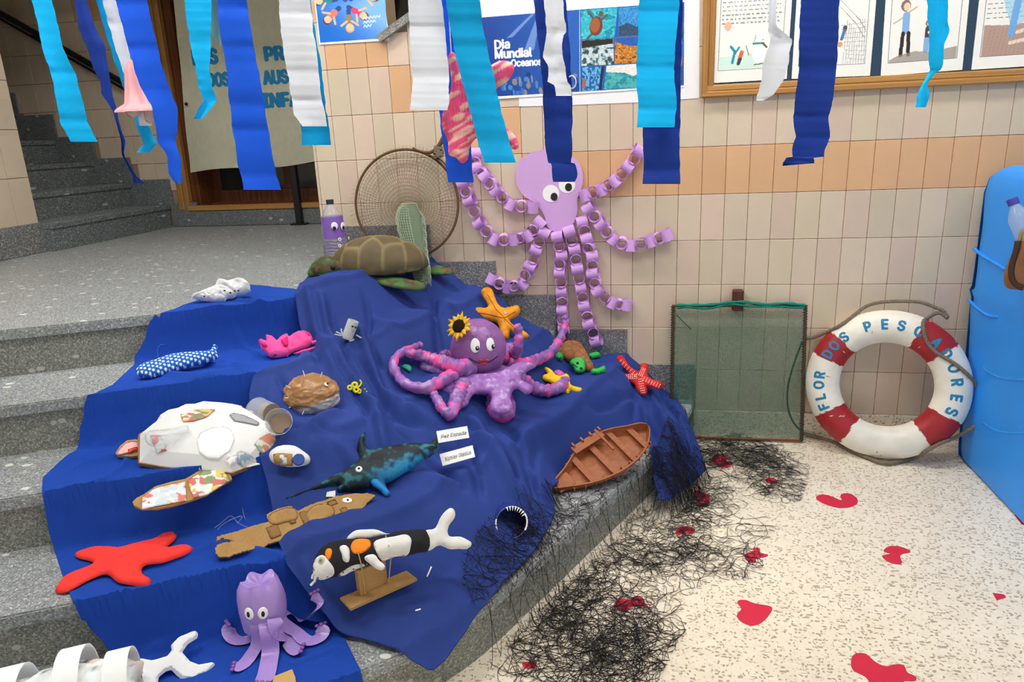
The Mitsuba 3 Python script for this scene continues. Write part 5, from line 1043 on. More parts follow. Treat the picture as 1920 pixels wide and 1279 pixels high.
# --- turtle built from packaging
wt = thing('packaging_turtle', 'big white turtle made of cartons, cardboard and clear plastic, on the left blue cloth', 'turtle')
Z = lambda pts, s=4.567, ox=200, oy=740: [(ox + a / s, oy + b / s) for a, b in pts]
shell_px = Z([(284, 405), (292, 362), (350, 328), (430, 262), (520, 200), (640, 150), (760, 122), (900, 117), (1080, 130), (1185, 152), (1350, 232), (1440, 312), (1484, 400), (1480, 470), (1400, 552), (1335, 590), (1240, 622), (1080, 690), (900, 674), (700, 660), (500, 640), (288, 602)])
fr, P = rest(shell_px, (400, 862), 22, q=75, smooth=False)
base = extr(P.buffer(0.004), 0.012); put('shell_base', moved(base, fr), 'cardboard_dark', wt)
pf = Puff(fr, P.simplify(0.004), 0.062, 0.125, 0.03, back=0.05, lift=0.012); put('shell', pf.mesh, 'white_card', wt, smooth=22)
fs = Puff(fr, P, 0.066, 0.125, 0.008, back=0.05, lift=0.012)
fs.decal(Z([(770, 400), (800, 330), (900, 285), (1010, 275), (1060, 295), (1100, 385), (1060, 480), (960, 555), (860, 545), (790, 500)]), 'shell_plate', mat('plate_white', 'fafafa', 0.6), wt, smooth=False)
fs.decal(Z([(1050, 175), (1090, 158), (1180, 180), (1290, 230), (1312, 250), (1290, 266), (1200, 245), (1090, 225)]), 'grey_plate', mat('plate_grey', '9fa1a6', 0.6), wt, smooth=False)
mat('fruit_print', VC, 0.5, 0.3)
def fruit(pf_, px, name, seed, pal=('e8862e', 'd9482a', '5f8a3a', 'f2c040'), bg='f2efe6', t=0.0014, parent=None):
    uv = pf_.find(px); Q = Polygon(uv).buffer(0); Q = Q if Q.geom_type == 'Polygon' else max(Q.geoms, key=lambda g: g.area); g = puff(Q, t, 0.0032, R=0.0032, back=0.0); v = g.vertices; r = np.random.default_rng(seed); c = np.tile(lin(bg), (len(v), 1))
    x0, y0, x1, y1 = Q.bounds
    for k in range(64):
        o = np.array([r.uniform(x0, x1), r.uniform(y0, y1)]); rad = r.uniform(0.005, 0.017); c[np.hypot(*((v[:, :2] - o) / [1, r.uniform(0.5, 1)]).T) < rad] = lin(pal[k % len(pal)] if k % 4 else bg) * 0.75 + 0.12
    v[:, 2] += pf_.h(v[:, :2]) + 0.0004; return put(name, moved(TM(v, g.faces), pf_.fr), 'fruit_print', parent or wt, smooth=True, color=c)
fruit(fs, Z([(632, 170), (700, 142), (800, 128), (935, 128), (860, 190), (740, 228), (650, 232)]), 'printed_carton', 1)
fruit(fs, Z([(1262, 428), (1300, 380), (1420, 330), (1490, 395), (1500, 450), (1420, 520), (1350, 555)]), 'printed_carton', 2, ('5f8a3a', 'd9d9cc', '8fae6a', 'e07a3a'), 'e4e6da')
fruit(fs, Z([(1130, 495), (1180, 500), (1300, 580), (1320, 598), (1200, 625), (1120, 590)]), 'printed_carton', 3, ('2a86c0', 'e8e8e4', '7fa8c0', 'f0efe8'), 'e2e4e4')
fs.decal(Z([(1015, 560), (1100, 520), (1118, 480), (1135, 495), (1110, 580), (1060, 640)]), 'white_flap', 'plate_white', wt, smooth=False)
# clear bottle half on the shell with its label
bp = [fs.pt(*q, off=0.012) for q in Z([(365, 410), (430, 400), (520, 395), (600, 360), (660, 330), (705, 320)])]
put('bottle_half', tube(spline(bp, 24), np.interp(np.linspace(0, 1, 24), [0, 0.1, 0.55, 0.8, 1], [0.020, 0.026, 0.026, 0.014, 0.012]), 14), 'bottle_plastic', wt, smooth=True)
fruit(fs, Z([(365, 350), (455, 340), (520, 480), (430, 510)]), 'label', 4, ('4fb8b0', 'd8455a', '2e8a7c', 'e8f2f0'), 'd8efec', t=0.004)
put('clear_sheet', moved(puff(Polygon(local(Z([(300, 375), (400, 285), (525, 190), (540, 215), (420, 320), (330, 395)]), fr, 0.03)), 0.002, 0.02), frame(fr[:3, 3] + fr[:3, 2] * 0.034, fr[:3, 0], fr[:3, 2])), 'bottle_plastic', wt)
# front flipper
fl_px = Z([(225, 935), (260, 900), (320, 870), (420, 800), (560, 760), (680, 735), (830, 645), (900, 640), (1000, 640), (1060, 690), (1075, 740), (980, 790), (860, 870), (690, 930), (560, 965), (430, 990), (300, 992), (240, 965)])
fr2, P2 = rest(fl_px, (310, 945), 24, q=80, smooth=False); put('flipper', moved(extr(P2, 0.008), fr2), 'cardboard', wt)
f2 = Puff(fr2, P2, 0.003, 0.01, 0.02, back=0.0, lift=0.009)
fruit(f2, Z([(300, 880), (420, 800), (560, 765), (675, 745), (685, 910), (560, 935), (300, 985)]), 'printed_carton', 5, ('ee9a4a', 'e2602e', 'f4c79a', 'cfe0ea'), 'dfe6ea')
fruit(f2, Z([(690, 740), (830, 650), (1000, 645), (1035, 700), (1060, 735), (860, 860), (740, 890)]), 'printed_carton', 6, ('c06a2a', 'f0cf3a', '6f8f3a', 'd9482a'), 'f1efe6')
f2.decal(Z([(330, 930), (405, 925), (400, 965), (335, 975)]), 'blue_patch', mat('patch_blue', '7fb4dc', 0.5), wt, smooth=False)
# tail
fr3, P3 = rest(Z([(78, 520), (120, 455), (180, 410), (250, 400), (285, 410), (285, 540), (200, 548), (100, 540)]), (240, 856), 24, smooth=False)
put('tail', moved(extr(P3, 0.010), fr3), 'cardboard', wt); f3 = Puff(fr3, P3, 0.006, 0.03, 0.01, back=0.0, lift=0.011)
f3.decal(Z([(85, 515), (120, 455), (180, 410), (250, 402), (275, 415), (275, 470), (180, 500)]), 'pink_carton', mat('carton_pink', 'efb8b4', 0.6), wt); f3.decal(Z([(180, 475), (262, 450), (270, 475), (190, 508)]), 'red_stripe', mat('carton_red', 'e0482e', 0.6), wt, smooth=False, off=0.002)
# head
fr4, P4 = rest(Z([(1395, 520), (1440, 470), (1530, 445), (1620, 455), (1690, 500), (1745, 560), (1735, 600), (1680, 625), (1590, 635), (1500, 625), (1425, 595)]), (545, 868), 50)
f4 = Puff(fr4, P4, 0.022, 0.03, 0.006, back=0.8); hk = put('head', f4.mesh, 'white_card', wt, smooth=True)
f4.decal(Z([(1425, 510), (1500, 500), (1590, 508), (1600, 615), (1500, 615), (1430, 590)]), 'cheek', 'cardboard', wt, smooth=False); fruit(f4, Z([(1475, 515), (1545, 512), (1548, 600), (1478, 600)]), 'printed_carton', 7, ('4d7a3a', 'd8402a', 'f0efe8'), 'f0f0ea', t=0.003)
o_, = [f4.pt(*Z([(1644, 560)])[0], off=0.002)]; put('eye_cap', moved(lathe([(0, -0.004), (0.0165, -0.004), (0.0175, 0.0), (0.0175, 0.005), (0.016, 0.0075), (0, 0.0075)], 24), frame(o_, CR[0], unit(fr4[:3, 2] + (CAM - o_) * 0.2))), mat('cap_navy', '2c4a9a', 0.45, 0.4), wt, smooth=40)
# far flipper of clear and brown plastic cups
for q, r0, r1, ln in [((500, 778), 0.036, 0.050, 0.075), ((528, 796), 0.030, 0.040, 0.06)]:
    o_ = on(q[0], q[1] + 14) + [0, 0, 0.03]; fr_ = frame(o_, [0, 0, 1], unit([-0.75, 0.35, -0.1] if r0 > 0.033 else [0.3, -0.8, 0.5])); pr = [(0, -ln / 2), (r0, -ln / 2), (r1, ln / 2), (r1 + 0.002, ln / 2), (r1 - 0.0005, ln / 2 - 0.001), (r0 - 0.001, -ln / 2 + 0.001)]
    put('plastic_cup', moved(lathe(pr, 30), fr_), 'bottle_plastic', wt, smooth=40); put('cup_base', moved(lathe([(0, -ln / 2 - 0.001), (r0 * 0.98, -ln / 2 - 0.001), (r0 * 1.04, -ln * 0.1), (0, -ln * 0.12)], 24), fr_), mat('cup_brown', '8a7562', 0.4, 0.4) if 'cup_brown' not in scene else 'cup_brown', wt, smooth=40)

# --- swordfish
sw = thing('swordfish', 'dark teal and blue painted swordfish with a long bill, in the middle of the cloths', 'fish')
Zs = lambda p: Z(p, 4.567, 490, 780)
px = Zs([(130, 768), (250, 715), (420, 650), (560, 570), (700, 500), (840, 405), (820, 330), (825, 270), (850, 200), (895, 160), (890, 260), (930, 322), (1080, 290), (1250, 262), (1440, 262), (1490, 210), (1500, 180), (1515, 250), (1520, 300), (1480, 350), (1400, 400), (1250, 500), (1100, 590), (1060, 600), (1100, 680), (1075, 698), (1010, 640), (960, 600), (900, 640), (800, 660), (660, 680), (640, 650), (700, 610), (600, 640), (420, 690), (260, 740)])
fr, P = rest(px, (690, 905), 38, q=70, smooth=False); P = P.buffer(0.002).buffer(-0.002)
pf = Puff(fr, P, 0.030, 0.042, 0.005, back=0.6); v = pf.mesh.vertices
uvl = (np.c_[v, np.ones(len(v))] @ np.linalg.inv(fr).T)[:, :2]; ax0, ax1 = local(Zs([(130, 768), (1500, 310)]), fr); ad = unit(ax1 - ax0); s = (uvl - ax0) @ np.array([-ad[1], ad[0]])
n1 = meshkit.fbm(v * 60, 3, 3); n2 = meshkit.fbm(v * 22, 2, 5); blue = np.clip((-s + 0.002) / 0.03 + (n1 - 0.5) * 3.5, 0, 1)[:, None]; fade = np.clip(((uvl - ax0) @ ad - 0.26) / 0.1, 0, 1)[:, None]
c = lin('15262c') * (1 - blue * fade) + lin('1f84c0') * blue * fade; tl = np.clip((n1 - 0.55) / 0.06, 0, 1)[:, None] * 0.6; c = c * (1 - tl) + lin('2a7c86') * tl; bk = np.clip((n2 - 0.54) / 0.04, 0, 1)[:, None] * np.clip(s / 0.02 + 0.6, 0, 1)[:, None]; c = c * (1 - bk) + lin('0f1417') * bk
put('body', pf.mesh, 'paint', sw, smooth=True, color=c)
e = pf.dot(673, 880, 0.0105, 'eye', 'eye_white', sw, squash=0.5); pf.dot(673, 880, 0.0045, 'pupil', 'eye_black', e, squash=1.4, off=0.002)
ff_px = Zs([(940, 560), (985, 545), (1050, 600), (1100, 680), (1080, 698), (1020, 650), (960, 610)]); f_, P_ = rest(ff_px, (716, 925), 40, lift=0.014); q_ = Puff(f_, P_, 0.010, 0.014, 0.004, back=0.6); put('fin', q_.mesh, mat('fin_blue', '2183c4', 0.6, 0.3), sw, smooth=True)
# --- two name cards
mat('ink', '1c1c20', 0.8, 0.1)
for name_, px, txt, lb in [('a', [(818, 809), (876, 799), (880, 821), (822, 831)], 'Pez Espada', 'white paper card handwritten Pez Espada, upper of the two cards at the swordfish tail'), ('b', [(824, 852), (886, 835), (891, 857), (830, 874)], 'Xiphias Gladius', 'white paper card handwritten Xiphias Gladius, lower of the two cards at the swordfish tail')]:
    fr, P = rest(px, px[3], 48, q=92, smooth=False, lift=0.055); t = thing('name_card', lb, 'card'); put('card', moved(extr(P, 0.0012), fr), 'white_card', t)
    L = local(px, fr); ex = unit(L[2] - L[3]); o2 = L[3] + (L[0] - L[3]) * 0.32 + ex * 0.010; w_ = np.linalg.norm(L[2] - L[3]) - 0.02; tx = meshkit.text_mesh(txt, 0.0125, 0.0006); sx = w_ / tx.extents[0]; tx.apply_transform(np.diag([sx, 1, 1, 1])); tx.vertices[:, 0] += 0.25 * tx.vertices[:, 1]
    o3 = world(fr, [o2[0], o2[1], 0.0013])[0]; put('handwriting', moved(tx, frame(o3, fr[:3, 0] * ex[0] + fr[:3, 1] * ex[1], fr[:3, 2])), 'ink', t)
# --- cardboard fish
cf = thing('cardboard_fish', 'brown cardboard fish with a white eye and torn edges, lying below the swordfish', 'fish')
px = [(406, 1041), (404, 1030), (408, 1024), (424, 1020), (440, 1016), (416, 1012), (404, 1018), (410, 1008), (440, 1000), (470, 990), (505, 980), (502, 974), (500, 968), (520, 956), (545, 951), (560, 960), (585, 948), (605, 941), (630, 933), (660, 928), (690, 927), (704, 932), (696, 938), (690, 944), (676, 960), (650, 972), (632, 982), (606, 992), (585, 1000), (575, 1008), (568, 1012), (562, 1006), (530, 1014), (500, 1024), (490, 1036), (482, 1030), (458, 1036), (440, 1042), (428, 1046), (412, 1046)]
fr, P = rest(px, (560, 990), 30, q=70, smooth=False); wob_ = P.segmentize(0.004); P = Polygon(np.array(wob_.exterior.coords) + rng.normal(0, 0.0011, (len(wob_.exterior.coords), 2))).buffer(0); P = P if P.geom_type == 'Polygon' else max(P.geoms, key=lambda g: g.area)
put('body', moved(extr(P, 0.007), fr), 'cardboard', cf); pc = Puff(fr, P, 0.001, 0.01, 0.02, back=0.0, lift=0.0072)
for q in [[(498, 990), (520, 982), (528, 1004), (508, 1012)], [(560, 962), (574, 957), (590, 988), (575, 996)], [(612, 942), (628, 936), (634, 944), (618, 950)], [(636, 955), (648, 950), (656, 962), (645, 968)], [(540, 974), (552, 970), (556, 980), (545, 984)]]: pc.decal(q, 'torn_patch', 'cardboard_dark', cf, smooth=False, t=0.0008)
for q in [[(502, 972), (522, 957), (546, 952), (558, 962), (556, 974), (535, 980), (512, 984)], [(575, 962), (620, 948), (628, 962), (600, 978), (580, 980)]]: pc.decal(q, 'fin_patch', 'cardboard', cf, t=0.004)
e = pc.dot(651, 938, (0.0145, 0.009), 'eye', 'eye_white', cf, squash=0.2); pc.dot(652, 938, 0.004, 'pupil', 'eye_black', e, squash=0.9)
for q in [[(456, 962), (458, 972), (462, 984)], [(404, 1000), (420, 988), (432, 978), (448, 990), (470, 1000)], [(410, 1004), (436, 984), (452, 978), (446, 992)]]: put('thread', tube(spline([on(*a) + [0, 0, 0.018] for a in q], 24, k=2), 0.0008, 4), 'bottle_plastic', cf)

# --- koi on its cardboard stand
Zk = lambda p: Z(p, 5.328, 560, 930)
ks = thing('cardboard_stand', 'cardboard stand with an upright block that carries the koi fish', 'stand')
b0 = Zk([(415, 1040), (620, 960), (1080, 770), (1185, 850), (700, 1075), (520, 1150)]); fr, P = rest([b0[0], b0[2], b0[3], b0[5]], (720, 1118), 12, q=85, smooth=False)
put('base', moved(extr(P, 0.009), fr), 'cardboard', ks); L = local([b0[0], b0[2], b0[3], b0[5]], fr); ex = unit(L[2] - L[3])
up0 = local(Zk([(620, 1005), (890, 860)]), fr, 0.009); d_ = unit(up0[1] - up0[0]); exw = fr[:3, 0] * d_[0] + fr[:3, 1] * d_[1]; o_ = world(fr, [*up0[0], 0.009])[0]
W_, H_ = np.linalg.norm(up0[1] - up0[0]), 0.085
for k, dy in enumerate((0.0, 0.012)):
    g = chbox(0, W_, dy, dy + 0.008, 0, H_, 0.0008); fw_ = np.eye(4); fw_[:3, 0] = exw; fw_[:3, 2] = fr[:3, 2]; fw_[:3, 1] = np.cross(fr[:3, 2], exw); fw_[:3, 3] = o_; put('upright', moved(g, fw_), 'cardboard', ks)
mid = o_ + exw * W_ / 2
koi = thing('koi_fish', 'stuffed black and white koi with orange spots standing on a cardboard base', 'fish')
kpx = Zk([(150, 790), (135, 730), (150, 650), (185, 580), (250, 500), (340, 455), (470, 430), (600, 420), (700, 425), (850, 395), (1020, 345), (1130, 338), (1270, 345), (1295, 548), (1200, 570), (1080, 600), (900, 625), (820, 655), (690, 690), (560, 740), (440, 790), (380, 808), (300, 818), (200, 840)])
nk = unit((CAM - mid) * [1, 1, 0.9]); kf = frame(at_plane(*Zk([(700, 560)])[0], mid + np.cross(fr[:3, 2], exw) * 0.005, unit((CAM - mid) * [1, 1, 0])), CR[0], nk)
P = smooth_poly(local(kpx, kf), 200); pk_ = Puff(kf, P, 0.042, 0.05, 0.005, back=0.9, lift=0.0)
put('body', pk_.mesh, mat('koi_black', '2a2a2d', 0.9, 0.1), koi, smooth=True)
mat('koi_white', proc(lambda p, n, uv: mix(C('e6e5e2'), C('d6d5d2'), fbm(p.x * 60, p.y * 60, p.z * 60))), 0.9, 0.1); mat('koi_orange', 'f0862c', 0.9, 0.1)
for q, m_, lb in [([(140, 730), (185, 610), (240, 590), (300, 650), (340, 700), (350, 790), (310, 815), (200, 838), (155, 790)], 'koi_white', 'face'), ([(265, 560), (290, 525), (325, 530), (330, 590), (300, 638), (275, 620)], 'koi_orange', 'spot'), ([(410, 510), (450, 490), (500, 520), (510, 590), (490, 665), (450, 650), (430, 580)], 'koi_white', 'spot'),
                 ([(520, 500), (560, 440), (640, 428), (710, 445), (722, 490), (680, 545), (600, 580), (545, 570)], 'koi_orange', 'spot'), ([(750, 470), (860, 420), (1000, 395), (1090, 390), (1125, 430), (1120, 500), (1090, 590), (980, 605), (830, 645), (775, 560)], 'koi_white', 'spot'), ([(395, 800), (460, 740), (560, 690), (690, 680), (640, 715), (520, 760), (430, 800)], 'koi_white', 'belly')]:
    pk_.decal(Zk(q), lb, m_, koi, t=0.0022)
for q, H_k, back_ in [([(475, 438), (510, 385), (570, 345), (680, 335), (790, 340), (870, 372), (960, 360), (1015, 350), (1000, 372), (880, 398), (700, 428), (560, 440)], 0.008, 0.8), ([(655, 620), (760, 588), (800, 640), (862, 715), (840, 740), (790, 735), (700, 670)], 0.010, 0.5)]:
    f_ = frame(kf[:3, 3] + kf[:3, 2] * (0.0 if back_ > 0.6 else 0.044), kf[:3, 0], kf[:3, 2]); put('fin', Puff(f_, smooth_poly(local(Zk(q), f_), 90), H_k, 0.012, 0.005, back=back_, lift=0.0).mesh, 'koi_white', koi, smooth=True)
f_ = kf; tq = Zk([(1272, 345), (1350, 330), (1400, 250), (1470, 150), (1530, 120), (1560, 150), (1555, 225), (1520, 270), (1490, 360), (1500, 395), (1590, 405), (1690, 440), (1730, 475), (1710, 515), (1600, 530), (1500, 530), (1400, 495), (1340, 530), (1295, 550)])
put('tail', Puff(f_, smooth_poly(local(tq, f_), 160), 0.014, 0.02, 0.005, back=0.9, lift=0.0).mesh, 'koi_white', koi, smooth=True)
e = pk_.dot(*Zk([(228, 645)])[0], 0.0095, 'eye', mat('koi_eye', 'b9b59a', 0.4), koi, squash=0.5, off=0.002); pk_.dot(*Zk([(228, 645)])[0], 0.005, 'pupil', mat('koi_pupil', '7d7a60', 0.4), e, squash=1.2, off=0.004)
for q in [[(160, 770), (140, 800), (135, 830)], [(170, 800), (160, 850), (118, 895)]]: put('barbel', tube([pk_.pt(*a, off=0.003) if i == 0 else at_plane(*a, kf[:3, 3] + kf[:3, 2] * 0.01, kf[:3, 2]) for i, a in enumerate(Zk(q))], 0.0035, 6), 'koi_white', koi, smooth=True)
for q in [[(595, 570), (620, 660), (640, 780), (665, 985)], [(870, 400), (900, 500), (920, 620), (905, 700), (900, 870)]]:
    w_ = [pk_.pt(*a, off=0.003) for a in Zk(q[:3])] + [world(fr, [*local([a], fr, 0.012)[0], 0.014])[0] for a in Zk(q[-1:])]; put('string', tube(w_, 0.0016, 5), mat('twine', 'b39a6a', 0.9) if 'twine' not in scene else 'twine', koi)

# --- pufferfish
pu = thing('pufferfish', 'round brown and white papier-mache pufferfish with toothpick spikes and one small eye', 'fish')
o = on(586, 772); pcn = at_y(585, 741, o[1] + 0.05); pr_ = np.array([0.090, 0.082, 0.072])
g = ellipsoid([0, 0, 0], pr_, 5); v = g.vertices; n = g.vertex_normals
rid = np.abs(meshkit.fbm(np.c_[v[:, 0] * 22, v[:, 1] * 22, v[:, 2] * 40], 3, 4) - 0.5); g.vertices = v + n * (rid * 0.022)[:, None]
low = v[:, 2] + 0.22 * v[:, 0] * -1 + 0.012 * (meshkit.fbm(v * 30, 2, 2) - 0.5) < -0.012
c = np.where(low[:, None], lin('cfcac4'), lin('a5784a')) * (0.72 + 1.1 * rid)[:, None]; rr = np.clip((meshkit.fbm(v * 40, 3, 7) - 0.55) * 5, 0, 1)[:, None]; c = np.where(low[:, None], c * (1 - 0.25 * rr), c * (1 - 0.5 * rr) + lin('d0a573') * 0.5 * rr)
pfr = frame(pcn, CR[0], [0, 0, 1]); put('body', moved(TM(g.vertices, g.faces), pfr), 'paint_gloss', pu, smooth=True, color=c)
def on_ell(x, y, cen, R):
    d = unit(ray(x, y)); o = (CAM - cen) / R; dd = d / R; a, b, cc = dd @ dd, 2 * o @ dd, o @ o - 1; D = max(b * b - 4 * a * cc, 0); p = CAM + d * ((-b - math.sqrt(D)) / (2 * a)); return p, unit((p - cen) / R ** 2)
mat('pick_wood', 'e0d6c4', 0.7, 0.2)
for x, y, L in [(571, 705, 0.022), (602, 706, 0.018), (545, 728, 0.022), (541, 746, 0.016), (546, 762, 0.012), (570, 770, 0.018), (615, 770, 0.022), (632, 742, 0.01)]:
    p, n_ = on_ell(585 + (x - 585) * 0.97, 741 + (y - 741) * 0.97, pcn, pr_); n_ = unit(n_ - 0.4 * (n_ @ unit(CAM - pcn)) * unit(CAM - pcn)); put('spike', tube([p - n_ * 0.006, p + n_ * L], [0.0022, 0.0012], 6), 'pick_wood', pu)
for q, r, m_, of in [((611, 722), 0.0075, 'eye_white', 0.004), ((612, 722), 0.004, 'eye_black', 0.0075)]:
    p, n_ = on_ell(*q, pcn, pr_); put('eye' if r > 0.005 else 'pupil', moved(ellipsoid([0, 0, 0], [r, r, 0.004], 2), frame(p + n_ * of, CR[0], n_)), m_, pu, smooth=True)

# --- white crumpled fish, polka-dot whale, pink cloth fish
wf = thing('paper_fish', 'crumpled white paper fish with small black marks on the landing edge', 'fish')
fr, P = rest([(360, 563), (363, 556), (374, 552), (392, 544), (404, 539), (408, 528), (416, 527), (426, 531), (448, 525), (460, 528), (469, 538), (470, 550), (456, 556), (444, 558), (438, 563), (426, 564), (422, 570), (402, 571), (378, 567)], (415, 568), 55, q=60, smooth=False)
pf = Puff(fr, P, 0.022, 0.022, 0.004, back=0.8, bump=lambda q: 0.034 * (np.abs(meshkit.fbm(np.c_[q * 42, q[:, :1] * 0], 3, 5) - 0.5))); put('body', pf.mesh, 'white_card', wf, smooth=25)
for x, y in [(383, 556), (421, 545), (440, 546), (447, 545), (432, 549)]: pf.dot(x, y, (0.004, 0.0028), 'mark', 'ink', wf, off=0.001)
pw = thing('fabric_whale', 'slim stuffed fish of blue cloth with white dots on the left blue cloth', 'fish')
wpx = [(256, 704), (258, 697), (268, 690), (290, 682), (320, 672), (345, 668), (378, 666), (397, 661), (400, 654), (408, 654), (407, 663), (409, 676), (400, 681), (375, 688), (345, 696), (318, 704), (290, 712), (268, 713)]
fr, P = rest(wpx, (330, 700), 35, q=75); pf = Puff(fr, P, 0.022, 0.028, 0.003, back=0.7); v = pf.mesh.vertices; uvw = (np.c_[v, np.ones(len(v))] @ np.linalg.inv(pf.fr).T)
gp_ = uvw[:, :2] / 0.0135; gp_[:, 0] += 0.5 * (np.floor(gp_[:, 1]) % 2); dist = np.hypot(*((gp_ - np.floor(gp_) - 0.5) + 0.15 * (meshkit.noise(np.c_[np.floor(gp_), gp_[:, :1] * 0] * 3.7)[:, None] - 0.5)).T)
put('body', pf.mesh, 'felt', pw, smooth=True, color=np.where((dist < 0.30)[:, None], lin('dfe9f2'), lin('1c5fb4')))
put('thread', tube(spline([pf.pt(297, 682), on(297, 672) + [0, 0, 0.02], on(303, 664) + [0, 0, 0.035], on(312, 660) + [0, 0, 0.03]], 20), 0.0009, 4), mat('thread_blue', '3c86d0', 0.8), pw)
pk = thing('fabric_fish', 'hot pink cloth fish with ragged fins and a thin tail, above the pufferfish', 'fish')
Zp = lambda p: Z(p, 7.104, 470, 570)
mat('pink_felt', 'f2569c', 0.95, 0.1, sheen=0.5); mat('pink_deep', 'dc2f78', 0.95, 0.1, sheen=0.4)
for k, (q, H, lf, m_, nm) in enumerate([([(105, 510), (150, 505), (215, 530), (205, 440), (250, 455), (300, 465), (355, 520), (400, 470), (450, 445), (495, 430), (520, 470), (560, 440), (640, 400), (720, 395), (800, 430), (830, 490), (820, 560), (740, 620), (620, 650), (560, 680), (480, 730), (350, 745), (260, 740), (215, 680), (150, 640), (130, 570)], 0.026, 0, 'pink_felt', 'body'),
                        ([(650, 385), (720, 372), (785, 378), (800, 440), (740, 430)], 0.008, 0.012, 'pink_deep', 'fin'), ([(105, 500), (180, 515), (230, 560), (170, 570)], 0.006, 0.020, 'pink_deep', 'fin'), ([(400, 480), (490, 430), (500, 560), (440, 560)], 0.006, 0.026, 'pink_deep', 'fin'), ([(800, 490), (900, 480), (1025, 462), (1030, 478), (920, 510), (820, 540)], 0.006, 0.006, 'pink_felt', 'tail'), ([(560, 660), (700, 610), (885, 560), (890, 575), (760, 640), (620, 670)], 0.006, 0.006, 'pink_felt', 'fin')]):
    if k == 0: fr, P = rest(Zp(q), (540, 668), 40, q=92, smooth=False, lift=0.008); pf = Puff(fr, P, H * 0.8, 0.026, 0.004, back=0.7, bump=lambda q: 0.014 * (meshkit.fbm(np.c_[q * 40, q[:, :1] * 0], 3, 5) - 0.5)); put(nm, pf.mesh, m_, pk, smooth=30)
    else: f_ = frame(pf.fr[:3, 3] + pf.fr[:3, 2] * lf, pf.fr[:3, 0], pf.fr[:3, 2]); put(nm, Puff(f_, Polygon(local(Zp(q), f_)).buffer(0), H, 0.008, 0.004, back=0.7, lift=0).mesh, m_, pk, smooth=True)
pf.dot(*Zp([(325, 672)])[0], 0.006, 'eye', mat('eye_grey', '4f5f8a', 0.3, 0.5), pk, squash=0.6); pf.dot(*Zp([(490, 695)])[0], 0.0035, 'eye', 'eye_grey', pk, squash=0.6)

# --- little grey paper-roll creature, yellow frog, teal scrap
gr = thing('paper_roll_creature', 'tiny pale grey cardboard roll creature with two eyes and thin stick arms', 'creature')
q = on(652, 638); ax = at_y(663, 601, q[1] + 0.01) - at_y(650, 635, q[1] - 0.005); L_ = np.linalg.norm(ax); ax = unit(ax); cb = at_y(650, 635, q[1] - 0.005)
fr = frame(cb, CR[0], ax); put('body', moved(lathe([(0, 0), (0.0185, 0), (0.020, 0.006), (0.0205, L_ * 0.9), (0.0195, L_), (0.018, L_), (0.0175, L_ * 0.8), (0, L_ * 0.8)], 26), fr), mat('grey_card', 'c3c6c8', 0.8, 0.2), gr, smooth=40)
for x, y in [(661, 612), (667, 614)]: p = at_plane(x, y, cb + ax * L_ * 0.6 + unit(CAM - cb) * 0.021, unit(CAM - cb)); put('eye', ellipsoid(p, [0.0042] * 3, 1), 'eye_black', gr)
put('mouth', tube([at_plane(x, y, cb + ax * L_ * 0.45 + unit(CAM - cb) * 0.021, unit(CAM - cb)) for x, y in [(659, 619), (662, 622), (665, 621)]], 0.0007, 4), 'eye_black', gr)
for a in [[(646, 628), (638, 626), (630, 622)], [(646, 630), (636, 629), (627, 627)], [(645, 628), (640, 622), (640, 616)], [(668, 628), (674, 632), (678, 634)], [(664, 636), (660, 639), (655, 640)]]: put('arm', tube([at_plane(x, y, cb + unit(CAM - cb) * 0.01, unit(CAM - cb)) for x, y in a], 0.0028, 6), 'grey_card', gr, smooth=True)
fg = thing('frog', 'tiny yellow quilled paper frog right of the pufferfish', 'frog')
q = on(668, 735); vd = unit(CAM - q); mat('frog_yellow', 'd8cf2a', 0.6, 0.3)
for k, (x, y, r) in enumerate([(656, 727, 5), (665, 722, 6), (668, 731, 6), (674, 734, 4.5)]):
    c_ = at_plane(x, y, q + vd * 0.012, vd); rr = r / 540; put('coil', moved(trimesh.creation.torus(rr * 0.7, rr * 0.42, major_sections=20, minor_sections=10), frame(c_, CR[0], vd)), 'frog_yellow', fg, smooth=True)
for a in [[(671, 726), (676, 722), (677, 716), (674, 713)], [(678, 736), (683, 732), (684, 728)], [(680, 739), (685, 737), (688, 733)]]: put('leg', tube(spline([at_plane(x, y, q + vd * 0.012, vd) for x, y in a], 10, k=2), 0.0045, 7, flat=0.6), 'frog_yellow', fg, smooth=True)
ts = thing('felt_scrap', 'small teal green felt scrap under the curled left arm of the big octopus', 'scrap')
fr, P = rest([(752, 689), (757, 685), (768, 686), (772, 692), (769, 698), (760, 694)], (762, 696), 40); scene[ts] = mikit.ply(Puff(fr, P, 0.006, 0.01, 0.003, back=0.8).mesh, mat('felt_teal', '2f9f80', 0.9), smooth=True)

# --- bottle octopus beside the hoop
bo = thing('bottle_octopus', 'clear bottle with a purple band and googly eyes, standing behind the painted turtle', 'bottle')
o = at_z(639, 500, 0.858); r_ = 0.049; s_ = 0.049 / 0.05
H_b = at_y(630, 374, o[1])[2] - 0.858; fr = frame([o[0] - 0.01, o[1], 0.858], CR[0], [-0.03, 0, 1])
pr = [(0, 0.002), (0.04, 0.0), (0.048, 0.008), (0.048, 0.09), (0.0455, 0.095), (0.048, 0.10), (0.049, H_b - 0.10), (0.046, H_b - 0.075), (0.030, H_b - 0.045), (0.017, H_b - 0.03), (0.0145, H_b - 0.022), (0.0145, H_b - 0.004)]
put('body', moved(lathe(pr, 32), fr), 'bottle_plastic', bo, smooth=40)
put('cap', moved(lathe([(0, H_b - 0.02), (0.017, H_b - 0.02), (0.0175, H_b), (0, H_b + 0.001)], 24), fr), mat('cap_dark', '2b2d3a', 0.4), bo, smooth=40)
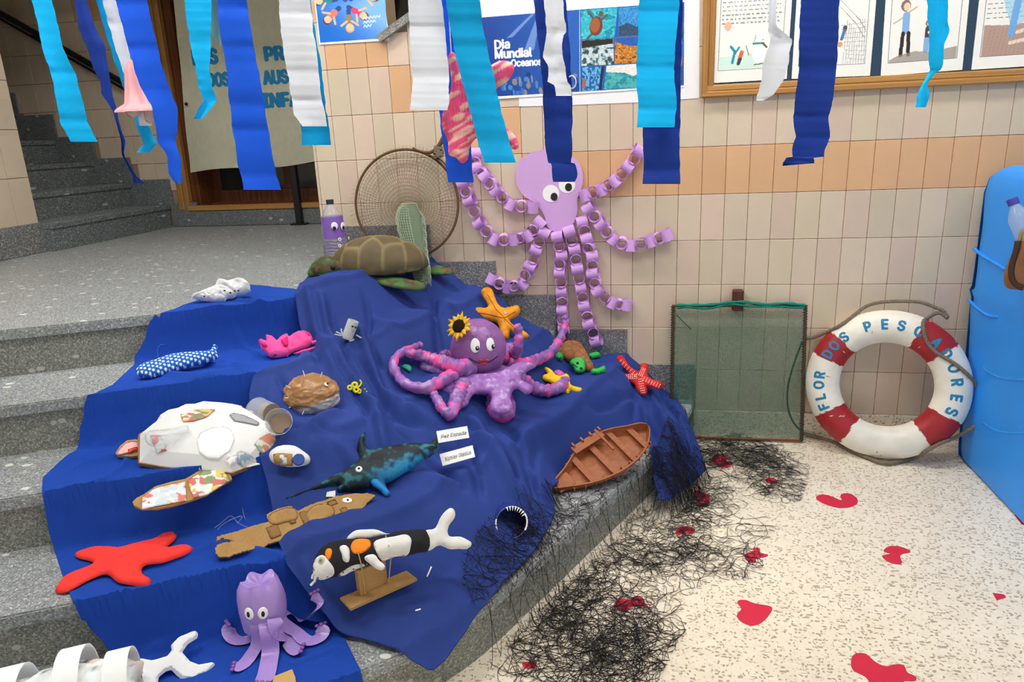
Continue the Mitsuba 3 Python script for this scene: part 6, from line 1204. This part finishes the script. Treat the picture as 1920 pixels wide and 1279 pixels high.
zb = at_y(637, 445, o[1])[2] - 0.858; zt = at_y(637, 405, o[1])[2] - 0.858
put('band', moved(lathe([(0.0488, zb), (0.0500, zb), (0.0502, zt), (0.0488, zt)], 36), fr), mat('band_purple', '8a63b8', 0.6, 0.3), bo, smooth=40)
def on_cyl(x, y, R, off=0.0):
    d = ray(x, y); c = fr[:3, 3] - CAM; a = d[0] ** 2 + d[1] ** 2; b = d[0] * c[0] + d[1] * c[1]; D = max(b * b - a * (c[0] ** 2 + c[1] ** 2 - R * R), 0); p = CAM + d * ((b - math.sqrt(D)) / a); n = unit((p - fr[:3, 3]) * [1, 1, 0]); return p + n * off, n
for x, y, qx, qy in [(627, 424, 627, 428), (643, 424, 644, 427)]:
    p, n = on_cyl(x, y, 0.0502); e = put('eye', moved(ellipsoid([0, 0, 0], [0.0155, 0.018, 0.004], 3), frame(p, CR[0], n)), 'eye_white', bo, smooth=True); p, n = on_cyl(qx, qy, 0.0535); put('pupil', moved(ellipsoid([0, 0, 0], [0.008, 0.009, 0.003], 2), frame(p, CR[0], n)), 'eye_black', e, smooth=True)
for x, y in [(637, 449), (637, 461), (637, 471), (654, 447), (658, 457), (660, 463)]:
    p, n = on_cyl(min(x, 655), y, 0.0495); put('sucker', moved(trimesh.creation.torus(0.0058, 0.0026, major_sections=18, minor_sections=8), frame(p, CR[0], n)), 'eye_white', bo, smooth=True)
wl_ = []
for k in range(5):
    zz = zb - 0.012 - 0.015 * k; wl_.append(tube([(fr @ np.r_[0.0493 * math.cos(t), 0.0493 * math.sin(t), zz + 0.003 * math.sin(6 * t), 1])[:3] for t in np.arange(48) * 2 * np.pi / 48], 0.0016, 5, closed=True))
put('wavy_line', cat(*wl_), 'band_purple', bo, smooth=True)

# --- wooden boat
bw_ = thing('model_boat', 'brown wooden model rowing boat resting on the bare bottom step', 'boat')
gpx = [(1031, 917), (1046, 893), (1064, 868), (1080, 843), (1098, 824), (1122, 811), (1150, 803), (1180, 799), (1202, 796), (1214, 800), (1219, 816), (1214, 838), (1198, 860), (1172, 880), (1140, 896), (1104, 908), (1066, 915)]
fr = lay(1125, 905, 30, 0.066); cl0, cl1 = local([(1031, 917), (1212, 800)], fr); P = smooth_poly(local(gpx, fr), 140); pts = np.array(P.exterior.coords)[:-1]
ad = unit(cl1 - cl0); bd = np.array([-ad[1], ad[0]]); Lb = np.linalg.norm(cl1 - cl0)
sa, sb_ = (pts - cl0) @ ad, (pts - cl0) @ bd
def layer(k, z, inset=0.0, rocker=0.0):
    b_ = np.sign(sb_) * np.maximum(np.abs(sb_) * k - inset, 0.0); u = sa / Lb; a_ = Lb / 2 + (sa - Lb / 2) * (1 - (1 - k) * 0.16); zz = z + rocker * ((u - 0.5) * 2) ** 2 + 0.012 * ((u - 0.5) * 2) ** 2
    return np.c_[cl0 + a_[:, None] * ad + b_[:, None] * bd, zz]
def loft(ls, cap=True):
    n = len(ls[0]); i = np.arange(n); j = (i + 1) % n; f = []
    for k in range(len(ls) - 1): f += [np.c_[k * n + i, k * n + j, (k + 1) * n + j], np.c_[k * n + i, (k + 1) * n + j, (k + 1) * n + i]]
    v = np.vstack(ls)
    if cap: v = np.vstack([v, ls[-1].mean(0)[None]]); f.append(np.c_[(len(ls) - 1) * n + i, (len(ls) - 1) * n + j, np.full(n, len(v) - 1)])
    return TM(v, np.vstack(f))
wood_b = mat('boat_wood', proc(lambda p, n, uv: mix(C('a45f35'), C('824625'), fbm(p.x * 40, p.y * 40, p.z * 90))), 0.5, 0.4)
out_ = [layer(1, 0.0), layer(0.98, -0.014, 0, 0.003), layer(0.965, -0.0145), layer(0.92, -0.028), layer(0.90, -0.0285), layer(0.7, -0.046, 0, 0.01), layer(0.40, -0.054, 0, 0.016), layer(0.06, -0.058, 0, 0.02)]
inn_ = [layer(1, 0.0, 0.006), layer(0.95, -0.018, 0.008), layer(0.80, -0.034, 0.008)]
put('hull', moved(cat(loft(out_), loft(inn_), loft([out_[0] + [0, 0, 0.002], inn_[0] + [0, 0, 0.002]], False), loft([out_[0], out_[0] + [0, 0, 0.002]], False)), fr), wood_b, bw_, smooth=30)
def plank(u0, u1, b0, b1, z, t=0.004):
    q = np.array([cl0 + ad * Lb * u0 + bd * b0, cl0 + ad * Lb * u1 + bd * b0, cl0 + ad * Lb * u1 + bd * b1, cl0 + ad * Lb * u0 + bd * b1]); g = extr(Polygon(q), t, z); return moved(g, fr)
hb = np.abs(sb_).max()
def half(u): 
    m = np.abs(sa / Lb - u) < 0.04; return max(sb_[m].max() if (sb_[m] > 0).any() else 0.01, 0.005), min(sb_[m].min() if (sb_[m] < 0).any() else -0.01, -0.005)
for u, w_, z in [(0.88, 0.05, -0.010), (0.72, 0.045, -0.012), (0.52, 0.05, -0.014), (0.33, 0.05, -0.012)]:
    hi, lo = half(u); put('thwart', plank(u - w_ / 2, u + w_ / 2, lo * 0.93, hi * 0.93, z), wood_b, bw_)
for u in np.linspace(0.16, 0.92, 10):
    hi, lo = half(u); [put('rib', plank(u - 0.006, u + 0.006, *q, -0.022, 0.022), wood_b, bw_) for q in ((hi * 0.80, hi * 0.97), (lo * 0.97, lo * 0.80))]
put('side_bench', cat(plank(0.36, 0.66, half(0.5)[0] * 0.62, half(0.5)[0] * 0.98, 0.004, 0.006)), wood_b, bw_)
for k in range(4): put('peg', plank(0.38 + 0.09 * k, 0.395 + 0.09 * k, half(0.5)[0] * 0.9, half(0.5)[0] * 1.08, 0.008, 0.012), wood_b, bw_)
hi, lo = half(0.12); put('bow_deck', plank(0.05, 0.2, lo * 0.8, hi * 0.8, -0.006, 0.003), wood_b, bw_); put('oar', plank(0.62, 0.64, -0.01, half(0.63)[0] * 1.1, 0.006, 0.006), wood_b, bw_)
# --- navy bottle whale with an open mouth
nw_ = thing('bottle_whale', 'navy bottle creature with a wide open mouth and white teeth lying below the boat bow', 'creature')
o = on(955, 1004); mc = at_y(959, 980, o[1] + 0.012); vd_ = unit(CAM - mc); axn = -unit(vd_ * 0.9 + np.array([0.28, -0.25, -0.12])); fr = frame(mc, CR[0], -axn)
mat('navy_plastic', '1d2f72', 0.35, 0.5); mat('navy_inside', '10183c', 0.4, 0.4)
put('body', moved(lathe([(0.0, -0.11), (0.030, -0.108), (0.046, -0.09), (0.051, -0.06), (0.0515, -0.01), (0.050, 0.0)], 32), fr), 'navy_plastic', nw_, smooth=40)
put('throat', moved(lathe([(0.0485, 0.0), (0.048, -0.03), (0.040, -0.07), (0.0, -0.075)], 32), fr), 'navy_inside', nw_, smooth=40)
put('rim', moved(trimesh.creation.torus(0.0495, 0.0018, major_sections=40, minor_sections=8), fr), mat('rim_grey', '4d5680', 0.2, 0.6), nw_, smooth=True)
for k in range(8): a = math.radians(30 + 11 * k); d = np.array([math.cos(a), math.sin(a), 0]); put('tooth', moved(puff(Polygon([d[:2] * 0.052 + np.array([-d[1], d[0]]) * 0.004, d[:2] * 0.052 - np.array([-d[1], d[0]]) * 0.004, d[:2] * 0.036]), 0.0015, 0.002), frame(mc - axn * 0.001, CR[0], -axn)), 'eye_white', nw_)
put('lip', moved(tube([(0.050 * math.cos(a), 0.050 * math.sin(a), 0.001) for a in np.radians(np.linspace(-30, 28, 12))], 0.003, 6), fr), 'eye_white', nw_); put('lip', moved(tube([(0.050 * math.cos(a), 0.050 * math.sin(a), 0.001) for a in np.radians(np.linspace(165, 250, 12))], 0.0025, 6), fr), 'eye_white', nw_)

# --- lilac octopus cut from a bottle
po_ = thing('bottle_bottom_octopus', 'glossy lilac octopus cut from a plastic bottle, with strip arms, at the front', 'octopus')
o = on(506, 1212); hb_ = at_y(497, 1166, o[1] + 0.03); ht_ = at_y(497, 1092, o[1] + 0.03); hh = ht_[2] - hb_[2]; fr = frame(hb_, CR[0], [-0.05, 0.1, 1])
mat('lilac_plastic', 'a386cc', 0.28, 0.5); mat('lilac_tip', '7a4f9c', 0.3, 0.5)
prf = [(0.0545, -0.006), (0.0565, 0.012), (0.0600, hh * 0.35), (0.0605, hh * 0.66), (0.057, hh * 0.86), (0.046, hh * 1.0), (0.022, hh * 0.94), (0.0, hh * 0.86)]
g = lathe(prf, 60).subdivide(); v = g.vertices; a = np.arctan2(v[:, 1], v[:, 0]); t = np.clip((v[:, 2] - hh * 0.5) / (hh * 0.45), 0, 1); r_ = np.hypot(v[:, 0], v[:, 1]); w_ = np.cos(5 * a + 0.6)
v[:, 2] += t * 0.008 * w_ * np.clip(r_ / 0.03, 0, 1) * np.clip((0.06 - r_) / 0.03 + 0.2, 0, 1); v[:, :2] *= (1 - 0.16 * t * (1 - w_) / 2)[:, None]
put('head', moved(TM(v, g.faces), fr), 'lilac_plastic', po_, smooth=50)
for x, y in [(467, 1151), (493, 1150)]:
    d = unit(ray(x, y)); cc = hb_[:2] - CAM[:2]; a2 = d[0] ** 2 + d[1] ** 2; b2 = d[0] * cc[0] + d[1] * cc[1]; D = max(b2 * b2 - a2 * (cc @ cc - 0.0585 ** 2), 0); p = CAM + d * ((b2 - math.sqrt(D)) / a2); n = unit((p - hb_) * [1, 1, 0])
    e = put('eye', moved(ellipsoid([0, 0, 0], [0.0125, 0.0175, 0.004], 3), frame(p, CR[0], n)), 'eye_white', po_, smooth=True); put('pupil', moved(ellipsoid([0, 0, 0.003], [0.0045, 0.0085, 0.003], 2), frame(p, CR[0], n)), 'eye_black', e, smooth=True)
def strip(px, w, lifts, dy):
    p = []
    for k, (x, y) in enumerate(px):
        if lifts[k] is None: p.append(at_y(x, y, o[1] + dy[k]))
        else: p.append(on(x, y) + [0, 0, lifts[k]])
    c = spline(p, 30, k=min(3, len(p) - 1)); t = np.gradient(c, axis=0); t /= np.linalg.norm(t, axis=1, keepdims=True)
    rad = c - hb_; rad[:, 2] = 0.0; rad /= np.linalg.norm(rad, axis=1, keepdims=True) + 1e-9; w2 = np.clip((np.linspace(0, 1, 30) - 0.15) / 0.4, 0, 1)[:, None]
    N = rad * (1 - w2) + np.array([0, 0, 1.0]) * w2; s_ = np.cross(N, t); s_ /= np.linalg.norm(s_, axis=1, keepdims=True)
    for _ in range(5): s_[1:-1] = (s_[:-2] + s_[1:-1] + s_[2:]); s_ /= np.linalg.norm(s_, axis=1, keepdims=True)
    nn_ = np.cross(t, s_); W = np.linspace(0.9, 1.0, 30) * w / 2; W[-2:] *= [0.8, 0.45]
    v = np.stack([c - s_ * W[:, None], c + nn_ * 0.002, c + s_ * W[:, None], c - nn_ * 0.0], 1).reshape(-1, 3); f = []
    for k in range(29):
        for a_, b_ in ((0, 1), (1, 2), (2, 3), (3, 0)): f += [[k * 4 + a_, k * 4 + b_, (k + 1) * 4 + b_], [k * 4 + a_, (k + 1) * 4 + b_, (k + 1) * 4 + a_]]
    return TM(v, f), c, s_
N_ = None
for px, w_, lf, dy in [([(466, 1163), (478, 1186), (474, 1202), (451, 1205), (433, 1198), (430, 1188)], 0.036, [N_, N_, 0.012, 0.006, 0.012, 0.03], [0.02, 0.01, 0, 0, 0, 0]), ([(482, 1168), (483, 1190), (480, 1212), (470, 1235), (455, 1249), (438, 1256)], 0.040, [N_, N_, N_, 0.008, 0.004, 0.008], [-0.02, -0.025, -0.03, 0, 0, 0]),
                     ([(500, 1168), (505, 1195), (507, 1222), (505, 1246), (500, 1266), (492, 1284)], 0.046, [N_, N_, N_, 0.008, 0.004, 0.004], [-0.012, -0.03, -0.036, 0, 0, 0]), ([(514, 1160), (524, 1184), (540, 1208), (556, 1221), (568, 1224)], 0.044, [N_, N_, 0.02, 0.006, 0.012], [-0.005, -0.008, 0, 0, 0]),
                     ([(527, 1150), (538, 1174), (556, 1196), (578, 1206), (597, 1202), (605, 1190)], 0.040, [N_, N_, 0.02, 0.008, 0.008, 0.03], [0.03, 0.03, 0, 0, 0, 0]), ([(530, 1150), (546, 1167), (564, 1168), (584, 1158), (597, 1144), (593, 1130)], 0.036, [N_, 0.03, 0.008, 0.008, 0.014, 0.03], [0.06, 0, 0, 0, 0, 0])]:
    g, c, s_ = strip(px, w_, lf, dy); k_ = put('arm', g, 'lilac_plastic', po_, smooth=40)
    put('tip', cat(*[ellipsoid(c[-1] + s_[-1] * w_ * a_ + [0, 0, 0.003], [0.006, 0.006, 0.004], 1) for a_ in (-0.3, 0.0, 0.3)]), 'lilac_tip', k_, smooth=True)

# --- fish skeleton of white bands at the bottom left
sk = thing('fish_skeleton', 'white fish skeleton of paper bands with a forked foam tail, at the bottom left', 'fish')
tpx = [(252, 1250), (258, 1240), (264, 1237), (286, 1241), (314, 1233), (323, 1222), (320, 1214), (336, 1197), (366, 1185), (372, 1190), (371, 1199), (352, 1211), (342, 1226), (357, 1243), (374, 1249), (399, 1244), (404, 1249), (391, 1265), (366, 1277), (344, 1279), (331, 1269), (322, 1259), (311, 1262), (298, 1273), (296, 1292), (274, 1300), (250, 1292)]
fr, P = rest(tpx, (330, 1255), 30, q=80, smooth=False); P = P.buffer(0.002).buffer(-0.002); put('tail', Puff(fr, P, 0.010, 0.012, 0.006, back=0.8).mesh, 'white_card', sk, smooth=30)
a0 = at_z(262, 1290, 0.235); a1 = at_z(-60, 1372, 0.235); axd = unit(a1 - a0); La = np.linalg.norm(a1 - a0)
upd = unit(np.array([0, 0, 1]) - axd * axd[2]); sd = np.cross(axd, upd)
body_r = lambda s: 0.085 * math.sin(math.pi * min(max(0.12 + 0.8 * s, 0), 1)) ** 0.5
pts_ = np.array([a0 + axd * La * s for s in np.linspace(0.0, 1.0, 40)]); g = tube(pts_, [body_r(s) * 1.06 for s in np.linspace(0, 1, 40)], 28); v = g.vertices; g.vertices = v + g.vertex_normals * ((meshkit.fbm(v * 38, 3, 3) - 0.5) * 0.03)[:, None]
k2, idx_ = cKDTree(v[np.random.default_rng(5).choice(len(v), 90, replace=False)]).query(v, k=2); e_ = np.clip((k2[:, 1] - k2[:, 0]) / 0.006, 0, 1)[:, None]; pal_ = np.array([lin(c) for c in ('e9ecea', 'd6dcdc', 'e2d2c2', 'c9d8e6', 'f2f2ee', 'e9ecea')])
put('stuffing', TM(g.vertices, g.faces), 'paint_gloss', sk, smooth=True, color=pal_[idx_[:, 0] % 6] * e_ + lin('58554c') * (1 - e_))
for xs_, w_ in [((252 - 222) / 320.0, 0.05), (0.36, 0.05), (0.72, 0.05)]:
    c_ = a0 + axd * La * xs_; R_ = body_r(xs_) * 1.34; v = []
    for t in np.linspace(-0.25, math.pi + 0.25, 30):
        for s_ in (-w_ / 2, w_ / 2): v.append(c_ + axd * s_ + R_ * (math.cos(t) * sd + 1.15 * math.sin(t) * upd))
    v = np.array(v); ins_ = c_ + (v - c_) * 0.97; m_ = len(v); f = []
    for k in range(29):
        b_ = 2 * k; f += [[b_, b_ + 1, b_ + 3], [b_, b_ + 3, b_ + 2], [m_ + b_, m_ + b_ + 3, m_ + b_ + 1], [m_ + b_, m_ + b_ + 2, m_ + b_ + 3], [b_, b_ + 2, m_ + b_ + 2], [b_, m_ + b_ + 2, m_ + b_], [b_ + 1, m_ + b_ + 3, b_ + 3], [b_ + 1, m_ + b_ + 1, m_ + b_ + 3]]
    put('band', TM(np.vstack([v, ins_]), f), 'white_card', sk, smooth=30)
fr, P = rest([(104, 1270), (110, 1262), (122, 1259), (125, 1268), (118, 1282), (106, 1285)], (114, 1276), 35); put('fin', Puff(fr, P, 0.006, 0.01, 0.004, back=0.8, lift=0.03).mesh, 'white_card', sk, smooth=True)

# --- small bits
t = thing('cardboard_scrap', 'plain cardboard scrap at the bottom edge beside the lilac bottle octopus', 'cardboard')
fr, P = rest([(508, 1290), (515, 1270), (548, 1257), (554, 1272), (556, 1292)], (535, 1278), 25, smooth=False); scene[t] = mikit.ply(moved(extr(P, 0.006), fr), mat('cardboard_pale', 'c7a26a', 0.9, 0.1))
t = thing('paper_tag', 'small folded white paper tag under the swordfish bill', 'paper'); fr, P = rest([(611, 932), (613, 923), (629, 920), (629, 932)], (620, 930), 45, smooth=False, lift=0.004); scene[t] = mikit.ply(moved(extr(P, 0.0015), fr), 'white_card')
for q, lb in [([(801, 1083), (809, 1065)], 'long white toothpick on the blue cloth right of the koi stand'), ([(779, 1147), (789, 1144)], 'short white toothpick bit on the blue cloth below the koi stand')]:
    t = thing('toothpick', lb, 'toothpick'); p = [on(*a) + [0, 0, 0.003] for a in q]; scene[t] = mikit.ply(tube(p, 0.0022, 6), 'eye_white')
# --- red paper shapes on the floor
mat('paper_red', 'cf2f47', 0.8, 0.2)
Zf = lambda p: Z(p, 3.4286, 1360, 980); Zn = lambda p: Z(p, 5.8125, 1240, 800)
REDS = [([(1530, 933), (1542, 927), (1560, 931), (1578, 938), (1576, 928), (1590, 925), (1601, 929), (1608, 942), (1596, 950), (1574, 952), (1550, 946)], 'long red paper petal shape on the bare floor in front of the lifebuoy'),
        (Zf([(1025, 168), (1060, 150), (1130, 155), (1190, 186), (1140, 200), (1125, 225), (1130, 262), (1080, 262), (1030, 238), (1010, 213), (1062, 196), (1022, 186)]), 'red paper heart in the middle of the bare floor at the right'),
        (Zf([(80, 503), (130, 497), (180, 515), (300, 545), (288, 582), (230, 642), (170, 660), (110, 640), (75, 592), (102, 547), (85, 527)]), 'red paper heart with white scratches on the floor right of the black net'),
        (Zf([(808, 892), (850, 838), (900, 842), (950, 882), (1030, 922), (1080, 912), (1150, 920), (1175, 965), (1222, 987), (1225, 1012), (1150, 1018), (1140, 1070), (950, 1065), (900, 990), (830, 952)]), 'largest red paper shape, at the bottom edge of the floor'),
        (Zf([(1718, 452), (1790, 460), (1806, 479), (1745, 498)]), 'tiny red paper corner on the floor near the right edge'), ([(1903, 966), (1925, 962), (1930, 985), (1915, 982)], 'red paper scrap at the foot of the blue container'),
        (Zn([(560, 330), (620, 305), (700, 310), (720, 345), (680, 370), (750, 380), (755, 430), (690, 450), (610, 425), (575, 400)]), 'red paper shape under the black net beside the hanging cloth corner'), (Zn([(345, 720), (400, 690), (440, 720), (510, 745), (525, 800), (490, 860), (430, 872), (380, 840), (385, 780)]), 'red paper shape under the black net below the cloth corner'),
        (Zn([(175, 1110), (230, 1090), (300, 1085), (365, 1130), (320, 1165), (240, 1160), (180, 1188)]), 'red paper shape under the black net near the step riser'), (Zn([(1135, 575), (1180, 555), (1225, 560), (1260, 605), (1200, 622), (1160, 610)]), 'small red paper shape under the outer edge of the black net'),
        ([(1397, 1045), (1404, 1036), (1414, 1034), (1412, 1027), (1424, 1028), (1426, 1036), (1440, 1040), (1430, 1045), (1418, 1046), (1416, 1054), (1404, 1053)], 'red paper flower shape at the right tip of the black net'), ([(1155, 1126), (1168, 1122), (1182, 1124), (1190, 1118), (1204, 1120), (1212, 1134), (1222, 1140), (1198, 1136), (1182, 1140), (1172, 1147), (1160, 1142)], 'red paper shape with a thin tail under the lower black net'),
        ([(980, 1243), (992, 1240), (1004, 1241), (1004, 1250), (990, 1253), (982, 1251)], 'small red paper shape under the net at the bottom edge')]
for px, lb in REDS:
    t = thing('paper_petal', lb, 'paper shape', 'red paper shapes on the floor'); b = np.array([at_z(x, y, 0.002)[:2] for x, y in px]); P = smooth_poly(b, 8 * len(px)) if len(px) > 4 else Polygon(b); P = P if P.geom_type == 'Polygon' else max(P.geoms, key=lambda g: g.area); scene[t] = mikit.ply(extr(P, 0.0008, 0.0008), 'paper_red')
# --- black fishing net heaped over the bottom step and the floor
npx = [(1296, 795), (1330, 800), (1390, 812), (1440, 832), (1500, 838), (1516, 870), (1512, 905), (1496, 945), (1465, 975), (1440, 1010), (1425, 1050), (1432, 1092), (1370, 1085), (1310, 1095), (1275, 1125), (1285, 1185), (1262, 1215), (1230, 1285), (1100, 1300), (935, 1290), (918, 1215), (950, 1160), (905, 1165), (872, 1130), (872, 1060), (905, 1000), (955, 950), (1000, 935), (1050, 930), (1110, 915), (1175, 895), (1215, 862), (1240, 830)]
NP = Polygon(np.array([on(x, y)[:2] for x, y in npx])).buffer(0.01)
BL = [(1330, 850, .06, 3), (1400, 880, .08, 3), (1450, 870, .06, 1.5), (1300, 930, .07, 3), (1260, 960, .06, 3), (1400, 830, .05, 2), (1220, 1020, .07, 3), (1150, 1060, .07, 2), (1050, 1110, .06, 2.5), (1000, 1150, .06, 2), (960, 1200, .06, 1.5), (1060, 1220, .07, 3), (1130, 1250, .07, 3), (1200, 1230, .06, 2), (1120, 1140, .06, 2), (1220, 1150, .05, 1.2), (1100, 960, .08, 2), (1180, 930, .05, 2), (1020, 1020, .08, 1.6), (930, 1060, .08, 1.1), (1350, 1000, .08, 1.2), (1380, 1050, .05, .8), (1270, 880, .06, 2), (1290, 1060, .06, 1.2), (1480, 920, .05, 1)]
bc_ = np.array([on(x, y)[:2] for x, y, *_ in BL]); bsd = np.array([b[2] for b in BL]); bwt = np.array([b[3] for b in BL]); bwt = bwt / bwt.sum()
r = np.random.default_rng(42); NT, NS = 1300, 34
k = r.choice(len(BL), NT, p=bwt); p0 = bc_[k] + r.normal(0, 1, (NT, 2)) * bsd[k][:, None]; th = r.uniform(0, 2 * np.pi, NT); crv = r.normal(0, 9, NT); step_ = r.uniform(0.006, 0.011, NT)
W_ = np.zeros((NT, NS, 2)); W_[:, 0] = p0; hom = bc_[k]
for i in range(1, NS):
    crv = 0.86 * crv + r.normal(0, 22, NT) * 0.5; th = th + crv * step_; d_ = hom - W_[:, i - 1]; far = np.hypot(*d_.T) > 2.2 * bsd[k]; tgt = np.arctan2(d_[:, 1], d_[:, 0]); th = np.where(far, th + 0.35 * np.sin(tgt - th), th); W_[:, i] = W_[:, i - 1] + step_[:, None] * np.c_[np.cos(th), np.sin(th)]
HN = ndimage.gaussian_filter(ndimage.maximum_filter(TOP, 3), 1.0); zz = samp(HN, W_[..., 0].ravel(), W_[..., 1].ravel()).reshape(NT, NS) + 0.003 + 0.016 * r.random((NT, 1)) ** 2 + 0.005 * np.sin(np.arange(NS)[None] * r.uniform(0.2, 0.7, (NT, 1)) + r.uniform(0, 6, (NT, 1)))
inn = shapely.contains_xy(NP, W_[..., 0], W_[..., 1]) & (W_[..., 1] < -0.02)
ms = []
for a in range(NT):
    run = np.split(np.arange(NS), np.nonzero(~inn[a])[0])
    for q in run:
        q = q[inn[a][q]]
        q = q[: int(np.argmax(np.abs(np.diff(zz[a, q])) > 0.03)) + 1] if len(q) > 1 and (np.abs(np.diff(zz[a, q])) > 0.03).any() and a % 25 else q
        if len(q) >= 4: ms.append(tube(np.c_[W_[a, q], np.maximum(zz[a, q], 0.002)], 0.0009, 3, caps=False))
solo('fishing_net', 'black tangled fishing net heaped over the bottom step and spread on the floor', 'fishing net', cat(*ms), mat('net_black', '1d1b1d', 0.8, 0.2), kind='stuff')
